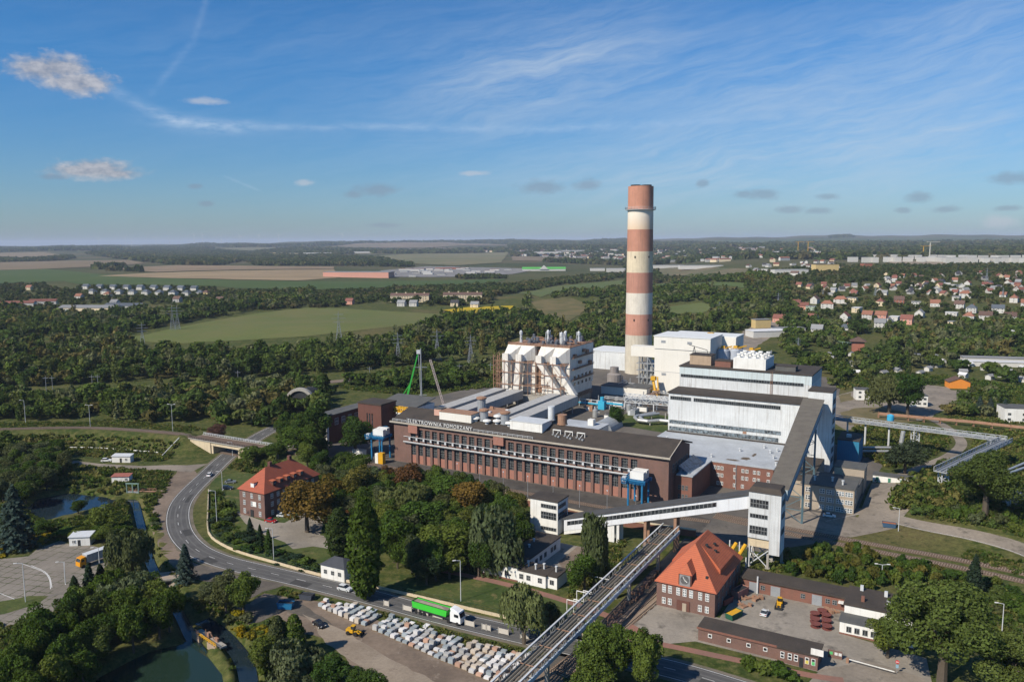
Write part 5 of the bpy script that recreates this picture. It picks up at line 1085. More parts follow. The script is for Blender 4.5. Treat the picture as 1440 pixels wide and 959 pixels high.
ribbon('footpath', spline([W(153, -104), W(165, -102.5), W(182, -101), W(199, -99.5), W(206, -98)], 3), 2.4, REDP, .05)
sheet('gate_street', [W(a, b) for a, b in ((200.5, -96), (210, -86), (222, -88), (224, -100), (218, -140), (196, -140), (199, -104))], DUST, .046, 4)
sheet('steps_paving', [W(a, b) for a, b in ((110, -54), (124, -54), (126, -80), (115, -80))], PAVE, .026, 3)
# ---------------------------------------------------------------- vehicles
def paint(n, c): return mat('paint_' + n, c, var=.04, sc=1, rough=.3, spec=.5)
TYRE = mat('tyre_rubber', (.02, .02, .02), var=.2, sc=2); CARGL = glassy('car_glass', (.02, .025, .03), .08)
LAMPM = mat('lamp_lens', (.7, .7, .66), var=.05, rough=.2); REDL = mat('tail_lens', (.35, .02, .02), var=.1, rough=.3)
def car(lab, xy, ang, pn, pc, suv=0, z=None, L=4.5):
    t = thing('parked_car' if 'park' in lab else 'car', lab, 'car', (*xy, z if z is not None else tz(*xy) + .055), ang)
    h = .12 * suv; pm = paint(pn, pc); l = L / 2
    prof = [(-l, .35), (-l + .05, .78 + h), (-l + .5, .92 + h), (l - 1.35, .95 + h), (l - .25, .78 + h), (l, .55), (l - .05, .3), (-l + .1, .28)]
    MB().extr(prof, 'y', -.86, .86).build('body', pm, t)
    b = -l + (.25 if suv else .45)
    m = MB(); top = 1.46 + .18 * suv
    m.add([(b, -.8, .9 + h), (l - 1.25, -.8, .93 + h), (l - 2.1, -.66, top), (b + (.35 if suv else .75), -.66, top), (b, .8, .9 + h), (l - 1.25, .8, .93 + h), (l - 2.1, .66, top), (b + (.35 if suv else .75), .66, top)], [(0, 1, 2, 3), (7, 6, 5, 4), (1, 5, 6, 2), (0, 3, 7, 4), (3, 2, 6, 7), (0, 4, 5, 1)])
    m.build('glasshouse', CARGL, t)
    MB().add([(b + (.3 if suv else .7), -.68, top - .02), (l - 2.05, -.68, top - .02), (l - 2.05, .68, top - .02), (b + (.3 if suv else .7), .68, top - .02), (b + .5 + (0 if suv else .3), -.6, top + .05), (l - 2.2, -.6, top + .05), (l - 2.2, .6, top + .05), (b + .5 + (0 if suv else .3), .6, top + .05)], [(0, 3, 2, 1), (4, 5, 6, 7), (0, 1, 5, 4), (1, 2, 6, 5), (2, 3, 7, 6), (3, 0, 4, 7)]).build('car_roof', pm, t)
    for x in (-l + .85, l - .9):
        for y in (-.88, .88): w = MB().bar((x, y - .1, .33), (x, y + .1, .33), .33, 12).build('wheel', TYRE, t); MB().bar((x, y * 1.12 - .02, .33), (x, y * 1.12 + .02, .33), .2, 10).build('rim', LSTEEL, w)
    for y in (-.62, .62): MB().box(l - .2, y - .18, .62 + h, l - .02, y + .18, .76 + h).build('headlight', LAMPM, t); MB().box(-l - .02, y - .18, .66 + h, -l + .1, y + .18, .82 + h).build('tail_light', REDL, t)
    return t
def hd_(px0, px1): a, b = G(*px0), G(*px1); return math.atan2(b[1] - a[1], b[0] - a[0])
car('white hatchback driving up the road near the rail bridge', G(295, 669), hd_((280, 682), (312, 652)), 'white', (.75, .75, .74))
car('silver white estate car on the road by the tall poplar', G(485, 830), hd_((400, 811), (500, 835)), 'silver', (.55, .57, .58), 1)
car('black car parked on the dirt of the stone yard', G(449, 880), hd_((440, 872), (460, 885)), 'black', (.012, .012, .015))
car('red car parked before the brick villa', G(381, 734), R(-20), 'red', (.32, .012, .015)); car('silver car parked along the shaded side of the villa', G(398, 726.5), R(-12), 'silver', (.55, .57, .58)); car('white car parked farthest along the shaded side of the villa', G(406, 721.5), R(-12), 'white', (.75, .75, .74))
car('dark blue car parked left of the brick villa', G(320, 688), R(8), 'navy', (.02, .03, .05), 1); car('grey car parked behind the dark blue one by the villa', G(324, 679), R(8), 'grey', (.16, .18, .19))
car('white estate car parked by the beige office block', G(1166, 728), R(-22), 'white', (.75, .75, .74)); car('dark grey car parked between office block and slope', G(1237, 681), R(-12), 'darkgrey', (.04, .045, .05))
car('small silver car parked in the yard near the wheel loader', G(1075, 864), R(60), 'silver', (.55, .57, .58), 0, None, 3.8); car('white pickup parked left of the white site cabin', G(150, 649), R(8), 'white', (.75, .75, .74), 1)
# green tipper lorry on the road
p0, p1 = G(583, 856), G(660, 879); an = math.atan2(p1[1] - p0[1], p1[0] - p0[0]); mid = ((p0[0] + p1[0]) / 2 - 1.2 * math.sin(an) * -1, (p0[1] + p1[1]) / 2 - .5)
t = thing('tipper_lorry', 'bright green tipper lorry with white cab and a loaded trailer on the road', 'lorry', (*mid, .06), an)
MB().add([(-8, -1.2, 1.5), (3.2, -1.2, 1.5), (3.6, -1.27, 3.35), (-8.2, -1.27, 3.35), (-8, 1.2, 1.5), (3.2, 1.2, 1.5), (3.6, 1.27, 3.35), (-8.2, 1.27, 3.35)], [(0, 1, 2, 3), (7, 6, 5, 4), (1, 5, 6, 2), (0, 3, 7, 4), (0, 4, 5, 1)]).build('tipper_body', mat('lime_green_paint', (.05, .50, .045), var=.05, rough=.4), t)
MB().add([(-8.1, -1.22, 3.0), (3.5, -1.22, 3.0), (3.5, 1.22, 3.0), (-8.1, 1.22, 3.0), (-5, 0, 3.5), (1, 0, 3.55)], [(0, 1, 5, 4), (1, 2, 5), (2, 3, 4, 5), (3, 0, 4), (3, 2, 1, 0)]).build('load', mat('ash_load', (.26, .22, .18), var=.2, sc=.8), t)
m = MB().box(-8.2, -1.3, 3.3, 3.6, -1.2, 3.45).box(-8.2, 1.2, 3.3, 3.6, 1.3, 3.45); m.build('side_rail', mat('dark_green', (.01, .08, .02)), t)
MB().box(-8, -1, .9, 7.8, 1, 1.45).build('chassis', DARK, t)
cb = MB().add([(4.6, -1.2, .7), (7.9, -1.2, .7), (7.9, -1.2, 2.2), (7.4, -1.2, 3.7), (4.9, -1.2, 3.8), (4.6, -1.2, 3.2), (4.6, 1.2, .7), (7.9, 1.2, .7), (7.9, 1.2, 2.2), (7.4, 1.2, 3.7), (4.9, 1.2, 3.8), (4.6, 1.2, 3.2)], [(0, 1, 2, 3, 4, 5), (11, 10, 9, 8, 7, 6), (0, 6, 7, 1), (1, 7, 8, 2), (2, 8, 9, 3), (3, 9, 10, 4), (4, 10, 11, 5), (5, 11, 6, 0)]).build('cab', paint('white', (.75, .75, .74)), t)
MB().add([(7.93, -1.08, 2.2), (7.93, 1.08, 2.2), (7.55, 1.08, 3.35), (7.55, -1.08, 3.35)], [(0, 1, 2, 3)]).box(5.9, -1.24, 2.2, 7.3, -1.2, 3.0).box(5.9, 1.2, 2.2, 7.3, 1.24, 3.0).build('window', CARGL, cb)
MB().add([(4.6, -1.1, 3.8), (7.0, -1.1, 3.72), (4.6, -1.0, 4.3), (5.6, -1.0, 4.2), (4.6, 1.1, 3.8), (7.0, 1.1, 3.72), (4.6, 1.0, 4.3), (5.6, 1.0, 4.2)], [(0, 1, 3, 2), (6, 7, 5, 4), (1, 5, 7, 3), (2, 3, 7, 6), (0, 2, 6, 4)]).build('roof_spoiler', paint('white', (.7, .7, .7)), cb)
for x in (-6.8, -5.5, -4.2, 4.0, 6.9):
    for y in (-1.1, 1.1): MB().bar((x, y - .18, .5), (x, y + .18, .5), .5, 12).build('wheel', TYRE, t)
for y in (-.9, .9): MB().box(7.86, y - .2, .9, 7.97, y + .2, 1.15).build('headlight', LAMPM, t)
# orange lorry with a pale box trailer on the concrete lot
p0, p1 = G(115, 797), G(160, 781); an = math.atan2(p0[1] - p1[1], p0[0] - p1[0])
t = thing('box_lorry', 'parked lorry with orange cab and long grey box trailer on the concrete lot', 'lorry', ((p0[0] + p1[0]) / 2, (p0[1] + p1[1]) / 2, .05), an)
MB().box(-7, -1.25, 1.1, 4.2, 1.25, 3.6).build('trailer', mat('trailer_grey', (.33, .34, .35), var=.12, sc=.5, lines=((0, 1.1, .12, .3),)), t); MB().box(-7, -1.27, 3.6, 4.2, 1.27, 3.72).build('trailer_roof', LSTEEL, t)
cb = MB().add([(4.5, -1.2, .6), (6.5, -1.2, .6), (6.4, -1.2, 2.0), (6.0, -1.2, 3.1), (4.5, -1.2, 3.3), (4.5, 1.2, .6), (6.5, 1.2, .6), (6.4, 1.2, 2.0), (6.0, 1.2, 3.1), (4.5, 1.2, 3.3)], [(0, 1, 2, 3, 4), (9, 8, 7, 6, 5), (0, 5, 6, 1), (1, 6, 7, 2), (2, 7, 8, 3), (3, 8, 9, 4), (4, 9, 5, 0)]).build('cab', mat('orange_paint', (.60, .25, .01), var=.06, rough=.4), t)
MB().add([(6.43, -1.05, 2.0), (6.43, 1.05, 2.0), (6.1, 1.05, 2.9), (6.1, -1.05, 2.9)], [(0, 1, 2, 3)]).box(5.0, -1.23, 1.9, 5.9, -1.2, 2.6).box(5.0, 1.2, 1.9, 5.9, 1.23, 2.6).build('window', CARGL, cb)
for x in (-5.5, -4.3, 3.4, 5.4):
    for y in (-1.1, 1.1): MB().bar((x, y - .18, .5), (x, y + .18, .5), .5, 12).build('wheel', TYRE, t)
def loader(lab, xy, an):
    t = thing('wheel_loader', lab, 'wheel loader', (*xy, .05), an); t.scale = (.72, .72, .72)
    MB().box(-2.8, -1.0, .9, 0, 1.0, 2.1).box(0, -.6, .8, 1.6, .6, 1.5).build('body', YEL, t); MB().box(-.9, -.75, 2.1, .4, .75, 3.3).build('cab_glass', CARGL, t); MB().box(-1.0, -.8, 3.3, .5, .8, 3.42).build('cab_roof', YEL, t)
    for y in (-.6, .6): MB().bar((.6, y, 1.6), (3.0, y, .8), .16).build('arm', YEL, t)
    MB().add([(2.8, -1.4, .2), (4.0, -1.4, .1), (2.9, -1.4, 1.3), (2.8, 1.4, .2), (4.0, 1.4, .1), (2.9, 1.4, 1.3)], [(0, 1, 2), (5, 4, 3), (0, 3, 4, 1), (0, 2, 5, 3)]).build('bucket', DARK, t)
    for x in (-1.9, 1.1):
        for y in (-1.05, 1.05): MB().bar((x, y - .25, .75), (x, y + .25, .75), .75, 12).build('wheel', TYRE, t)
loader('yellow wheel loader standing at the pallets in the stone yard', G(498, 892), R(-20)); loader('yellow wheel loader parked before the brick yard shed', G(1096, 852), R(-115))
def bin_(name, lab, cat, xy, an, w, d, h, m1, fill=None):
    t = thing(name, lab, cat, (*xy, tz(*xy) + .05), an); MB().add([(-w / 2 + .3, -d / 2, .1), (w / 2 - .3, -d / 2, .1), (w / 2, -d / 2, h), (-w / 2, -d / 2, h), (-w / 2 + .3, d / 2, .1), (w / 2 - .3, d / 2, .1), (w / 2, d / 2, h), (-w / 2, d / 2, h)], [(0, 1, 2, 3), (7, 6, 5, 4), (1, 5, 6, 2), (0, 3, 7, 4), (0, 4, 5, 1)]).build('tub', m1, t)
    MB().box(-w / 2 + .15, -d / 2 + .1, h - .35, w / 2 - .15, d / 2 - .1, h - .2).build('load', fill or DARK, t); m = MB()
    m.box(-w / 2 - .05, -d / 2 - .1, h - .15, w / 2 + .05, -d / 2, h)
    m.build('rim', m1, t); return t
bin_('waste_skip', 'blue skip with white stencilled markings in the stone yard', 'skip', G(402, 855), R(-6), 4.4, 2, 1.8, BLUE)
bin_('waste_skip', 'dark slate-coloured bin cage by the verge above the stone yard', 'skip', G(432, 842), R(-15), 4, 2.2, 1.5, mat('slate', (.06, .07, .09)))
bin_('waste_skip', 'reddish brown skip nearest the clock house wall', 'skip', G(1020, 848), R(40), 4.5, 2.2, 1.8, mat('red_oxide', (.24, .07, .05), var=.2)); bin_('waste_skip', 'rusty pink container right of the reddish skip', 'skip', G(1040, 838), R(42), 5.5, 2.4, 2.4, mat('rust_pink', (.33, .17, .14), var=.2)); bin_('waste_skip', 'dark green skip in front of the reddish one', 'skip', G(1032, 868), R(40), 5, 2.2, 1.7, mat('bottle_green', (.02, .10, .06), var=.2), YEL)
bin_('waste_skip', 'dark blue skip with orange scrap at the foot of the slope', 'skip', G(1250, 746), R(-25), 4.5, 2.2, 1.6, mat('navy_steel', (.04, .09, .16)), mat('orange_scrap', (.4, .14, .05), var=.4, sc=2))
DRUM = MB().lathe([(1.3, 0), (1.3, .12), (.6, .12), (.6, .85), (1.3, .85), (1.3, .97)], n=16).mesh('cable_spool', [mat('red_oxide_steel', (.17, .055, .045), var=.3, sc=1.5)])
for k, (px, py) in enumerate(((1146, 866), (1162, 868), (1146, 874), (1162, 876), (1147, 881), (1163, 884), (1156, 862))): tag(link("cable_spool", DRUM, None, (*G(px, py), .05)), 'rust-red cable drum lying in the cluster on the yard paving', 'cable drum', 'cable drums on the yard')
# pallets of cut stone
PM = [mat('stone_' + n, c, var=.18, sc=1.4, rnd=.2, col2=tuple(x * .75 for x in c)) for n, c in (('white', (.60, .59, .58)), ('grey', (.38, .38, .37)), ('beige', (.46, .40, .33)), ('bluegrey', (.31, .35, .37)), ('pink', (.46, .29, .21)))]
PV = []
for k in range(5):
    for h in (.65, .95, 1.4):
        m = MB().box(-.75, -.52, 0, .75, .52, .13, 1); m.box(-.7, -.48, .13, .7, .48, h, 0).box(-.72, -.2, h * .3, .72, .2, h + .03, 0); PV.append(m.mesh('stone_pallet', [PM[k], mat('pallet_wood', (.25, .18, .11), var=.3)]))
LBL = ['wrapped white block pallet in the stone yard rows', 'grey stone pallet in the stone yard rows', 'beige stone pallet in the stone yard rows', 'bluish grey stone pallet in the stone yard rows', 'pinkish brown stone pallet in the stone yard rows']
rp = random.Random(5); npal = 0
fl = lambda a: -128.6 - (a - 74.5) * .16 if a < 92 else -131 - (a - 92) * .155      # near edge of the stacks
bk = lambda a: -126.4 + min(1, (a - 74.5) / 9) * 2.6 if a < 92 else -124.6 + .5 * math.sin(a)
a = 75.0
while a < 141 and npal < 296:
    lo_b, hi_b = fl(a), bk(a)
    if 93.2 < a < 95.2: a += 2.2; continue
    b = lo_b; kk = rp.choice((0, 1, 2, 3)) if a > 84 else 0
    while b < hi_b and npal < 296:
        if rp.random() < .9:
            k = kk if rp.random() < .55 else rp.choice((0, 0, 1, 1, 2, 3)); k = 4 if rp.random() < .06 else k; x, y = W(a + rp.uniform(-.12, .12), b + rp.uniform(-.12, .12))
            o = link('stone_pallet', PV[k * 3 + rp.choice((0, 0, 1, 1, 2) if a > 84 else (1, 2))], None, (x, y, .06), TH + rp.uniform(-.04, .04)); tag(o, LBL[k], 'stone pallet', 'stone pallets in the yard'); npal += 1
        b += 1.16
    a += 2.2
# concrete fence panels between road and yard
road_near = lambda px: np.interp(px, [530, 560, 600, 650, 700, 740], [848, 855, 864.5, 877, 889, 898])
gp = [(540, 547), (567, 579), (588, 594.5), (595.5, 602), (609, 622), (654, 667), (678, 683.5), (684.5, 690), (701, 715), (732, 744)]
for k, (x0, x1) in enumerate(gp):
    p, q = G(x0, road_near(x0) + 1), G(x1, road_near(x1) + 1); L = math.hypot(q[0] - p[0], q[1] - p[1]); an = math.atan2(q[1] - p[1], q[0] - p[0])
    t = thing('fence_panel', 'pale concrete fence panel standing on the verge in front of the road', 'fence panel', ((p[0] + q[0]) / 2, (p[1] + q[1]) / 2, 0), an, 'concrete fence panels along the verge')
    MB().box(-L / 2, -.06, .2, L / 2, .06, 1.5).build('slab', mat('pale_concrete', (.52, .48, .42), var=.15, sc=.6), t)
    for x in (-L / 2, L / 2): MB().box(x - .1, -.11, 0, x + .1, .11, 1.75).build('post', CONC, t)
# long roadside wall with coping, mesh fence and posts
wl = spline([G(293, 690), G(292, 720), G(292, 742), G(298, 757), (G(330, 775)[0], G(330, 775)[1]), G(390, 793), G(460, 812), G(530, 827), G(600, 843), G(680, 862), G(760, 880), G(830, 897)], 4)
t = thing('roadside_fence', 'low cream wall topped by thin green mesh fence along the bend of the road', 'fence', (0, 0, 0)); m = MB(); p_ = MB()
for i, (p, q) in enumerate(zip(wl[:-1], wl[1:])):
    L = math.hypot(q[0] - p[0], q[1] - p[1]); an = math.atan2(q[1] - p[1], q[0] - p[0]); m.boxc((p[0] + q[0]) / 2, (p[1] + q[1]) / 2, 0, L + .05, .4, .75, an)
    p_.bar((*p, .7), (*p, 2.1), .04).bar((*p, 2.05), (*q, 2.05), .03).bar((*p, 1.4), (*q, 1.4), .02)
m.build('wall', CREAMC, t); p_.build('mesh_fence', mat('green_wire', (.04, .09, .05)), t)
# street lamps
def lamp(lab, xy, h, arms=1, an=0, z=None):
    t = thing('street_lamp', lab, 'street lamp', (*xy, z if z is not None else tz(*xy)), an); MB().bar((0, 0, 0), (0, 0, h), .13, 8, .08).build('pole', LSTEEL, t)
    for s in ((1,) if arms == 1 else (1, -1)): MB().bar((0, 0, h), (1.4 * s, 0, h + .25), .07, 6).build('arm', LSTEEL, t); MB().box(min(1.3 * s, 2.2 * s), -.18, h + .2, max(1.3 * s, 2.2 * s), .18, h + .36).build('lamp_head', PLASTER, t)
for lab, px, py, top, arms, z in (('street lamp on the lawn behind the green lorry', 648, 845, 788, 1, 0), ('lamp post in the bushes below the access road with two arms', 1240, 812, 794, 2, 0), ('lamp post at the foot of the slope above the skip', 1263, 752, 715, 1, 0), ('lamp post at the right edge below the railway', 1409, 888, 849, 1, 0), ('lamp post left of the villa garden nearest the road bend', 305, 735, 690, 1, 0), ('lamp post beside the parked dark car near the villa', 313, 690, 663, 1, 0), ('lamp post on the villa lawn above the road wall', 385, 787, 743, 1, 0), ('tall lamp mast on the embankment next to the bridge', 243, 606, 569, 2, 5.5), ('tall lamp mast on the embankment left of the bridge mast', 127, 600, 570, 2, 5.8), ('lamp mast on the embankment near the left frame edge', 36, 594, 563, 1, 5.8), ('dark lamp post standing on the traffic island of the lot', 36, 846, 792, 1, .05), ('lamp post in the middle of the concrete lot', 92, 820, 790, 1, .05), ('lamp post beside the orange lorry', 140, 795, 770, 1, .05), ('lamp post under the rail bridge beside the road', 327, 641, 622, 1, 0)):
    g = G(px, py, z); lo, hi = 1, 30
    for _ in range(30):
        mid_ = (lo + hi) / 2
        if P(*g, z + mid_)[1] > top: lo = mid_
        else: hi = mid_
    lamp(lab, g, lo, arms, R(200) if arms == 1 and px < 1000 else R(170), z)
for k, px in enumerate((607, 644, 679, 712, 752, 800, 845, 880)):
    a = 45 + k * 11.5; x, y = W(a, -15.5 - k * .6); t = thing('track_lamp', 'thin grey lamp post along the track before the hall front', 'lamp post', (x, y, 0), 0, 'lamp posts before the hall'); MB().bar((0, 0, 0), (0, 0, 8.5), .11, 6, .07).build('pole', STEEL, t); MB().box(-.2, -.5, 8.4, .2, .5, 8.6).build('lamp_head', LSTEEL, t)
# ---------------------------------------------------------------- rail bridge, huts, sluice, small bridge
i0 = G(268, 617, 5.5); i1 = G(392, 638, 5.5); an = math.atan2(i1[1] - i0[1], i1[0] - i0[0]); Lb = math.hypot(i1[0] - i0[0], i1[1] - i0[1])
t = thing('rail_bridge', 'cream concrete railway bridge with grey parapets spanning the road', 'bridge', (*i0, 0), an)
pX = lambda px, py: ((G(px, py)[0] - i0[0]) * math.cos(an) + (G(px, py)[1] - i0[1]) * math.sin(an))
o0, o1 = Lb * .24, Lb * .56; dw = 7.5
MB().box(0, 0, 4.0, Lb, dw, 5.6).build('deck', CREAMC, t)
MB().add([(0, -.25, 4.2), (o0, -.25, 0), (o0, -.25, 5.4), (0, -.25, 5.4), (0, 1, 4.2), (o0, 1, 0), (o0, 1, 5.4), (0, 1, 5.4)], [(0, 1, 2, 3), (7, 6, 5, 4), (0, 4, 5, 1), (1, 5, 6, 2), (2, 6, 7, 3), (3, 7, 4, 0)]).box(o0, .2, 0, o0 + 1.4, dw, 4).build('abutment', CREAMC, t)
MB().add([(o1, -.25, 0), (o1 + 13, -.25, 3.6), (o1 + 13, -.25, 5.4), (o1, -.25, 5.4), (o1, 1, 0), (o1 + 13, 1, 3.6), (o1 + 13, 1, 5.4), (o1, 1, 5.4)], [(0, 1, 2, 3), (7, 6, 5, 4), (0, 4, 5, 1), (1, 5, 6, 2), (2, 6, 7, 3), (3, 7, 4, 0)]).box(o1, .2, 0, o1 + 1.4, dw, 4).build('abutment', CREAMC, t)
MB().box(-1, -.6, 5.6, Lb, -.2, 6.0).box(-1, dw + .1, 5.6, Lb, dw + .5, 6.0).build('edge_beam', CONC, t)
rail(MB(), [(0, dw + .3, 6.0), (Lb, dw + .3, 6.0)], 1.1, 1.6, .07).build('railing', LSTEEL, t); rail(MB(), [(0, -.4, 6.0), (Lb, -.4, 6.0)], 1.0, 1.6, .05).build('railing', DARK, t)
MB().box(-.5, .2, 5.6, Lb, dw - .2, 5.9).build('ballast_bed', BALL, t)
for k, (lab, name, px, py, an, w, d, h, m1, m2) in enumerate((('white flat-roofed hut at the edge of the concrete lot', 'site_hut', 116, 764, R(6), 6.6, 4.2, 3.1, PLASTER, LSTEEL), ('white site cabin with dark doors beside a white pickup', 'site_cabin', 173, 649, R(-2), 8.6, 3.2, 3, PLASTER, LSTEEL), ('white shed with a rusty red roof above the pond', 'site_hut', 172, 677, R(3), 7.2, 3.4, 2.7, PLASTER, mat('rusty_red_roof', (.33, .12, .09), var=.3, sc=.8)))):
    g = G(px, py); t = thing(name, lab, 'hut', (*g, tz(*g) - .05), an); MB().box(-w / 2, -d / 2, 0, w / 2, d / 2, h).build('wall', m1, t)
    MB().add([(-w / 2 - .25, -d / 2 - .3, h - .05), (w / 2 + .25, -d / 2 - .3, h - .05), (w / 2 + .25, d / 2 + .3, h + .4), (-w / 2 - .25, d / 2 + .3, h + .4), (-w / 2 - .25, -d / 2 - .3, h + .12), (w / 2 + .25, -d / 2 - .3, h + .12), (w / 2 + .25, d / 2 + .3, h + .55), (-w / 2 - .25, d / 2 + .3, h + .55)], [(0, 3, 2, 1), (4, 5, 6, 7), (0, 1, 5, 4), (1, 2, 6, 5), (2, 3, 7, 6), (3, 0, 4, 7)]).build('roof', m2, t)
    MB().box(-.6, -d / 2 - .06, 0, .3, -d / 2, 2.1).build('door', DARK if k < 2 else PLASTER, t); win(t, 'f', -w / 2 + 1.0 if k == 0 else 1.8, -d / 2, 1.0, 1.0, 1.1, 2, 1, fm=FRAMEW)
g = G(477, 810); t = thing('gate_lodge', 'small white lodge with three windows and a dark slate roof by the road', 'lodge', (*g, 0), TH + R(3)); MB().box(-4.4, -3, 0, 4.4, 3.5, 4.2).build('wall', PLASTER, t); MB().add([(-4.8, -3.4, 4.2), (4.8, -3.4, 4.2), (4.8, 3.9, 4.2), (-4.8, 3.9, 4.2), (-1.5, .2, 6), (1.5, .2, 6)], [(0, 1, 5, 4), (1, 2, 5), (2, 3, 4, 5), (3, 0, 4), (3, 2, 1, 0)]).build('roof', mat('slate_roof', (.06, .065, .075), var=.25, sc=.5), t)
for a in (-3.2, -.5, 2.1): win(t, 'f', a, -3, 1.6, 1.1, 1.2, 2, 2)
g = G(228, 812, 0); t = thing('foot_bridge', 'small concrete slab bridge with kerbs carrying the drive over the stream', 'bridge', (*g, 0), R(14)); MB().box(-7, -2.6, -.5, 7, 2.6, .06).build('slab', mat('bridge_slab', (.34, .28, .22), var=.2), t); MB().box(-6, -2.9, 0, 6, -2.6, .5).box(-6, 2.6, 0, 6, 2.9, .5).build('kerb', CONC, t)
g = G(291, 905, -1); t = thing('sluice', 'concrete sluice with yellow handrails and rusty gear between pond and stream', 'sluice', (*g, -1.5), R(-42))
MB().box(-7, -.5, -1.5, -3.2, .5, 1.5).build('pier', mat('stained_concrete', (.38, .29, .22), var=.25, sc=.6, streak=.6), t); MB().box(1.0, -.5, -1.5, 5.2, .5, 1.5).build('pier', MATS['stained_concrete'], t); MB().box(-7, .5, .9, 6, 2.2, 1.4).build('deck', CONC, t)
rail(MB(), [(-3.2, -.4, 1.5), (5.6, -.4, 1.5)], 1.0, 1.2, .07).build('handrail', YEL, t); rail(MB(), [(-8, -.4, 1.5), (-3.4, -.4, 1.5)], 1.3, .8, .05).build('side_railing', RUST, t)
m = MB().boxc(-1, 1.2, 1.4, 1.0, .8, 1.4).bar((-2.5, 1, 1.4), (-2.3, 1, 3.2), .08).bar((1.2, 1.4, 1.4), (-.2, 1.2, 2.8), .09).boxc(2.4, 1.5, 1.4, 1.4, .5, 1.0); m.build('winding_gear', RUST, t)
m = MB()
for k in range(5): m.box(-9 + k * 1.4, 4.4, -.5, -7.8 + k * 1.4, 4.5, 2.2)
g = G(187, 696, -1); t = thing('weir_gate', 'greenish steel weir gate with a walkway where the stream leaves the pond', 'weir', (*g, -1.6), R(-6)); m = MB()
for x in (-2.5, 0, 2.5): m.box(x - .15, -.2, -1, x + .15, .2, 5.5)
m.box(-2.8, -.2, 5.2, 2.8, .2, 5.6).build('frame', mat('pale_green_steel', (.20, .30, .25), var=.3), t); MB().box(-2.4, -.05, -.5, 2.4, .05, 2.2).build('gate_leaf', STEEL, t); rail(MB().box(-3, 1, 1.8, 9, 2, 2.0), [(-3, 2, 2), (9, 2, 2)], 1, 1.5, .05).build('walkway', RUST, t)
PT = [G(70, 621.5, 3), G(140, 622.5, 3), G(235, 629.5, 3)]
t = thing('slope_pipe', 'thin white pipe running along the grass embankment', 'pipe', (0, 0, 0)); MB().tube([(*p, tz(*p) + .35) for p in spline(PT, 5)], .28, 6).build('pipe', PLASTER, t)
pa, pb = G(252, 618, 5), G(228, 640, .5); t = thing('slope_pipe', 'pale stair rail running down the embankment beside the bridge', 'pipe', (0, 0, 0)); MB().tube([(*pa, tz(*pa) + .6), (*pb, tz(*pb) + .4)], .2, 6).build('pipe', PLASTER, t)
# gate barrier, signs, gate cabinet
p, q = G(1192, 926, 1), G(1258, 944, 1); L = math.hypot(q[0] - p[0], q[1] - p[1]); t = thing('barrier', 'long white barrier arm closing the gate beside the gatehouse', 'barrier', (*p, 0), math.atan2(q[1] - p[1], q[0] - p[0])); MB().bar((0, 0, 1.0), (L, 0, 1.0), .08).build('arm', PLASTER, t); MB().box(-.3, -.3, 0, .3, .3, 1.2).build('post', RUST, t)
g = G(1261, 946); t = thing('road_sign', 'round red no-entry sign on a post at the gate', 'sign', (*g, 0), R(-20)); MB().bar((0, 0, 0), (0, 0, 3.1), .05, 6).build('post', STEEL, t); MB().bar((0, -.06, 2.8), (0, -.1, 2.8), .42, 20).build('disc', mat('sign_red', (.5, .02, .03), var=.03), t); MB().box(-.28, -.13, 2.73, .28, -.105, 2.87).build('bar', PLASTER, t); MB().box(-.3, -.12, 1.3, .3, -.07, 2.1).build('notice_board', mat('notice_blue', (.25, .4, .5)), t)
g = G(1174, 925); t = thing('notice_cabinet', 'low brick notice stand with small white boards at the gate', 'notice stand', (*g, 0), R(-28)); MB().box(-1.6, -.2, 0, 1.6, .2, 1.9).build('wall', BRICK, t)
for x, mm in ((-1.2, 'green_poster'), (-.1, 'white_letters'), (.8, 'white_letters')): MB().box(x, -.24, .9, x + .7, -.2, 1.6).build('board', MATS[mm], t)
# site cabin with blue trim and yellow pipes behind the clock house
t = pthing('yellow_chutes', 'pair of yellow chutes rising behind the clock house roof', 'chute', 165, -52); MB().bar((0, 0, 1), (3, 7, 7.4), .6, 8).build('chute', YEL, t); MB().bar((2.8, 0, 1), (5.8, 7, 7.4), .6, 8).build('chute', YEL, t)
m = MB()
for x in (1, 4, 7): m.bar((x, 3, 0), (x, 3, 5), .15).bar((x, 7, 0), (x, 7, 8), .15)
m.build('frame', LSTEEL, t)
t = pthing('loading_ramp', 'long grey-brown ramp wall lying beside the sunken tracks', 'ramp', 158.5, -50); MB().add([(0, 0, 0), (3.4, 0, 0), (3.4, -34, 0), (0, -34, 0), (0, 0, 1.2), (3.4, 0, 1.2), (3.4, -34, .5), (0, -34, .5)], [(0, 3, 2, 1), (4, 5, 6, 7), (0, 1, 5, 4), (1, 2, 6, 5), (2, 3, 7, 6), (3, 0, 4, 7)]).build('ramp', BEIGE, t) if False else MB().box(0, -4, 0, 3, 0, 1.0).build('ramp', CONC, t)
rr = random.Random(11)
SCR = [MB().boxc(0, 0, 0, rr.uniform(1, 2.6), rr.uniform(.5, 1.2), rr.uniform(.3, .9), rr.uniform(0, 3)).bar((-.6, 0, .3), (.8, .4, .9), .12).mesh('scrap_piece', [RUST]) for _ in range(5)]
for k in range(24):
    x, y = W(148.6 + rr.uniform(-.6, .8), -62 - k * 1.6); tag(link('scrap_piece', rr.choice(SCR), None, (x, y, .04), rr.uniform(0, 6)), 'rusty brown scrap iron piece beside the pipe bridge track', 'scrap iron', 'scrap iron along the track')
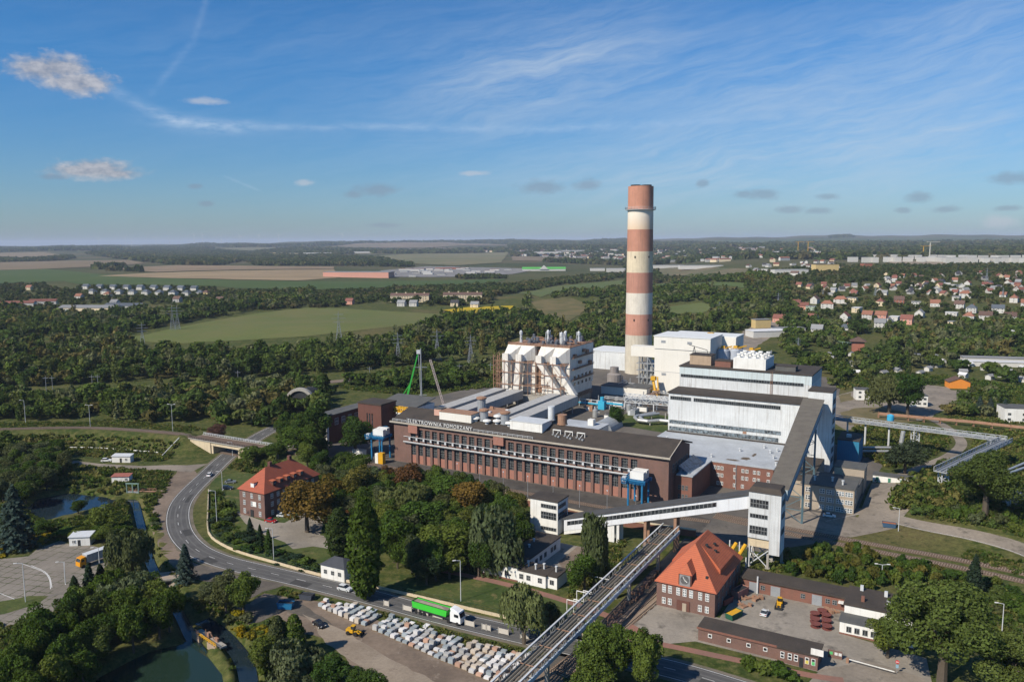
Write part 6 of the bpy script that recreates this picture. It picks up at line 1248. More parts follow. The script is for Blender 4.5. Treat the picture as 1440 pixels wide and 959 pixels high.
for k, (a, b) in enumerate(((174.5, -66), (175.6, -67.4), (176.8, -66.2), (178.2, -64.8), (179, -66), (180, -64.4), (176, -71), (177.2, -72), (178.4, -70.6), (197, -63.4), (198.4, -64), (199.6, -63.2))):
    x, y = W(a, b); tag(link('scrap_piece', SCR[k % 5], None, (x, y, .05), k * 1.3), 'rusty scrap piece on the paving of the brick yard', 'scrap iron', 'scrap in the brick yard')
# ---------------------------------------------------------------- foliage
def leaf_mat(name, objcol=True, cols=None, sc=.25):
    m = bpy.data.materials.new(name); m.use_nodes = True; nt_ = m.node_tree; nt_.nodes.clear()
    out = nt_.nodes.new('ShaderNodeOutputMaterial'); g = nt_.nodes.new('ShaderNodeNewGeometry'); oi = nt_.nodes.new('ShaderNodeObjectInfo')
    if objcol:
        base = oi.outputs['Color']; v = nt_.nodes.new('ShaderNodeTexCoord').outputs['Object']; n1 = noise(nt_, v, sc, 2)
    else:
        v = coord(nt_, 'World'); n1 = noise(nt_, v, .16, 2); n2 = noise(nt_, v, .045, 3, .7); n3 = noise(nt_, v, .011, 2)
        base = mixc(nt_, ramp(nt_, n2, .36, .66), cols[0], cols[1]); base = mixc(nt_, ramp(nt_, n3, .5, .72), base, cols[2])
    k = mth(nt_, 'MULTIPLY', mth(nt_, 'ADD', mth(nt_, 'MULTIPLY', g.outputs['Random Per Island'], .7), .65), mth(nt_, 'ADD', mth(nt_, 'MULTIPLY', n1, 1.1), .45))
    kk = nt_.nodes.new('ShaderNodeCombineXYZ'); [nt_.links.new(k, kk.inputs[i]) for i in range(3)]
    c = mixc(nt_, 1.0, base, kk.outputs[0], 'MULTIPLY')
    d = nt_.nodes.new('ShaderNodeBsdfDiffuse'); tr_ = nt_.nodes.new('ShaderNodeBsdfTranslucent'); mx = nt_.nodes.new('ShaderNodeMixShader'); mx.inputs[0].default_value = .36
    nt_.links.new(c, d.inputs[0]); nt_.links.new(mixc(nt_, .5, c, (.10, .13, .02), 'MIX'), tr_.inputs[0]); nt_.links.new(d.outputs[0], mx.inputs[1]); nt_.links.new(tr_.outputs[0], mx.inputs[2]); nt_.links.new(mx.outputs[0], out.inputs[0])
    return m
LEAF = leaf_mat('foliage'); BARK = mat('bark', (.10, .08, .06), var=.3, sc=2)
def unit(v): return v / np.maximum(np.linalg.norm(v, axis=1, keepdims=True), 1e-6)
def quads(c, n, s, rng, long=1.0):
    """leaf-clump faces: centres c, normals n, half sizes s"""
    k = len(c); t = unit(np.cross(n, rng.normal(size=(k, 3)))); b = np.cross(n, t)
    if long != 1.0:
        up = np.array([0, 0, 1.0]); t = unit(up - n * (n @ up)[:, None] + rng.normal(scale=.15, size=(k, 3))); b = np.cross(n, t)
    s = s[:, None]; j = lambda: 1 + rng.uniform(-.35, .35, (k, 1))
    return np.stack([c - t * s * long * j() - b * s * j() * .35, c + b * s * j(), c + t * s * long * j() + b * s * .3, c - b * s * j()], 1)     # kite-shaped
def crown(kind, n, seed, leaf):
    """unit tree: crown radius 1 in x, y and z from 0 to 1 of the tree's height; returns quads (n,4,3) in (r,r,h) units given aspect a = height / radius"""
    rng = np.random.default_rng(seed)
    if kind in ('round', 'oak'):
        L = max(3, int(5 + n ** .33)); lc = unit(rng.normal(size=(L, 3))) * rng.uniform(.34, .84, (L, 1)) ** .8; lr = rng.uniform(.24, .46, L) * (.72 if kind == 'oak' else 1); lc[0] = (0, 0, .2); lr[0] = .6 if kind != 'oak' else .4
        if kind == 'oak': lc = unit(lc) * rng.uniform(.35, .8, (L, 1))
        lc[:, 2] = lc[:, 2] * .9
        i = rng.choice(L, n, p=lr ** 2 / (lr ** 2).sum()); d = unit(rng.normal(size=(n, 3)) + np.array([0, 0, .25])); p = lc[i] + d * lr[i][:, None] * rng.uniform(.72, 1.05, (n, 1))
        nn = unit(d + rng.normal(scale=.55, size=(n, 3))); p[:, 2] = .60 + p[:, 2] * .40; p[:, :2] *= 1.0
        z0 = p[:, 2]; p[:, :2] *= np.clip((z0 - .02) / .3, .45, 1)[:, None]
    elif kind == 'poplar':
        z = rng.uniform(.06, 1, n); r = .95 * np.sin(np.pi * np.clip(z * .93 + .06, 0, 1)) ** .55 * (1 + .18 * np.sin(z * 40 + rng.integers(0, 9)) * rng.random(n)); a = rng.uniform(0, 6.283, n); r = r * rng.uniform(.72, 1.05, n)
        p = np.stack([r * np.cos(a), r * np.sin(a), z], 1); nn = unit(np.stack([np.cos(a), np.sin(a), .35 + 0 * a], 1) + rng.normal(scale=.55, size=(n, 3)))
    elif kind == 'spruce':
        T = 11; k = rng.integers(0, T, n); f = rng.random(n) ** .6; base = .05 + .9 * k / T; rad = (1 - base) ** .85 * 1.05; a = rng.uniform(0, 6.283, n); arm = .75 + .25 * np.cos(a * 7 + k * 2.3)
        r = rad * f * arm; z = base + .10 * (1 - f) - .02 * f + rng.normal(scale=.012, size=n); p = np.stack([r * np.cos(a), r * np.sin(a), np.clip(z, .02, 1)], 1); nn = unit(np.stack([np.cos(a) * .6, np.sin(a) * .6, 1 + 0 * a], 1) + rng.normal(scale=.4, size=(n, 3)))
    elif kind in ('willow', 'birch'):
        L = 16; lc = unit(rng.normal(size=(L, 3)) + np.array([0, 0, .3])) * rng.uniform(.3, .66, (L, 1)); lr = rng.uniform(.28, .42, L); i = rng.integers(0, L, n); a = rng.uniform(0, 6.283, n)
        d = unit(np.stack([np.cos(a), np.sin(a), rng.uniform(-.4, 1, n)], 1)); p = lc[i] + d * lr[i][:, None]; drop = rng.random(n) ** 2 * .55; p[:, 2] -= drop; nn = unit(d * np.array([1, 1, .35]) + rng.normal(scale=.35, size=(n, 3))); p[:, 2] = np.clip(.56 + p[:, 2] * .44, .03, 1)
    elif kind == 'shrub':
        L = 6; lc = rng.uniform(-.55, .55, (L, 3)); lr = rng.uniform(.35, .55, L); i = rng.integers(0, L, n); d = unit(rng.normal(size=(n, 3)) + np.array([0, 0, .4])); p = lc[i] + d * lr[i][:, None] * rng.uniform(.7, 1.08, (n, 1)); nn = unit(d + rng.normal(scale=.6, size=(n, 3))); p[:, 2] = np.clip((p[:, 2] + .8) / 1.75, .0, 1.05)
    return p, nn, rng.uniform(.7, 1.3, n) * leaf, rng
def crown_mesh(kind, n, seed, leaf, asp):
    p, nn, s, rng = crown(kind, n, seed, leaf); p = p * np.array([1, 1, asp]); nn = unit(nn * np.array([1, 1, 1 / asp ** .3])); q = quads(p, nn, s, rng, 2.2 if kind in ('willow', 'birch') else 1.0)
    return np_mesh(kind + '_crown', q.reshape(-1, 3), [np.arange(len(q) * 4).reshape(-1, 4)], LEAF)
def trunk_mesh(asp, low=.5, kind='round'):
    m = MB(); h = asp * low; m.bar((0, 0, -.15), (0, 0, h), .085, 7, .05); rng = random.Random(int(asp * 100))
    if kind in ('round', 'willow', 'oak'):
        for i in range(5): a = i * 1.26 + rng.random(); m.bar((0, 0, h * .7), (.5 * math.cos(a), .5 * math.sin(a), h * .7 + asp * .22), .04, 5, .015)
    return m.mesh('trunk', [BARK])
KINDS = {}   # kind -> list of (crown mesh, trunk mesh); crown radius 1, height asp
SPEC = {'round': (5200, .050, 2.6), 'oak': (16000, .024, 2.2), 'poplar': (4200, .11, 7.2), 'spruce': (3600, .08, 3.4), 'willow': (7000, .036, 2.3), 'birch': (5200, .05, 4.6), 'shrub': (420, .17, 1.35)}
for kd, (n, lf, asp) in SPEC.items(): KINDS[kd] = [(crown_mesh(kd, n, 100 + i, lf, asp), trunk_mesh(asp, .55 if kd != 'spruce' else .8, kd)) for i in range(8 if kd == 'round' else 2 if kd in ('oak', 'birch') else 4 if kd != 'shrub' else 5)]
NAMES = {'birch': ('birch_tree', 'tree'), 'oak': ('deciduous_tree', 'tree'), 'round': ('deciduous_tree', 'tree'), 'poplar': ('poplar_tree', 'tree'), 'spruce': ('conifer_tree', 'tree'), 'willow': ('willow_tree', 'tree'), 'shrub': ('shrub', 'shrub')}
GREENS = [(.052, .086, .016), (.064, .102, .020), (.040, .070, .016), (.088, .116, .024), (.068, .096, .026)]
AUT = [(.13, .085, .022), (.11, .075, .018), (.10, .050, .022), (.10, .095, .024)]; OLIVE = [(.075, .088, .036), (.085, .10, .048)]; SILV = [(.095, .118, .058), (.08, .105, .048)]; YELL = [(.25, .19, .012), (.19, .16, .02)]; DKC = [(.022, .040, .020), (.026, .044, .026)]; BLUEC = [(.045, .065, .055)]
YG = [(.105, .12, .026), (.092, .115, .026)]; rt = random.Random(21)
def jit(c, k=.14): f = 1.26 + rt.uniform(-k, k); return (c[0] * 1.0 * f * (1 + rt.uniform(-k, k) * .6), c[1] * f, c[2] * f, 1)
def plant(kind, xy, h, rad, col, lab, group=None, z=None):
    cm, tm = rt.choice(KINDS[kind]); nm, cat = NAMES[kind]; asp = SPEC[kind][2]; x, y = xy
    zz_ = (tz(x, y) if z is None else z) - .05
    if kind == 'shrub':
        o = link(nm, cm, None, (x, y, zz_), rt.uniform(0, 6.28)); o.scale = (rad, rad, h / asp); o.color = jit(col); return tag(o, lab, cat, group)
    r = thing(nm, lab, cat, (x, y, zz_), rt.uniform(0, 6.28), group); q_ = rt.uniform(.9, 1.12); r.scale = (rad * q_, rad / q_, h / asp)
    link('trunk', tm, r); c = link('crown', cm, r); c.color = jit(col); return r
def toph(px, py, top):
    g = G(px, py, 0); z0 = tz(*g); lo, hi = .5, 60
    for _ in range(30):
        mid_ = (lo + hi) / 2
        if P(*g, z0 + mid_)[1] > top: lo = mid_
        else: hi = mid_
    return g, lo
# trees one can single out in the photo: kind, base px, top row, crown width px, colour, label
ONE = [('poplar', 514, 843, 699, 44, GREENS[0], 'very tall columnar poplar standing by the road in front of the park'),
 ('spruce', 262, 818, 763, 34, BLUEC[0], 'lone blue-green spruce beside the road bend and the slab bridge'),
 ('spruce', 24, 772, 680, 52, BLUEC[0], 'tall blue spruce left of the upper pond'),
 ('spruce', 106, 844, 808, 26, DKC[0], 'left and lowest of three dark conifers below the orange lorry'), ('spruce', 127, 838, 789, 28, DKC[1], 'middle dark conifer of three below the orange lorry'), ('spruce', 143, 832, 791, 26, DKC[0], 'right dark conifer of three below the orange lorry'),
 ('willow', 178, 866, 802, 76, SILV[0], 'round silvery willow on the bank below the concrete lot'), ('willow', 187, 810, 733, 60, OLIVE[0], 'tall drooping willow between orange lorry and stream'),
 ('round', 318, 862, 806, 44, OLIVE[0], 'olive tree on the right stream bank below the dirt shoulder'), ('round', 343, 866, 806, 40, GREENS[3], 'green tree at the edge of the dirt road opposite the villa lawn'), ('round', 296, 852, 818, 34, OLIVE[1], 'small pale green tree right of the slab bridge'),
 ('willow', 418, 966, 903, 96, SILV[0], 'wide grey-green willow at the bottom edge by the stone yard'), ('poplar', 392, 930, 866, 26, OLIVE[0], 'slim poplar among bushes left of the black car'), ('poplar', 415, 926, 864, 26, GREENS[3], 'slim poplar nearest the black car'), ('round', 372, 940, 890, 42, GREENS[3], 'bushy tree left of the slim poplars in the stone yard corner'), ('round', 470, 975, 925, 50, GREENS[2], 'dark tree at the bottom edge shading the stone yard'), ('round', 515, 985, 940, 50, GREENS[2], 'second dark tree cut by the bottom edge of the stone yard'),
 ('willow', 737, 905, 818, 66, (.10, .12, .045), 'pale olive willow between road and pipe bridge'), ('round', 772, 884, 845, 36, OLIVE[0], 'small olive tree right behind the pale willow'),
 ('birch', 836, 832, 703, 46, (.065, .085, .035), 'tall weeping birch in front of the low white conveyor gallery'), ('round', 822, 838, 775, 46, GREENS[1], 'leafy tree at the foot of the weeping birch'), ('round', 846, 820, 785, 34, GREENS[0], 'dense bushy tree between birch and pipe bridge'),
 ('oak', 1324, 962, 812, 136, (.086, .112, .028), 'huge spreading oak in the lower right by the gate'), ('oak', 1422, 990, 884, 104, (.08, .108, .028), 'big tree cut by the lower right corner'), ('round', 1248, 925, 868, 50, GREENS[3], 'tree pressed against the right end of the white canteen'),
 ('spruce', 1369, 836, 778, 32, DKC[1], 'dark conical conifer beside the right-hand railway tracks'), ('oak', 1383, 752, 632, 98, (.070, .098, .026), 'tall dense tree on the slope in front of the pipe bridges'),
 ('willow', 1250, 582, 522, 62, (.09, .10, .038), 'olive rounded willow in front of the white hut on the bare lot'), ('round', 1276, 585, 520, 46, GREENS[2], 'dark tree behind the olive willow on the bare lot'), ('round', 1272, 668, 618, 50, (.05, .065, .035), 'round tree between garages and side road'),
 ('spruce', 1377, 585, 556, 18, BLUEC[0], 'left blue conifer in the thicket at the right edge'), ('spruce', 1392, 584, 558, 18, BLUEC[0], 'middle blue conifer in the thicket at the right edge'), ('spruce', 1412, 588, 560, 18, BLUEC[0], 'right blue conifer in the thicket by the white block'),
 ('round', 432, 748, 678, 78, AUT[0], 'autumn-brown tree shading the parked cars at the villa'), ('round', 470, 720, 670, 56, AUT[1], 'yellow-brown tree behind the villa forecourt'), ('round', 505, 712, 656, 56, AUT[3], 'yellowish tree at the upper left of the park'), ('poplar', 478, 786, 714, 36, (.04, .06, .018), 'broad cone-shaped cypress at the left edge of the park'), ('round', 575, 700, 653, 60, AUT[2], 'rust-brown tree below the left end of the turbine hall'), ('willow', 573, 735, 676, 76, (.09, .10, .034), 'pale yellow-green willow in the middle of the park'), ('round', 660, 735, 674, 64, AUT[0], 'orange-brown tree at the right of the park below the hall'), ('willow', 697, 806, 703, 92, SILV[1], 'large grey-green willow left of the white workshop'), ('round', 625, 722, 664, 60, GREENS[1], 'fresh green tree between rust-brown and orange-brown trees'),
 ('round', 628, 800, 735, 70, GREENS[3], 'bright leafy tree at the front of the park'), ('round', 555, 790, 722, 66, GREENS[0], 'dark tree right behind the tall poplar'), ('round', 597, 760, 700, 70, GREENS[1], 'broad tree in the heart of the park'), ('round', 600, 822, 776, 40, DKC[0], 'dark low tree at the lawn edge behind the lorry'), ('round', 445, 640, 574, 62, GREENS[2], 'big dark tree in front of the tunnel portal'), ('round', 420, 652, 600, 56, GREENS[0], 'green tree right behind the villa roof'), ('round', 360, 655, 628, 44, GREENS[1], 'tree beside the right abutment of the rail bridge'), ('round', 500, 640, 585, 56, GREENS[2], 'dark tree before the white pump house and brown tower'), ('round', 865, 600, 570, 26, GREENS[2], 'tree beside the barrel-roofed shed'), ('spruce', 352, 752, 727, 15, DKC[1], 'left of three small garden conifers before the villa forecourt'), ('spruce', 366, 760, 736, 14, DKC[0], 'middle of three small garden conifers before the villa forecourt'), ('spruce', 378, 772, 742, 16, GREENS[2], 'right of three small garden conifers before the villa forecourt'), ('round', 110, 722, 702, 20, GREENS[2], 'small dark tree at the water edge of the upper pond'), ('round', 142, 748, 712, 38, GREENS[3], 'bright green tree between upper pond and weir gate'), ('round', 306, 622, 596, 26, (.11, .055, .045), 'reddish-brown bare-looking tree behind the rail bridge')]
for kd, px, py, top, w, col, lab in ONE:
    g, h = toph(px, py, top); d = math.hypot(*g); plant(kd, g, h, w / 2 * math.hypot(d, H) / F * 1.02, col, lab)
OCC = [(G(a[1], a[2])[0], G(a[1], a[2])[1], 3.5) for a in ONE]
# woods and groups: polygon of ground (px), spacing m, height range, colours, kind mix, label, group, individual?
MIXG = GREENS * 4 + OLIVE
def scatter(poly, sp, seed, avoid=True, px=True):
    rng = random.Random(seed); pts = GP(poly) if px else poly; xs = [p[0] for p in pts]; ys = [p[1] for p in pts]; out = []
    y = min(ys); row = 0
    while y < max(ys):
        x = min(xs) + (row % 2) * sp / 2
        while x < max(xs): out.append((x + rng.uniform(-.42, .42) * sp, y + rng.uniform(-.42, .42) * sp)); x += sp
        y += sp * .87; row += 1
    if not out: return []
    a = np.array(out); k = inside(a[:, 0], a[:, 1], pts)
    if avoid:
        nr = np.hypot(a[:, 0], a[:, 1]) < 1300
        for path, dd in ((ROADC, 7), (RAIL1, 7.5), (REAR, 10.5), (ACC, 6), (ACC2, 5), (CHAN, 3.2), (CHAN2, 3.2)): k &= ~(nr & (segd(a[:, 0], a[:, 1], path) < dd))
        for pol in (POND1, POND2): k &= ~inside(a[:, 0], a[:, 1], pol)
    return a[k]
Z = [ # polygon, spacing, hmin, hmax, colours, label, group
 ([(548, 690), (600, 690), (680, 705), (735, 735), (735, 795), (690, 812), (620, 822), (556, 818), (540, 760), (500, 770), (450, 735), (480, 700)], 6.9, 8.5, 13, MIXG * 2 + YG * 6 + AUT, 'broadleaf tree packed in the park between villa and turbine hall', 'park trees below the hall'),
 ([(340, 655), (360, 635), (400, 640), (440, 655), (480, 660), (520, 668), (500, 690), (470, 700), (445, 690), (420, 665)], 7.5, 7, 11, MIXG, 'broadleaf tree on the slope between villa and hall corner', 'trees on the slope behind the villa'),
 ([(390, 612), (385, 590), (400, 575), (450, 560), (460, 590), (440, 625), (478, 640), (500, 650), (440, 650)], 7, 9, 14, GREENS, 'dark broadleaf tree in the thicket around the tunnel portal', 'trees round the tunnel portal'),
 ([(-40, 960), (40, 925), (110, 880), (160, 850), (215, 852), (245, 880), (258, 905), (215, 913), (180, 930), (140, 952), (104, 985), (90, 1010), (-40, 1010)], 6.6, 9, 13, GREENS + [GREENS[0]] * 3, 'dark tree in the dense grove on the bank of the lower pond', 'grove by the lower pond'),
 ([(-60, 640), (20, 635), (85, 640), (92, 665), (60, 695), (30, 712), (-60, 705)], 6.4, 7, 11, GREENS[:3] + OLIVE, 'tree in the dense clump on the far bank of the upper pond', 'clump beyond the upper pond'),
 ([(-50, 745), (0, 745), (50, 752), (90, 750), (120, 752), (180, 745), (195, 750), (185, 768), (140, 762), (90, 757), (-50, 772)], 6.5, 3.4, 5.5, GREENS, 'small tree between the upper pond and the concrete lot', 'trees below the upper pond'),
 ([(812, 985), (820, 950), (850, 925), (900, 915), (950, 925), (990, 945), (1005, 985)], 7, 11, 14, [GREENS[1], GREENS[3]], 'bright green tree in the row at the bottom edge before the brick path', 'tree row at the bottom edge'),
 ([(-90, 566), (60, 561), (180, 557), (300, 553), (400, 547), (455, 543), (462, 560), (445, 572), (400, 590), (380, 604), (330, 599), (268, 597), (150, 591), (60, 591), (-90, 595)], 7.8, 7, 13, GREENS * 2 + OLIVE, 'broadleaf tree in the belt between the two railway lines', 'trees between the railway lines'),
 ([(-110, 552), (-80, 480), (165, 487), (300, 489), (440, 484), (560, 470), (640, 462), (720, 446), (760, 458), (800, 474), (885, 484), (885, 500), (800, 484), (720, 476), (705, 500), (690, 505), (600, 512), (470, 525), (400, 529), (300, 535), (180, 539), (60, 543)], 8.0, 8, 16, None, 'wood', ''),
 ([(470, 536), (600, 523), (700, 518), (706, 535), (640, 545), (600, 552), (560, 548), (500, 545)], 9, 7, 11, None, 'wood', ''),
 ([(-140, 447), (0, 441), (70, 452), (160, 449), (240, 445), (330, 428), (440, 415), (440, 430), (300, 450), (165, 476), (-140, 478)], 10, 9, 14, None, 'wood', ''),
 ([(740, 424), (800, 410), (880, 404), (880, 480), (800, 470), (760, 455), (730, 442)], 15, 5, 10, None, 'wood', ''),
 ([(845, 402), (900, 400), (1050, 404), (1100, 420), (1120, 450), (1060, 462), (1030, 475), (960, 468), (920, 474), (885, 462)], 10.5, 7, 12, None, 'wood', ''),
 ([(1100, 462), (1200, 470), (1330, 470), (1520, 465), (1520, 556), (1440, 545), (1330, 528), (1200, 532), (1165, 550), (1120, 520), (1095, 490)], 10, 7, 12, None, 'wood', ''),
 ([(1510, 470), (1800, 450), (2000, 700), (1900, 800), (1560, 760), (1530, 650), (1510, 600)], 11, 6, 11, None, 'wood', ''),
 ([(1345, 562), (1420, 552), (1425, 590), (1330, 588)], 6, 5, 8, GREENS, 'tree in the thicket around the blue conifers at the right', 'thicket at the right edge')]
HOLES = [GP(h) for h in ([(1165, 562), (1180, 548), (1300, 538), (1340, 545), (1352, 562), (1330, 590), (1200, 606)], [(1190, 480), (1240, 470), (1250, 495), (1195, 502)], [(1130, 520), (1170, 530), (1165, 560), (1140, 560)], [(395, 598), (440, 598), (440, 582), (400, 580)], [(1415, 545), (1500, 540), (1500, 600), (1418, 600)], [(700, 520), (880, 500), (900, 560), (705, 560)])]
individual, stuff = [], []
for zi, (poly, sp, h0, h1, cols, lab, grp) in enumerate(Z):
    for x, y in scatter(poly, sp, 50 + zi):
        if any(inside(np.array([x]), np.array([y]), hp)[0] for hp in HOLES): continue
        if cols is not None and any((x - a) ** 2 + (y - b) ** 2 < c * c for a, b, c in OCC): continue
        (individual if cols is not None else stuff).append((math.hypot(x, y), x, y, rt.uniform(h0, h1), sp, cols, lab, grp))
individual.sort(key=lambda t: t[0])
quota = 298 - sum(1 for o in ONE if o[0] in ('round', 'oak'))
for k, (d, x, y, h, sp, cols, lab, grp) in enumerate(individual):
    if k < quota: plant('round', (x, y), h, sp * rt.uniform(.56, .72), rt.choice(cols), lab, grp)
    else: stuff.append((d, x, y, h, sp, None, '', ''))
# ---------------------------------------------------------------- far woods as one mass
def bake(name, trees, cols, n, leaf, kinds=('round',) * 9):
    """one mesh of many trees: rows x, y, z, height, radius; each tree takes one of the leaf colours"""
    T = np.array(trees); out = []; mi = []; rng = np.random.default_rng(5); K = len(kinds)
    var = [crown(kd, n, 300 + i, leaf * (1.3 if kd == 'poplar' else 1)) for i, kd in enumerate(kinds)]
    pick = rng.integers(0, K, len(T)); ang_ = rng.uniform(0, 6.28, len(T))
    patch = .5 + .5 * np.sin(T[:, 0] / 61 + np.sin(T[:, 1] / 90) * 2) ; cls = np.clip((rng.random(len(T)) * .75 + patch * .25) * len(cols), 0, len(cols) - 1).astype(int)
    for v_ in range(K):
        ix = np.nonzero(pick == v_)[0]; p, nn, s, r_ = var[v_]; off = quads(p, nn, s, r_) - p[:, None, :]; kd = kinds[v_]
        for blk in range(0, len(ix), 400):
            J = ix[blk:blk + 400]; B = T[J]; a = ang_[J]; ca, sa = np.cos(a)[:, None, None], np.sin(a)[:, None, None]
            R_ = (B[:, 4] * {'poplar': .42, 'spruce': .62}.get(kd, 1))[:, None, None]; Hh = (B[:, 3] * {'poplar': 1.35, 'spruce': 1.15}.get(kd, 1))[:, None, None]
            X = (p[None, :, None, 0] + off[None, :, :, 0]) * R_; Y = (p[None, :, None, 1] + off[None, :, :, 1]) * R_; Zz = p[None, :, None, 2] * Hh + off[None, :, :, 2] * R_
            out.append(np.stack([X * ca - Y * sa + B[:, 0][:, None, None], X * sa + Y * ca + B[:, 1][:, None, None], Zz + B[:, 2][:, None, None]], -1).reshape(-1, 3)); mi.append(np.repeat(cls[J], n))
    v = np.concatenate(out).astype(np.float32); nq = len(v) // 4
    me = bpy.data.meshes.new(name); me.vertices.add(len(v)); me.vertices.foreach_set('co', v.ravel()); me.loops.add(nq * 4); me.polygons.add(nq)
    me.loops.foreach_set('vertex_index', np.arange(nq * 4, dtype=np.int32)); me.polygons.foreach_set('loop_start', np.arange(0, nq * 4, 4, dtype=np.int32)); me.polygons.foreach_set('loop_total', np.full(nq, 4, np.int32))
    for i, c in enumerate(cols): me.materials.append(leaf_mat('%s_foliage_%d' % (name, i), False, (c, tuple(q * 1.3 for q in c), c)))
    me.polygons.foreach_set('material_index', np.concatenate(mi).astype(np.int32)); me.update(calc_edges=True)
    return tag(link(name, me), kind='stuff')
WOODC = [(.060, .094, .020), (.044, .074, .018), (.084, .120, .026), (.066, .098, .026), (.112, .132, .038), (.13, .14, .066), (.135, .118, .042)]
# ---------------------------------------------------------------- shrubs, weeds
SH = [([(1246, 690), (1290, 668), (1330, 645), (1345, 700), (1400, 760), (1440, 745), (1500, 790), (1440, 778), (1370, 758), (1300, 742), (1258, 728), (1238, 712)], 3.6, 2.2, 4.4, MIXG, 'leafy green bush in the thicket covering the right-hand slope', 'bushes on the slope'),
 ([(1108, 790), (1150, 772), (1190, 775), (1250, 790), (1310, 802), (1330, 815), (1290, 822), (1240, 830), (1190, 825), (1110, 808)], 3.2, 2.2, 4.2, GREENS[1:4] + [AUT[3]], 'green bush in the thicket between brick shed and tracks', 'bushes behind the brick shed'),
 ([(1330, 815), (1360, 808), (1440, 838), (1500, 860), (1500, 900), (1400, 860), (1340, 850)], 4.0, 1.6, 3, MIXG, 'bush on the bank below the right-hand tracks', 'bushes below the tracks'),
 ([(300, 690), (330, 720), (345, 745), (400, 775), (460, 790), (530, 800), (500, 812), (420, 800), (340, 780), (298, 745)], 4.6, 1.0, 2.6, GREENS + DKC, 'garden bush on the villa lawn behind the road fence', 'bushes on the villa lawn'),
 ([(940, 945), (1000, 915), (1060, 935), (1100, 950), (1150, 965), (1140, 1000), (1000, 980)], 4.2, 1.4, 3, GREENS, 'bush on the verge below the brick footpath', 'bushes below the brick footpath'),
 ([(320, 860), (345, 870), (400, 885), (440, 915), (400, 950), (350, 930), (325, 895)], 3.4, 1.2, 2.8, OLIVE + GREENS[3:] + YELL, 'weedy bush on the rough ground between stream and stone yard', 'bushes by the stream'),
 ([(190, 690), (215, 700), (240, 790), (205, 720)], 3.2, 1, 2, MIXG, 'bush on the bank between stream and road', 'bushes by the road bank'),
 ([(-20, 770), (60, 750), (90, 755), (60, 770), (0, 785)], 2.8, 1.2, 2, YELL + OLIVE, 'yellow-flowering bush at the upper edge of the concrete lot', 'yellow bushes by the lot'),
 ([(90, 690), (150, 660), (190, 685), (165, 697), (120, 692), (70, 700)], 3.4, 1, 2.2, OLIVE + YELL[1:] + GREENS, 'bush on the far bank between pond and red-roofed shed', 'bushes on the pond bank'),
 ([(345, 940), (420, 945), (480, 960), (470, 1000), (330, 1000)], 3.4, 1.6, 3, OLIVE + GREENS, 'bush at the bottom edge near the grey willow', 'bushes at the bottom edge'),
 ([(1140, 728), (1180, 722), (1195, 726), (1180, 732)], 3, 1.6, 2.4, GREENS, 'bush before the windows of the beige office block', 'bushes before the office')]
shl, und = [], []
HS = [[W(a, b) for a, b in q] for q in ([(170, -96), (201, -96), (201, -88), (170, -88)], [(201, -76), (220, -76), (220, -56), (201, -56)], [(172, -62), (203, -62), (203, -53), (172, -53)], [(-6, -88), (9, -88), (9, -57), (-6, -57)], [(148, -45), (164, -45), (164, -20), (148, -20)])] + [GP(q) for q in ([(318, 706), (345, 736), (372, 752), (440, 768), (520, 778), (520, 765), (450, 750), (440, 715), (372, 733)],)]
for zi, (poly, sp, h0, h1, cols, lab, grp) in enumerate(SH):
    for x, y in scatter(poly, sp, 90 + zi):
        if any(inside(np.array([x]), np.array([y]), hp)[0] for hp in HS): continue
        if rt.random() < .12: continue
        shl.append((math.hypot(x, y), x, y, rt.uniform(h0, h1), sp, rt.choice(cols), lab, grp))
shl.sort(key=lambda t: t[0])
for k, (d, x, y, h, sp, col, lab, grp) in enumerate(shl):
    if k < 297: plant('shrub', (x, y), h, sp * rt.uniform(.5, .72), col, lab, grp)
    else: und.append((x, y, tz(x, y) - .1, h, sp * .65))
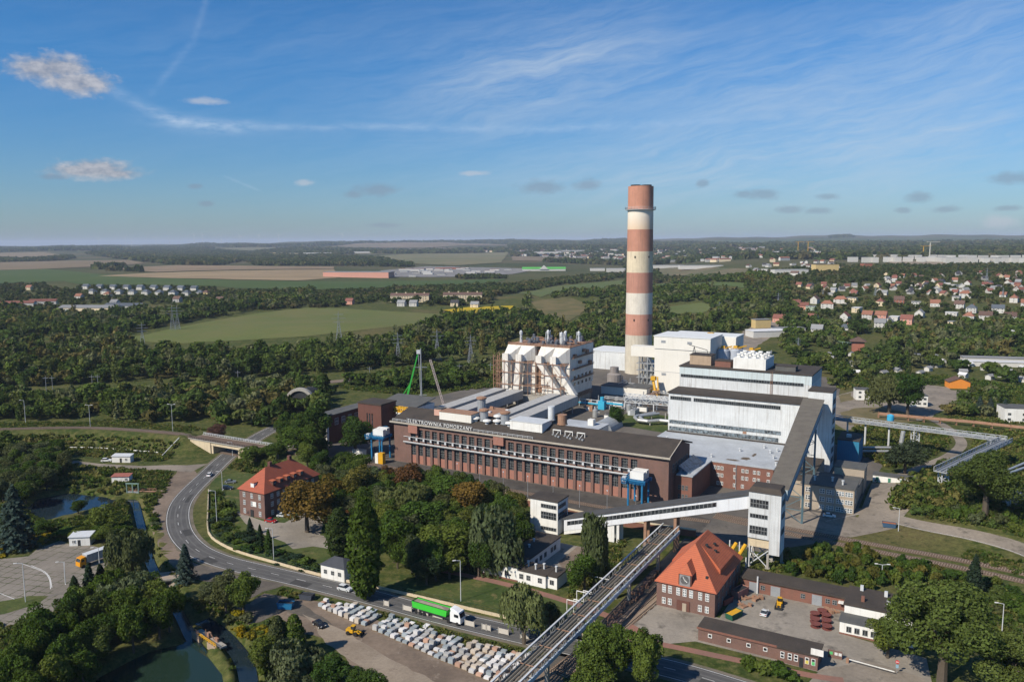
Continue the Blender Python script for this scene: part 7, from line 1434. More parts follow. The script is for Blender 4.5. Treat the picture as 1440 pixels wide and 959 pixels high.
US = [([(-80, 600), (60, 600), (150, 600), (250, 604), (262, 630), (230, 650), (180, 646), (90, 640), (-80, 640)], 3.2, .5, 1.2), ([(60, 650), (240, 664), (235, 690), (190, 690), (150, 665), (80, 690)], 2.2, .5, 1.3), ([(190, 700), (235, 690), (212, 715), (212, 750), (240, 800), (262, 830), (245, 835), (205, 760)], 2.0, .4, 1.1),
 ([(-60, 880), (20, 880), (110, 852), (165, 840), (210, 825), (240, 850), (150, 870), (40, 930), (-60, 960)], 2.2, .5, 1.4), ([(262, 840), (320, 850), (345, 880), (350, 930), (365, 990), (335, 960), (300, 890)], 1.7, .5, 1.1), ([(455, 840), (530, 845), (600, 872), (680, 893), (745, 912), (750, 925), (690, 912), (600, 890), (520, 862)], 1.3, .7, 1.5), ([(400, 822), (450, 833), (430, 846), (390, 836)], 1.6, .4, .9),
 ([(1236, 700), (1290, 665), (1340, 640), (1440, 650), (1500, 700), (1500, 800), (1400, 765), (1300, 742)], 1.9, .6, 1.6), ([(1190, 785), (1330, 805), (1440, 838), (1440, 940), (1340, 850), (1300, 825)], 2.2, .5, 1.2), ([(-60, 690), (35, 705), (60, 735), (150, 720), (190, 735), (190, 770), (130, 755), (-60, 775)], 2.4, .5, 1.3),
 ([(150, 590), (260, 600), (268, 612), (60, 602)], 3, .4, .9), ([(300, 655), (345, 640), (400, 655), (520, 680), (640, 690), (740, 720), (740, 735), (600, 700), (450, 690), (350, 665)], 2.3, .6, 1.8), ([(840, 775), (880, 760), (860, 840), (800, 840), (812, 800)], 1.8, .6, 1.4), ([(1050, 800), (1110, 770), (1108, 800), (1060, 815)], 2, .5, 1.2),
 ([(470, 545), (560, 556), (700, 545), (700, 520), (600, 524), (480, 536)], 3.2, .5, 2), ([(1200, 600), (1290, 600), (1440, 640), (1500, 660), (1440, 690), (1340, 640), (1250, 660), (1210, 640)], 2.6, .8, 3.0), ([(1345, 605), (1440, 610), (1500, 620), (1500, 660), (1360, 640)], 2.6, .8, 3.4), ([(150, 698), (188, 704), (196, 742), (150, 742)], 1.7, .5, 1.3), ([(255, 900), (300, 930), (318, 960), (330, 1000), (322, 1000), (300, 940), (270, 905)], 1.4, .4, 1.0), ([(1350, 560), (1440, 552), (1500, 560), (1500, 600), (1330, 592)], 2.2, .6, 2), ([(1370, 780), (1440, 800), (1440, 815), (1350, 790)], 2, .4, .9), ([(300, 690), (330, 740), (420, 790), (530, 812), (300, 750)], 2.6, .2, .6), ([(300, 605), (268, 600), (60, 594), (-80, 598), (-80, 604), (60, 600), (240, 606)], 2.4, .5, 1.4), ([(855, 470), (880, 480), (880, 505), (920, 480), (960, 470), (1030, 478), (1010, 500), (870, 500)], 5, 1, 4), ([(100, 606), (240, 612), (232, 628), (120, 620)], 2.2, .4, 1.0), ([(0, 610), (100, 606), (90, 640), (0, 640)], 2.2, .5, 1.6), ([(1170, 520), (1330, 530), (1440, 545), (1440, 556), (1340, 540), (1180, 548)], 4, 1, 3)]
for zi, (poly, sp, h0, h1) in enumerate(US):
    for x, y in scatter(poly, sp * .84, 130 + zi):
        if any(inside(np.array([x]), np.array([y]), hp)[0] for hp in HS): continue
        und.append((x, y, tz(x, y) - .1, rt.uniform(h0, h1), sp * rt.uniform(.45, .7)))
# ---------------------------------------------------------------- the land beyond
_ts = np.geomspace(150, 42000, 1600)
def GT(px, py):
    """where the line of sight through a photo pixel meets the terrain"""
    a = G(px, py, 0) if True else None
    u, v_ = (px - CX) / F, (CY - py) / F; ul, vl = u * CR + v_ * SR, -u * SR + v_ * CR; d = np.array([ul, CP + vl * SP, -SP + vl * CP]); d /= np.hypot(d[0], d[1])
    z = H + d[2] * _ts; k = np.nonzero(z < terr(d[0] * _ts, d[1] * _ts))[0]; t_ = _ts[k[0]] if len(k) else 30000.
    return (d[0] * t_, d[1] * t_)
def GPT(pts): return [GT(*p) for p in pts]
FPOLY = []
def field(name, pts, c1, c2, dz=.3, s1=.02, rows=None):
    m = surf(name + '_cover', c1, c2, s1, .3, .22)
    poly = GPT(pts); FPOLY.append(poly); d = np.mean([math.hypot(*p) for p in poly]); return sheet(name, poly, m, dz if d < 1500 else d * 4e-4, max(8, d * .012), jitter=d * .0006)
field('meadow', [(165, 478), (205, 471), (250, 461), (300, 451), (360, 441), (430, 433), (480, 434), (530, 437), (600, 441), (640, 444), (590, 457), (500, 466), (430, 474), (330, 480), (240, 484)], (.105, .125, .036), (.13, .13, .045), .3, .012)
field('sunflower_field', [(622, 437), (660, 433), (722, 431), (716, 437), (690, 444), (655, 443)], (.40, .29, .015), (.30, .23, .02), .9)
field('green_field', [(-60, 382), (60, 378), (130, 385), (200, 391), (330, 395), (420, 396.5), (560, 395.5), (712, 393), (690, 400), (580, 404), (440, 408), (330, 406), (300, 403), (110, 400), (90, 396), (-60, 401)], (.052, .085, .02), (.065, .092, .024), 1, .004)
field('stubble_field', [(138, 388.5), (200, 385), (330, 381), (470, 379), (478, 391), (420, 395), (330, 393.5), (230, 391.5)], (.29, .215, .125), (.22, .165, .095), .5, .004)
field('ploughed_field', [(-60, 371), (60, 368), (180, 366), (205, 371), (150, 375), (60, 379), (-60, 382)], (.19, .145, .085), (.16, .125, .075), .5, .004)
field('ploughed_field', [(-60, 357.5), (60, 355.5), (96, 360), (60, 364.5), (-60, 366)], (.215, .165, .10), (.17, .135, .085), .5, .003)
field('stubble_field', [(150, 378), (250, 373.5), (360, 374.5), (470, 375.5), (470, 378.5), (330, 380), (220, 383)], (.24, .175, .11), (.17, .13, .08), .5, .003)
field('dry_field', [(520, 361), (600, 357), (715, 355), (705, 370), (640, 374), (570, 371)], (.17, .15, .08), (.12, .125, .06), .5, .003)
field('dry_field', [(455, 348), (500, 343), (620, 341), (735, 345), (600, 349)], (.19, .14, .095), (.14, .12, .07), .5, .002)
field('dry_field', [(280, 351), (360, 348), (420, 350), (350, 355)], (.15, .14, .08), (.12, .12, .06), .5, .002)
field('green_field', [(728, 412), (780, 403), (880, 394), (880, 403), (800, 411), (760, 419)], (.085, .115, .035), (.105, .12, .045), .4, .008)
field('green_field', [(918, 399), (1000, 397), (1052, 400), (1045, 406), (918, 405)], (.085, .115, .035), (.07, .10, .03), .4, .008)
field('dry_field', [(720, 361), (800, 362), (880, 367), (880, 370), (790, 368), (720, 367)], (.20, .15, .10), (.15, .12, .07), .5, .003)
field('dry_field', [(925, 376), (1000, 377), (1080, 381), (1040, 388), (925, 386)], (.16, .13, .075), (.10, .105, .05), .5, .006)
field('green_field', [(935, 432), (985, 426), (1010, 431), (990, 440), (940, 442)], (.11, .13, .045), (.085, .11, .035), .4, .01)
field('dry_field', [(745, 425), (800, 418), (830, 430), (800, 452), (770, 446)], (.15, .12, .055), (.09, .09, .035), .4, .03)
field('green_field', [(920, 340.5), (1050, 338), (1200, 335), (1500, 333), (1500, 339), (1200, 342), (1050, 345)], (.055, .08, .04), (.085, .10, .05), .5, .0012)
field('dry_field', [(1240, 366), (1320, 368), (1340, 373), (1260, 373)], (.25, .20, .14), (.2, .16, .11), .5, .01)
sheet('car_park', GPT([(535, 381), (600, 375), (700, 377), (760, 379), (720, 386), (640, 390), (540, 390)]), surf('car_park_asphalt', (.22, .21, .2), (.17, .165, .16), .02, .3, .2), 1.2, 20)
# belts and woods far away
BELTS = [([(880, 341), (926, 341), (926, 356), (880, 356)], 55), ([(880, 357), (926, 357), (926, 374), (880, 374)], 40), ([(880, 377), (926, 377), (926, 403), (880, 403)], 17), ([(1500, 470), (1760, 450), (1760, 400), (1500, 398)], 16), ([(120, 357), (250, 350), (370, 352), (480, 358), (470, 366), (360, 364), (300, 375), (230, 372), (150, 362)], 34), ([(330, 363), (470, 361), (580, 367), (578, 376), (470, 374), (360, 374)], 22), ([(-80, 351), (160, 348), (300, 343.5), (310, 347), (150, 353), (-80, 357)], 60), ([(-60, 366), (60, 364), (100, 361), (105, 364), (60, 369), (-60, 370)], 26), ([(300, 345), (480, 342), (720, 338), (730, 341), (500, 345), (330, 349)], 70), ([(330, 352), (450, 350), (620, 352), (740, 350), (740, 356), (600, 357), (470, 358)], 50), ([(560, 344), (720, 341), (735, 344), (600, 347)], 60),
 ([(715, 341), (880, 337), (885, 352), (720, 352)], 58), ([(720, 352), (885, 353), (885, 374), (800, 371), (720, 366)], 38), ([(920, 343), (1180, 340), (1500, 340), (1500, 349), (1180, 350), (920, 352)], 62), ([(920, 353), (1180, 352), (1500, 350), (1500, 363), (1180, 366), (920, 372)], 42), ([(1165, 333), (1195, 331), (1200, 334), (1170, 336)], 60), ([(1200, 375), (1500, 372), (1500, 397), (1200, 398)], 15), ([(920, 389), (1060, 384), (1190, 374), (1205, 398), (1100, 404), (1050, 399), (920, 397)], 15), ([(1100, 404), (1500, 398), (1500, 466), (1330, 470), (1200, 470), (1100, 460), (1120, 440)], 15.5),
 ([(360, 424), (400, 412), (440, 410), (540, 409), (545, 424), (470, 432), (380, 440)], 11), ([(-100, 398), (60, 402), (118, 412), (118, 432), (60, 440), (-100, 440)], 15), ([(110, 404), (290, 404), (330, 414), (330, 424), (200, 430), (110, 426)], 15.2), ([(540, 406), (720, 403), (730, 410), (690, 420), (690, 430), (545, 430)], 16), ([(690, 408), (760, 396), (880, 385), (880, 392), (780, 402), (735, 414)], 13), ([(285, 420), (330, 412), (440, 412), (400, 424), (330, 430)], 13), ([(640, 391), (700, 389), (712, 392), (650, 393)], 14), ([(130, 374), (240, 378), (200, 383), (140, 381)], 30), ([(180, 381), (330, 385), (470, 384), (470, 387), (330, 389)], 60), ([(1050, 405), (1100, 404), (1120, 440), (1060, 430)], 14)]
FT = []
for k, (poly, sp) in enumerate(BELTS):
    for x, y in scatter(GPT(poly), sp, 200 + k, False, False):
        FT.append((x, y, sp))
# ---------------------------------------------------------------- houses
WALLS = {'white': (.50, .49, .46), 'cream': (.60, .50, .34), 'grey': (.36, .36, .35), 'pink': (.56, .28, .21), 'yellow': (.58, .44, .20), 'brick': (.28, .11, .075), 'green': (.34, .42, .32), 'orange': (.62, .22, .035)}
ROOFS = {'orange': (.25, .115, .075), 'red': (.19, .078, .06), 'dark': (.055, .055, .06), 'brown': (.12, .075, .06), 'grey': (.22, .225, .23), 'slate': (.085, .10, .12), 'white': (.6, .6, .6)}
wm = lambda k: mat('wall_' + k, WALLS[k], var=.08, sc=.3, streak=.15, rnd=.1); rm = lambda k: mat('roof_' + k, ROOFS[k], var=.15, sc=.5, rnd=.15)
_HC = {}; EXC = []
def house_meshes(w, d, h, rh, form, wk, rk):
    key = (w, d, h, rh, form, wk, rk)
    if key in _HC: return _HC[key]
    m = MB().box(-w / 2, -d / 2, -1, w / 2, d / 2, h)
    if form == 'gable': m.add([(-w / 2, -d / 2, h), (-w / 2, d / 2, h), (-w / 2, 0, h + rh * .96), (w / 2, -d / 2, h), (w / 2, d / 2, h), (w / 2, 0, h + rh * .96)], [(0, 1, 2), (3, 5, 4)])
    W_ = m.mesh('wall', [wm(wk)]); o = .45; a, b = w / 2 + o, d / 2 + o
    if form == 'gable': r = MB().add([(-a, -b, h - .25), (a, -b, h - .25), (a, 0, h + rh), (-a, 0, h + rh), (-a, b, h - .25), (a, b, h - .25), (-a, -b, h), (a, -b, h), (a, 0, h + rh + .3), (-a, 0, h + rh + .3), (-a, b, h), (a, b, h)], [(6, 7, 8, 9), (9, 8, 11, 10), (0, 3, 2, 1), (3, 4, 5, 2), (0, 1, 7, 6), (4, 10, 11, 5), (0, 6, 9, 3), (3, 9, 10, 4), (1, 2, 8, 7), (2, 5, 11, 8)])
    elif form == 'hip': k = max(.1, w / 2 - d / 2); r = MB().add([(-a, -b, h), (a, -b, h), (a, b, h), (-a, b, h), (-k, 0, h + rh), (k, 0, h + rh)], [(0, 1, 5, 4), (1, 2, 5), (2, 3, 4, 5), (3, 0, 4), (3, 2, 1, 0)])
    else: r = MB().box(-a, -b, h, a, b, h + .4)
    _HC[key] = (W_, r.mesh('roof', [rm(rk)])); return _HC[key]
def house(lab, xy, rz, w, d, h, rh, form, wk, rk, name='house', cat='house', group=None, wins=2, chim=True):
    w_, r_ = house_meshes(w, d, h, rh, form, wk, rk); EXC.append((*xy, w / 2 + .5)); t = thing(name, lab, cat, (*xy, tz(*xy)), rz, group); link('wall', w_, t); link('roof', r_, t)
    for k in range(wins):
        for z in ((1.2, 3.9) if h > 5 else (1.2,)): win(t, 'f', -w / 2 + (k + .5) * w / wins - .6, -d / 2, z, 1.2, 1.4, 1, 1, fm=FRAMEW, fr=.1)
    if wins:
        for z in ((1.2, 3.9) if h > 5 else (1.2,)): win(t, 'l', -1, -w / 2, z, 1.2, 1.4, 1, 1, fm=FRAMEW, fr=.1)
    if chim and form != 'flat': MB().box(w * .15, .4, h + rh * .5, w * .15 + .8, 1.2, h + rh + .9).build('chimney', wm('brick'), t)
    return t
def simple(name, lab, cat, xy, rz, w, d, h, wk, rk, group=None, form='flat', rh=0):
    """far building: walls and roof in one small mesh"""
    if (int(xy[0] * 7) % 10) < 7 or math.hypot(*xy) > 1900: EXC.append((*xy, w / 2 + 2))
    key = ('s', w, d, h, wk, rk, form, rh)
    if key not in _HC:
        a, b = house_meshes(w, d, h, rh, form, wk, rk); m = bmesh.new(); m.from_mesh(a); n = len(m.faces); m.from_mesh(b); m.faces.ensure_lookup_table()
        for f in list(m.faces)[n:]: f.material_index = 1
        me = bpy.data.meshes.new(name); m.to_mesh(me); m.free(); me.materials.append(a.materials[0]); me.materials.append(b.materials[0]); _HC[key] = me
    return tag(link(name, _HC[key], None, (*xy, tz(*xy)), rz), lab, cat, group)
rf = random.Random(77)
S_ = 'hillside suburb right of the chimney'
SUB = [(1130, 432, 'pink', 'red', 'gable', 'small pink gabled house left of the pale green one'), (1140, 434, 'green', 'grey', 'flat', 'pale green house beside the pink one at the left of the suburb'), (1163, 431, 'white', 'orange', 'hip', 'large house with bright orange hip roof among three at the left of the suburb'), (1182, 424, 'white', 'orange', 'hip', 'orange-roofed house right behind the largest orange roof'), (1198, 422, 'cream', 'grey', 'flat', 'cream cube house beside the second orange roof'), (1205, 436, 'cream', 'white', 'flat', 'long cream house below the cream cube'), (1238, 427, 'cream', 'red', 'hip', 'red hip-roofed house with a yellow front in the middle of the suburb'), (1264, 424, 'brick', 'brown', 'gable', 'dark brown-roofed house right of the red hip roof'), (1288, 428, 'white', 'grey', 'flat', 'white stepped house left of the orange gable'), (1315, 428, 'white', 'orange', 'gable', 'house with a small orange gable right of the white stepped one'), (1349, 431, 'white', 'brown', 'gable', 'white house with brown gable right of the blue fir'), (1345, 420, 'white', 'grey', 'flat', 'long white flat house behind the brown gable'), (1357, 416, 'white', 'orange', 'hip', 'house with a ridge of orange tiles behind the long white one'), (1366, 437, 'white', 'slate', 'hip', 'house with a blue slate hip roof'), (1362, 449, 'white', 'orange', 'hip', 'orange hip-roofed house below the slate one'), (1338, 444, 'white', 'white', 'flat', 'white flat house left of the lower orange hip roof'), (1386, 448, 'white', 'brown', 'gable', 'tall white gable house right of the lower orange roof'), (1403, 437, 'white', 'slate', 'gable', 'white house with slate gable near the right edge'), (1426, 422, 'white', 'orange', 'hip', 'big orange-roofed house near the right edge'), (1444, 430, 'white', 'orange', 'gable', 'orange-roofed house cut by the right edge'), (1220, 446, 'white', 'orange', 'gable', 'left of two orange-roofed houses below the red hip roof'), (1239, 447, 'pink', 'orange', 'gable', 'right of two orange-roofed houses below the red hip roof'), (1275, 453, 'pink', 'red', 'gable', 'narrow pink house with red roof in the trees'), (1258, 448, 'white', 'white', 'flat', 'small white house left of the narrow pink one'), (1293, 444, 'white', 'grey', 'gable', 'white gabled house right of the narrow pink one'), (1237, 458, 'white', 'grey', 'gable', 'white gable among dark trees below the twin orange roofs'), (1249, 457, 'white', 'grey', 'gable', 'second white gable among dark trees'), (1342, 457, 'cream', 'grey', 'flat', 'low cream house below the white flat house'), (1420, 449, 'white', 'brown', 'gable', 'white house with brown roof at the right edge of the suburb'), (1096, 450, 'pink', 'red', 'gable', 'small pink house at the near left corner of the suburb'), (1143, 451, 'white', 'red', 'gable', 'white house with half-hipped red roof below the left houses'), (1188, 449, 'white', 'red', 'gable', 'house with dull red roof between white house and square tower'), (1149, 467, 'white', 'grey', 'gable', 'white house with a steep grey gable near the warehouses'), (1188, 466, 'white', 'slate', 'hip', 'white villa with slate roof just behind the square brick tower'), (1416, 470, 'white', 'white', 'flat', 'white flat house low at the right edge'), (1120, 429, 'brick', 'red', 'gable', 'brick house with red gable at the far left of the suburb'), (1146, 424, 'white', 'brown', 'gable', 'white brown-roofed house behind the pale green house')]
for px, py, wk, rk, fm, lab in SUB:
    w = rf.choice((11, 12, 13)) + (4 if 'large' in lab or 'long' in lab or 'big' in lab else 0); house(lab, GT(px, py + 3), TH + R(rf.choice((-8, 0, 6, 90 - 8))), w, 9, rf.choice((5.6, 6)) if 'small' not in lab else 4.5, 4.2, fm, wk, rk, group=S_, wins=3)
# suburb houses farther up the slope and garden cabins
def strew(n, poly, seed, mk):
    q = GPT(poly); r_ = random.Random(seed); xs = [p[0] for p in q]; ys = [p[1] for p in q]; k = 0; guard = 0; done = []
    while k < n and guard < 20000:
        guard += 1; x, y = r_.uniform(min(xs), max(xs)), r_.uniform(min(ys), max(ys))
        if not inside(np.array([x]), np.array([y]), q)[0]: continue
        if any((x - a) ** 2 + (y - b) ** 2 < 16 ** 2 for a, b in done): continue
        done.append((x, y)); mk(x, y, r_); k += 1
HN = {('white', 'orange'): 'white house with orange roof', ('white', 'brown'): 'white house with brown roof', ('white', 'grey'): 'white house with grey roof', ('cream', 'red'): 'cream house with red roof', ('white', 'red'): 'white house with red roof', ('white', 'white'): 'plain white house', ('grey', 'dark'): 'grey house with dark roof'}
def mkA(where, group, w=11, h=5, combos=list(HN)):
    def f(x, y, r_):
        wk, rk = r_.choice(combos); simple('house', HN[(wk, rk)] + ' ' + where, 'house', (x, y), r_.uniform(0, 3.1), w, 8.5, h, wk, rk, group, 'flat' if rk == 'white' else 'gable', 3.6)
    return f
strew(58, [(1120, 402), (1440, 398), (1440, 418), (1300, 416), (1120, 416)], 1, mkA('scattered in the allotment trees above the suburb', 'houses above the suburb', 8, 3.2))
strew(26, [(1225, 388), (1440, 385), (1440, 400), (1200, 402)], 2, mkA('lost in the woods under the white estate', 'houses in the woods', 8, 3.2))
strew(44, [(505, 352), (620, 350), (720, 352), (720, 355), (505, 354)], 3, mkA('in the far village row below the horizon', 'far village', 40, 9, [('cream', 'red'), ('white', 'red'), ('white', 'brown')]))
strew(75, [(725, 353), (880, 352), (880, 366), (725, 360)], 4, mkA('in the far town left of the chimney', 'far town left of the chimney', 42, 9))
strew(105, [(922, 352), (1160, 350), (1175, 362), (1080, 370), (922, 368)], 5, mkA('in the far town right of the chimney', 'far town right of the chimney', 40, 9, [('white', 'white'), ('white', 'orange'), ('white', 'grey'), ('cream', 'red')]))
strew(20, [(1050, 374), (1190, 366), (1200, 380), (1110, 390), (1050, 386)], 6, mkA('beside the depots in the middle distance right of the chimney', 'houses by the depots', 14, 5))
for k in range(9):
    for j in (0, 1):
        px, py = 122 + k * 19 + j * 8, 404.5 + j * 7 + k * .3
        if 108 < px < 290: house('white semi-detached house with dark slate roof in the new estate at the left' , GT(px, py + 2), R(-20), 14, 10, 5.6, 4.2, 'hip' if j else 'gable', 'white', 'slate', group='new estate at the left', wins=3, chim=False)
for lab, px, py, wk, rk, fm in (('house with orange gable in the trees left of the new estate', 42, 407, 'cream', 'orange', 'gable'), ('small house with red roof near the grey workshop roofs', 112, 420, 'white', 'orange', 'gable'), ('orange roof peeping over the trees below the new estate', 152, 417, 'cream', 'orange', 'hip'), ('white gable beside the long grey workshop roof', 162, 429, 'white', 'grey', 'gable'), ('cream gable at the foot of the grey workshop', 95, 444, 'cream', 'grey', 'gable'), ('yellow house at the right end of the new estate', 290, 415, 'yellow', 'brown', 'hip'), ('pink gabled house standing at the edge of the meadow', 492, 427, 'pink', 'red', 'gable'), ('grey-roofed house right of the new estate', 250, 424, 'grey', 'brown', 'gable'), ('house with brown roof right of the yellow one', 310, 425, 'brick', 'brown', 'gable'), ('white villa in front of the left cream apartment row', 565, 430, 'white', 'grey', 'gable'), ('second white villa before the left apartment row', 582, 430, 'white', 'grey', 'gable'), ('dark-roofed villa before the right apartment row', 640, 430, 'cream', 'dark', 'gable'), ('cream gable villa beside the sunflower field', 668, 432, 'cream', 'grey', 'gable')):
    house(lab, GT(px, py + 1), R(-15), 12, 9, 5.5, 4, fm, wk, rk, wins=2)
for lab, name, cat, px, py, rz, w, d, h, wk, rk, fm, rh in (
 ('long low grey workshop roof below the new estate', 'workshop', 'workshop', 128, 437, -6, 85, 22, 5, 'cream', 'grey', 'gable', 3), ('second long dark workshop roof at the left', 'workshop', 'workshop', 178, 434, -6, 60, 18, 5, 'grey', 'slate', 'gable', 3), ('long low building with red roof at the left edge', 'barracks', 'building', 20, 431, 8, 60, 11, 5, 'white', 'red', 'gable', 3), ('second long red-roofed building at the left edge', 'barracks', 'building', 62, 428, 8, 40, 11, 5, 'white', 'red', 'gable', 3), ('small white shed with metal roof by the poplar row', 'shed', 'shed', 330, 426, 0, 28, 12, 4, 'white', 'white', 'flat', 0),
 ('left cream apartment row with brown roof behind the meadow', 'apartment_block', 'apartments', 577, 425, -3, 62, 12, 11, 'cream', 'brown', 'gable', 3.5), ('right cream apartment row with brown roof behind the meadow', 'apartment_block', 'apartments', 651, 424, -3, 62, 12, 11, 'cream', 'brown', 'gable', 3.5),
 ('long salmon-pink store building beyond the green field', 'superstore', 'store', 505, 390, -8, 190, 60, 15, 'pink', 'grey', 'flat', 0), ('low white shop hall at the edge of the car park', 'superstore', 'store', 580, 381, -4, 90, 40, 8, 'white', 'red', 'flat', 0), ('low brick-red shop hall behind the car park', 'superstore', 'store', 630, 379, -4, 90, 40, 8, 'brick', 'grey', 'flat', 0), ('small white kiosk on the car park', 'kiosk', 'kiosk', 580, 390, 0, 20, 10, 5, 'white', 'white', 'flat', 0),
 ('white store left of the chimney behind the green-fronted one', 'superstore', 'store', 840, 381, -3, 50, 30, 9, 'white', 'grey', 'flat', 0), ('white office box nearest the chimney on its left', 'office_box', 'office building', 866, 383, -3, 60, 30, 12, 'white', 'white', 'flat', 0), ('long pale store right of the chimney', 'superstore', 'store', 940, 377, -3, 110, 40, 10, 'white', 'grey', 'flat', 0), ('long pale store farther right of the chimney', 'superstore', 'store', 985, 378, -3, 130, 40, 10, 'white', 'grey', 'flat', 0), ('yellow shed far away on the left plain', 'depot', 'depot', 388, 358, 0, 110, 40, 14, 'yellow', 'grey', 'flat', 0), ('second yellow shed far away on the left plain', 'depot', 'depot', 412, 359, 0, 90, 40, 14, 'yellow', 'white', 'flat', 0), ('white hall far away right of the yellow sheds', 'depot', 'depot', 447, 358.5, 0, 220, 60, 15, 'white', 'white', 'flat', 0), ('pale hall far away behind the wood strip', 'depot', 'depot', 506, 356, 0, 200, 60, 12, 'white', 'grey', 'flat', 0), ('white hall in the far town left of the chimney', 'depot', 'depot', 770, 357, 0, 200, 60, 14, 'white', 'white', 'flat', 0), ('bluish hall in the far town left of the chimney', 'depot', 'depot', 805, 354, 0, 220, 60, 12, 'grey', 'slate', 'flat', 0),
 ('low white warehouse with pale roof beside the dirt road', 'warehouse', 'warehouse', 1078, 473, 10, 38, 18, 6, 'white', 'white', 'flat', 0), ('second low warehouse right of the pale-roofed one', 'warehouse', 'warehouse', 1108, 468, 10, 32, 14, 5, 'white', 'grey', 'flat', 0), ('yellow-brown block behind the white warehouse', 'block', 'building', 1070, 461, 10, 18, 10, 9, 'yellow', 'grey', 'flat', 0),
 ('yellow block at the depots in the middle distance', 'block', 'building', 1160, 381, 5, 52, 22, 14, 'yellow', 'brown', 'flat', 0), ('long white depot in the middle distance right of the chimney', 'depot', 'depot', 1110, 385, 5, 70, 20, 8, 'white', 'white', 'flat', 0), ('red container stack by the white estate', 'depot', 'depot', 1218, 376, 5, 20, 20, 9, 'brick', 'red', 'flat', 0), ('long low white garage row at the right edge', 'garages', 'garages', 1400, 509, -14, 50, 9, 3.5, 'white', 'grey', 'flat', 0), ('second low garage row in front of the first at the right edge', 'garages', 'garages', 1395, 515, -14, 46, 9, 3.5, 'white', 'white', 'flat', 0), ('low flat garage row in the allotments', 'garages', 'garages', 1290, 504, -8, 30, 7, 3, 'cream', 'grey', 'flat', 0), ('bright orange garden house at the edge of the bare lot', 'garden_house', 'house', 1346, 545, 80, 9, 13, 4.4, 'orange', 'brown', 'gable', 2.6)):
    w_, r_ = house_meshes(w, d, h, rh, fm, wk, rk); g = GT(px, py); EXC.append((*g, w / 2 + 4)); t = thing(name, lab, cat, (*g, tz(*g)), R(rz)); link('wall', w_, t); link('roof', r_, t)
    if w > 30 and px < 700 and 'apartment' in name:
        for k in range(14):
            for z in (1.5, 4.6, 7.7): win(t, 'f', -w / 2 + 1.6 + k * 4.2, -d / 2, z, 1.8, 1.6, 1, 1, fm=FRAMEW, fr=.1)
        for k in range(4): MB().box(-w / 2 + 8 + k * 15, -.8, h + 2, -w / 2 + 10 + k * 15, .8, h + 5.2).build('chimney', wm('cream'), t)
g = GT(1346, 545); MATS['wall_yellow']
g = GT(765, 381); EXC.append((*g, 80)); t = thing('superstore', 'wide store with a bright green roof band and white gable front', 'store', (*g, tz(*g)), R(-3)); MB().box(-75, -20, -1, 75, 30, 7).build('wall', wm('white'), t); MB().box(-76, -21, 7, 76, 31, 12).build('roof_band', mat('bright_green_cladding', (.12, .50, .10), var=.08), t); MB().extr([(-16, 6), (16, 6), (0, 20)], 'y', -23, -20).build('gable_front', wm('white'), t)
g = GT(1206, 494); EXC.append((*g, 14)); EXC.append((*GT(1180, 494), 22)); t = thing('square_tower', 'squat square brick tower with a brown pyramid roof in the trees', 'tower', (*g, tz(*g)), R(-20)); MB().box(-5, -5, -1, 5, 5, 9).build('wall', wm('brick'), t); MB().add([(-7, -7, 9), (7, -7, 9), (7, 7, 9), (-7, 7, 9), (0, 0, 13)], [(0, 1, 4), (1, 2, 4), (2, 3, 4), (3, 0, 4), (3, 2, 1, 0)]).build('roof', rm('brown'), t)
m = MB(); g2 = GT(1163, 488)
for k in range(7): f = k / 6; x, y = g2[0] + (g[0] - g2[0]) * f, g2[1] + (g[1] - g2[1]) * f; m.bar((x, y, 0), (x, y, 8), .16)
m.bar((*g2, 8), (*g, 8), .12); tag(m.build('ball_net', mat('net_green', (.25, .36, .30))), 'tall pale green ball-catch net beside the square brick tower', 'net fence')
for lab, px, py, w, d, h in (('white two-storey hut on the bare lot left of the olive willow', 1217, 561, 13, 8, 6.5), ('grey-white two-storey hut on the bare lot right of the trees', 1289, 570, 10, 8, 6.5), ('white flat-roofed block at the right edge above the pipe bridge', 1440, 592, 24, 12, 8)):
    g = G(px, py); t = thing('site_block', lab, 'building', (*g, 0), R(-12)); MB().box(-w / 2, -d / 2, 0, w / 2, d / 2, h).build('wall', PLASTER, t); MB().box(-w / 2 - .2, -d / 2 - .2, h, w / 2 + .2, d / 2 + .2, h + .3).build('roof', FELT2, t)
    for k in range(3):
        for z in (1.3, 4.2): win(t, 'f', -w / 2 + 1.5 + k * w / 3.3, -d / 2, z, 1.6, 1.3, 2, 1)
strew(30, [(1130, 500), (1260, 500), (1330, 512), (1440, 520), (1440, 538), (1330, 530), (1200, 528)], 9, lambda x, y, r_: simple('garden_shed', r_.choice(('small white allotment cabin among the trees behind the bare lot',)), 'garden shed', (x, y), r_.uniform(0, 3), 5, 4, 2.6, 'white', r_.choice(('grey', 'white')), 'allotment cabins', 'gable', 1.2))
strew(26, [(540, 378), (620, 376), (720, 377), (740, 381), (640, 388), (545, 388)], 12, lambda x, y, r_: simple('shop_unit', *r_.choice((('low red-roofed shop unit on the far car park', 'shop', (x, y), R(-5), 34, 16, 6, 'white', 'red'), ('low white shop unit on the far car park', 'shop', (x, y), R(-5), 30, 16, 6, 'white', 'white'), ('low grey shop unit on the far car park', 'shop', (x, y), R(-5), 26, 14, 5, 'grey', 'slate'))), 'shop units on the car park'))
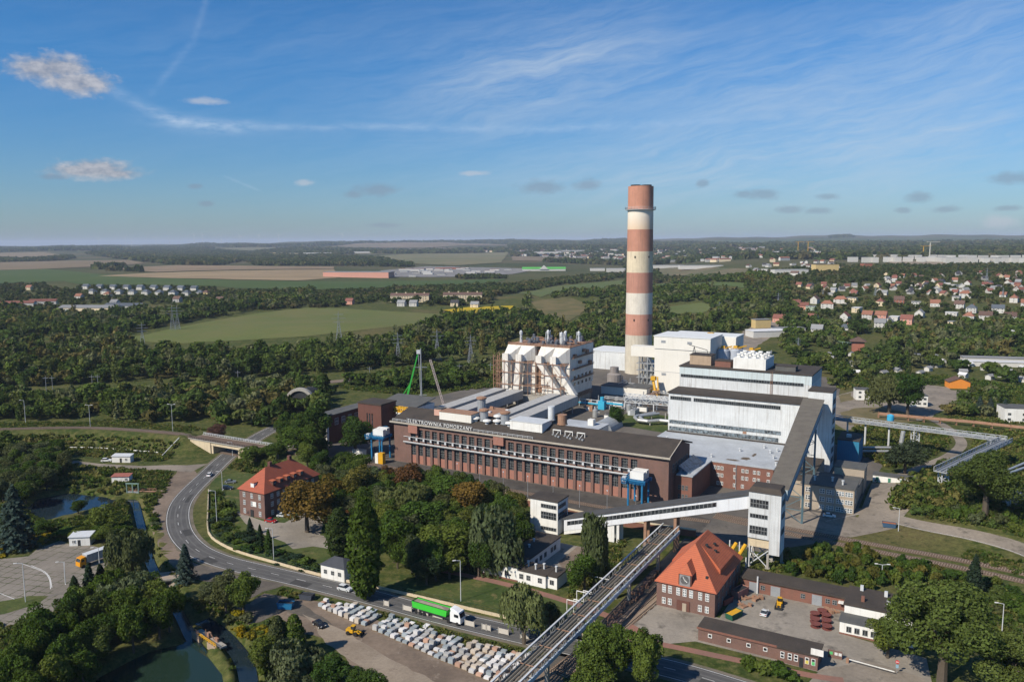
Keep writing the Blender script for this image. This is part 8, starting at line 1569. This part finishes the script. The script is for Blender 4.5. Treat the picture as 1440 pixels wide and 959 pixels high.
# the white estate under construction and its cranes
for k in range(34):
    px = 1202 + (k % 17) * 15 + rf.uniform(-3, 3); py = (364.5 if k < 17 else 369.0) + rf.uniform(-.5, .5) + (.8 if px > 1330 else 0)
    if k < 17 and px < 1230: continue
    simple('apartment_block', 'white new apartment block in the long estate under the horizon at right' if k >= 17 else 'white new apartment block in the rear row of the estate at right', 'apartments', GT(px, py), R(rf.choice((-5, 85))), rf.choice((26, 34)), 16, 15, 'white', rf.choice(('white', 'grey')), 'white estate')
for k in range(13): simple('apartment_block', 'white apartment block in the far row right of the chimney', 'apartments', GT(1082 + k * 7.4, 357.5), R(rf.choice((0, 80))), 34, 16, 14, 'white', 'white', 'far white row')
for lab, px, py, h in (('pale tower crane standing over the white estate', 1307, 366, 58), ('thin yellow tower crane left over the far white row', 1122, 357, 60), ('thin yellow tower crane right over the far white row', 1136, 357, 60), ('yellow tower crane behind the white estate', 1298, 363, 44)):
    g = GT(px, py); t = thing('tower_crane', lab, 'crane', (*g, tz(*g)), R(15)); m_ = mat('crane_pale', (.6, .58, .5)) if 'pale' in lab else YEL; MB().box(-1.2, -1.2, 0, 1.2, 1.2, h).build('mast', m_, t); MB().box(-14, -.8, h, 36, .8, h + 1.8).build('jib', m_, t)
# pylons and wind turbines
def pylon(lab, px, py, top, wide=1.0, cat='pylon'):
    g = GT(px, py); z0 = tz(*g); lo, hi = 5, 80
    for _ in range(30):
        mid_ = (lo + hi) / 2
        if P(*g, z0 + mid_)[1] > top: lo = mid_
        else: hi = mid_
    h = lo; t = thing('pylon', lab, cat, (*g, z0), R(20)); m = MB(); b = h * .10 * wide
    for i in (-1, 1):
        for j in (-1, 1): m.bar((i * b, j * b, 0), (i * b * .22, j * b * .22, h * .62), .1).bar((i * b * .22, j * b * .22, h * .62), (0, 0, h), .08)
    for k in range(7):
        f0, f1 = k / 7, (k + 1) / 7; r0, r1 = b * (1 - .78 * f0), b * (1 - .78 * f1); z0_, z1_ = h * .62 * f0, h * .62 * f1
        for i in (-1, 1): m.bar((-r0, i * r0, z0_), (r1, i * r1, z1_), .08).bar((r0, i * r0, z0_), (-r1, i * r1, z1_), .08).bar((i * r0, -r0, z0_), (i * r1, r1, z1_), .08)
    m.build('mast', STEEL, t)
    for z, l in ((.64, .17), (.76, .22), (.88, .15)): MB().box(-h * l, -.12, h * z, h * l, .12, h * z + .25).build('crossarm', STEEL, t)
for lab, px, py, top in (('silver lattice pylon at the left end of the meadow', 201, 489, 453), ('left leg of a pair of tall portal pylons behind the wood', 243, 464, 429), ('right leg of a pair of tall portal pylons behind the wood', 250, 464, 429), ('lattice pylon left of the green crane', 560, 510, 467), ('slim pylon right of the green crane', 615, 507, 462), ('dark pylon left of the filter block', 662, 510, 470), ('thin mast pylon rising before the meadow', 477, 482, 437), ('silver pylon right of the chimney in the scrub', 1011, 445, 424), ('pylon at the left end of the suburb', 1094, 433, 411), ('dark pylon between trees above the suburb', 1157, 420, 406), ('pylon in the woods above the suburb', 1231, 416, 399), ('green pylon standing in the allotment woods', 1387, 400, 376), ('pylon near the right edge above the suburb', 1410, 418, 404), ('lattice mast left of the square brick tower', 1122, 496, 474)): pylon(lab, px, py, top)
for k, px in enumerate((140, 177, 186, 220, 239, 274, 286, 312, 338, 365, 393, 482)):
    g = (math.tan(math.atan((px - CX) / F)) * 13000 * CP, 13000.0); t = thing('wind_turbine', 'tiny white wind turbine on the hazy horizon at left', 'wind turbine', (*g, tz(*g)), 0, 'wind turbines on the horizon'); MB().bar((0, 0, 0), (0, 0, 118 + (k * 31) % 40), 2.6, 6, 1.6).build('tower', PLASTER, t); hh = 118 + (k * 31) % 40
    for j in range(3): a = k + j * 2.094; MB().bar((0, -4, hh), (46 * math.sin(a), -4, hh + 46 * math.cos(a)), 1.6, 4, .5).build('blade', PLASTER, t)
# masts along the rear railway
for k, px in enumerate((65, 74, 130, 138, 335, 520, 646, 690, 718, 742)):
    g = G(px, 549 - (px / 700) * 22, 2); t = thing('catenary_mast', 'thin grey mast beside the rear railway line', 'mast', (*g, tz(*g)), 0, 'masts along the rear railway'); MB().bar((0, 0, 0), (0, 0, 11), .2, 6, .14).build('pole', STEEL, t); MB().box(-1.8, -.1, 9.4, 1.8, .1, 9.6).build('arm', STEEL, t)
# ---------------------------------------------------------------- woods, far trees and weeds as masses, kept clear of the houses
def clear(x, y):
    k = np.ones(len(x), bool)
    for ex, ey, hw in EXC:
        d = math.hypot(ex, ey); ux, uy = ex / d, ey / d; s = (ex - x) * ux + (ey - y) * uy; l = np.abs(-(x - ex) * uy + (y - ey) * ux)
        k &= ~((l < hw) & (s > -12) & (s < (14 + d * .010 if d < 1500 else min(420, 40 + (d - 1500) * .16))))
    d = np.hypot(x, y)
    for pol in FPOLY:
        for sft in (0, 45, 95): k &= ~inside(x * (1 + sft / d), y * (1 + sft / d), pol)
    return k & ~((np.sin(x / 47 + 1.3 * np.sin(y / 71)) * np.sin(y / 39 + 1.1 * np.sin(x / 83)) > .62) & (d > 520) & (RNG.random(len(x)) < .85))
A = np.array([(x, y, h, sp) for d, x, y, h, sp, *_ in stuff]); A = A[clear(A[:, 0], A[:, 1])]; A = A[RNG.random(len(A)) < .93]; Zt = terr(A[:, 0], A[:, 1]) - .3
gs = RNG.uniform(.62, 1.28, len(A)); T_ = np.column_stack([A[:, 0], A[:, 1], Zt, A[:, 2] * gs, np.minimum(A[:, 3], 9.2) * (.38 + .36 * gs)])
dn = np.hypot(A[:, 0], A[:, 1])
bake('woodland', T_[dn < 800], WOODC, 230, .17, ('round',) * 8 + ('spruce', 'poplar', 'willow')); bake('woodland', T_[dn >= 800], WOODC, 100, .26, ('round',) * 9 + ('spruce', 'poplar'))
FT = np.array(FT); keep = RNG.random(len(FT)) < .86; FT = FT[keep & clear(FT[:, 0], FT[:, 1])]; FZ = terr(FT[:, 0], FT[:, 1]) - .5; fd = np.hypot(FT[:, 0], FT[:, 1])
FH = np.clip(FT[:, 2] * .75, 8, 17) * RNG.uniform(.6, 1.15, len(FT)); FR = FT[:, 2] * RNG.uniform(.38, .66, len(FT)); sb = (FT[:, 2] > 14.4) & (FT[:, 2] < 15.6); FR = np.where(sb, RNG.uniform(2.6, 6, len(FT)), FR); FH = np.where(sb, RNG.uniform(4, 10, len(FT)), FH)
T_ = np.column_stack([FT[:, 0], FT[:, 1], FZ, FH, FR]); FARC = [(.042, .062, .018), (.060, .080, .024), (.048, .070, .02), (.09, .098, .036), (.11, .098, .044)]
bake('far_woodland', T_[fd < 1900], FARC, 64, .30); bake('far_woodland', T_[fd >= 1900], FARC, 26, .50)
bake('undergrowth', und, [(.050, .082, .018), (.068, .100, .022), (.102, .118, .032), (.15, .14, .045)], 34, .30, ('shrub',) * 6)
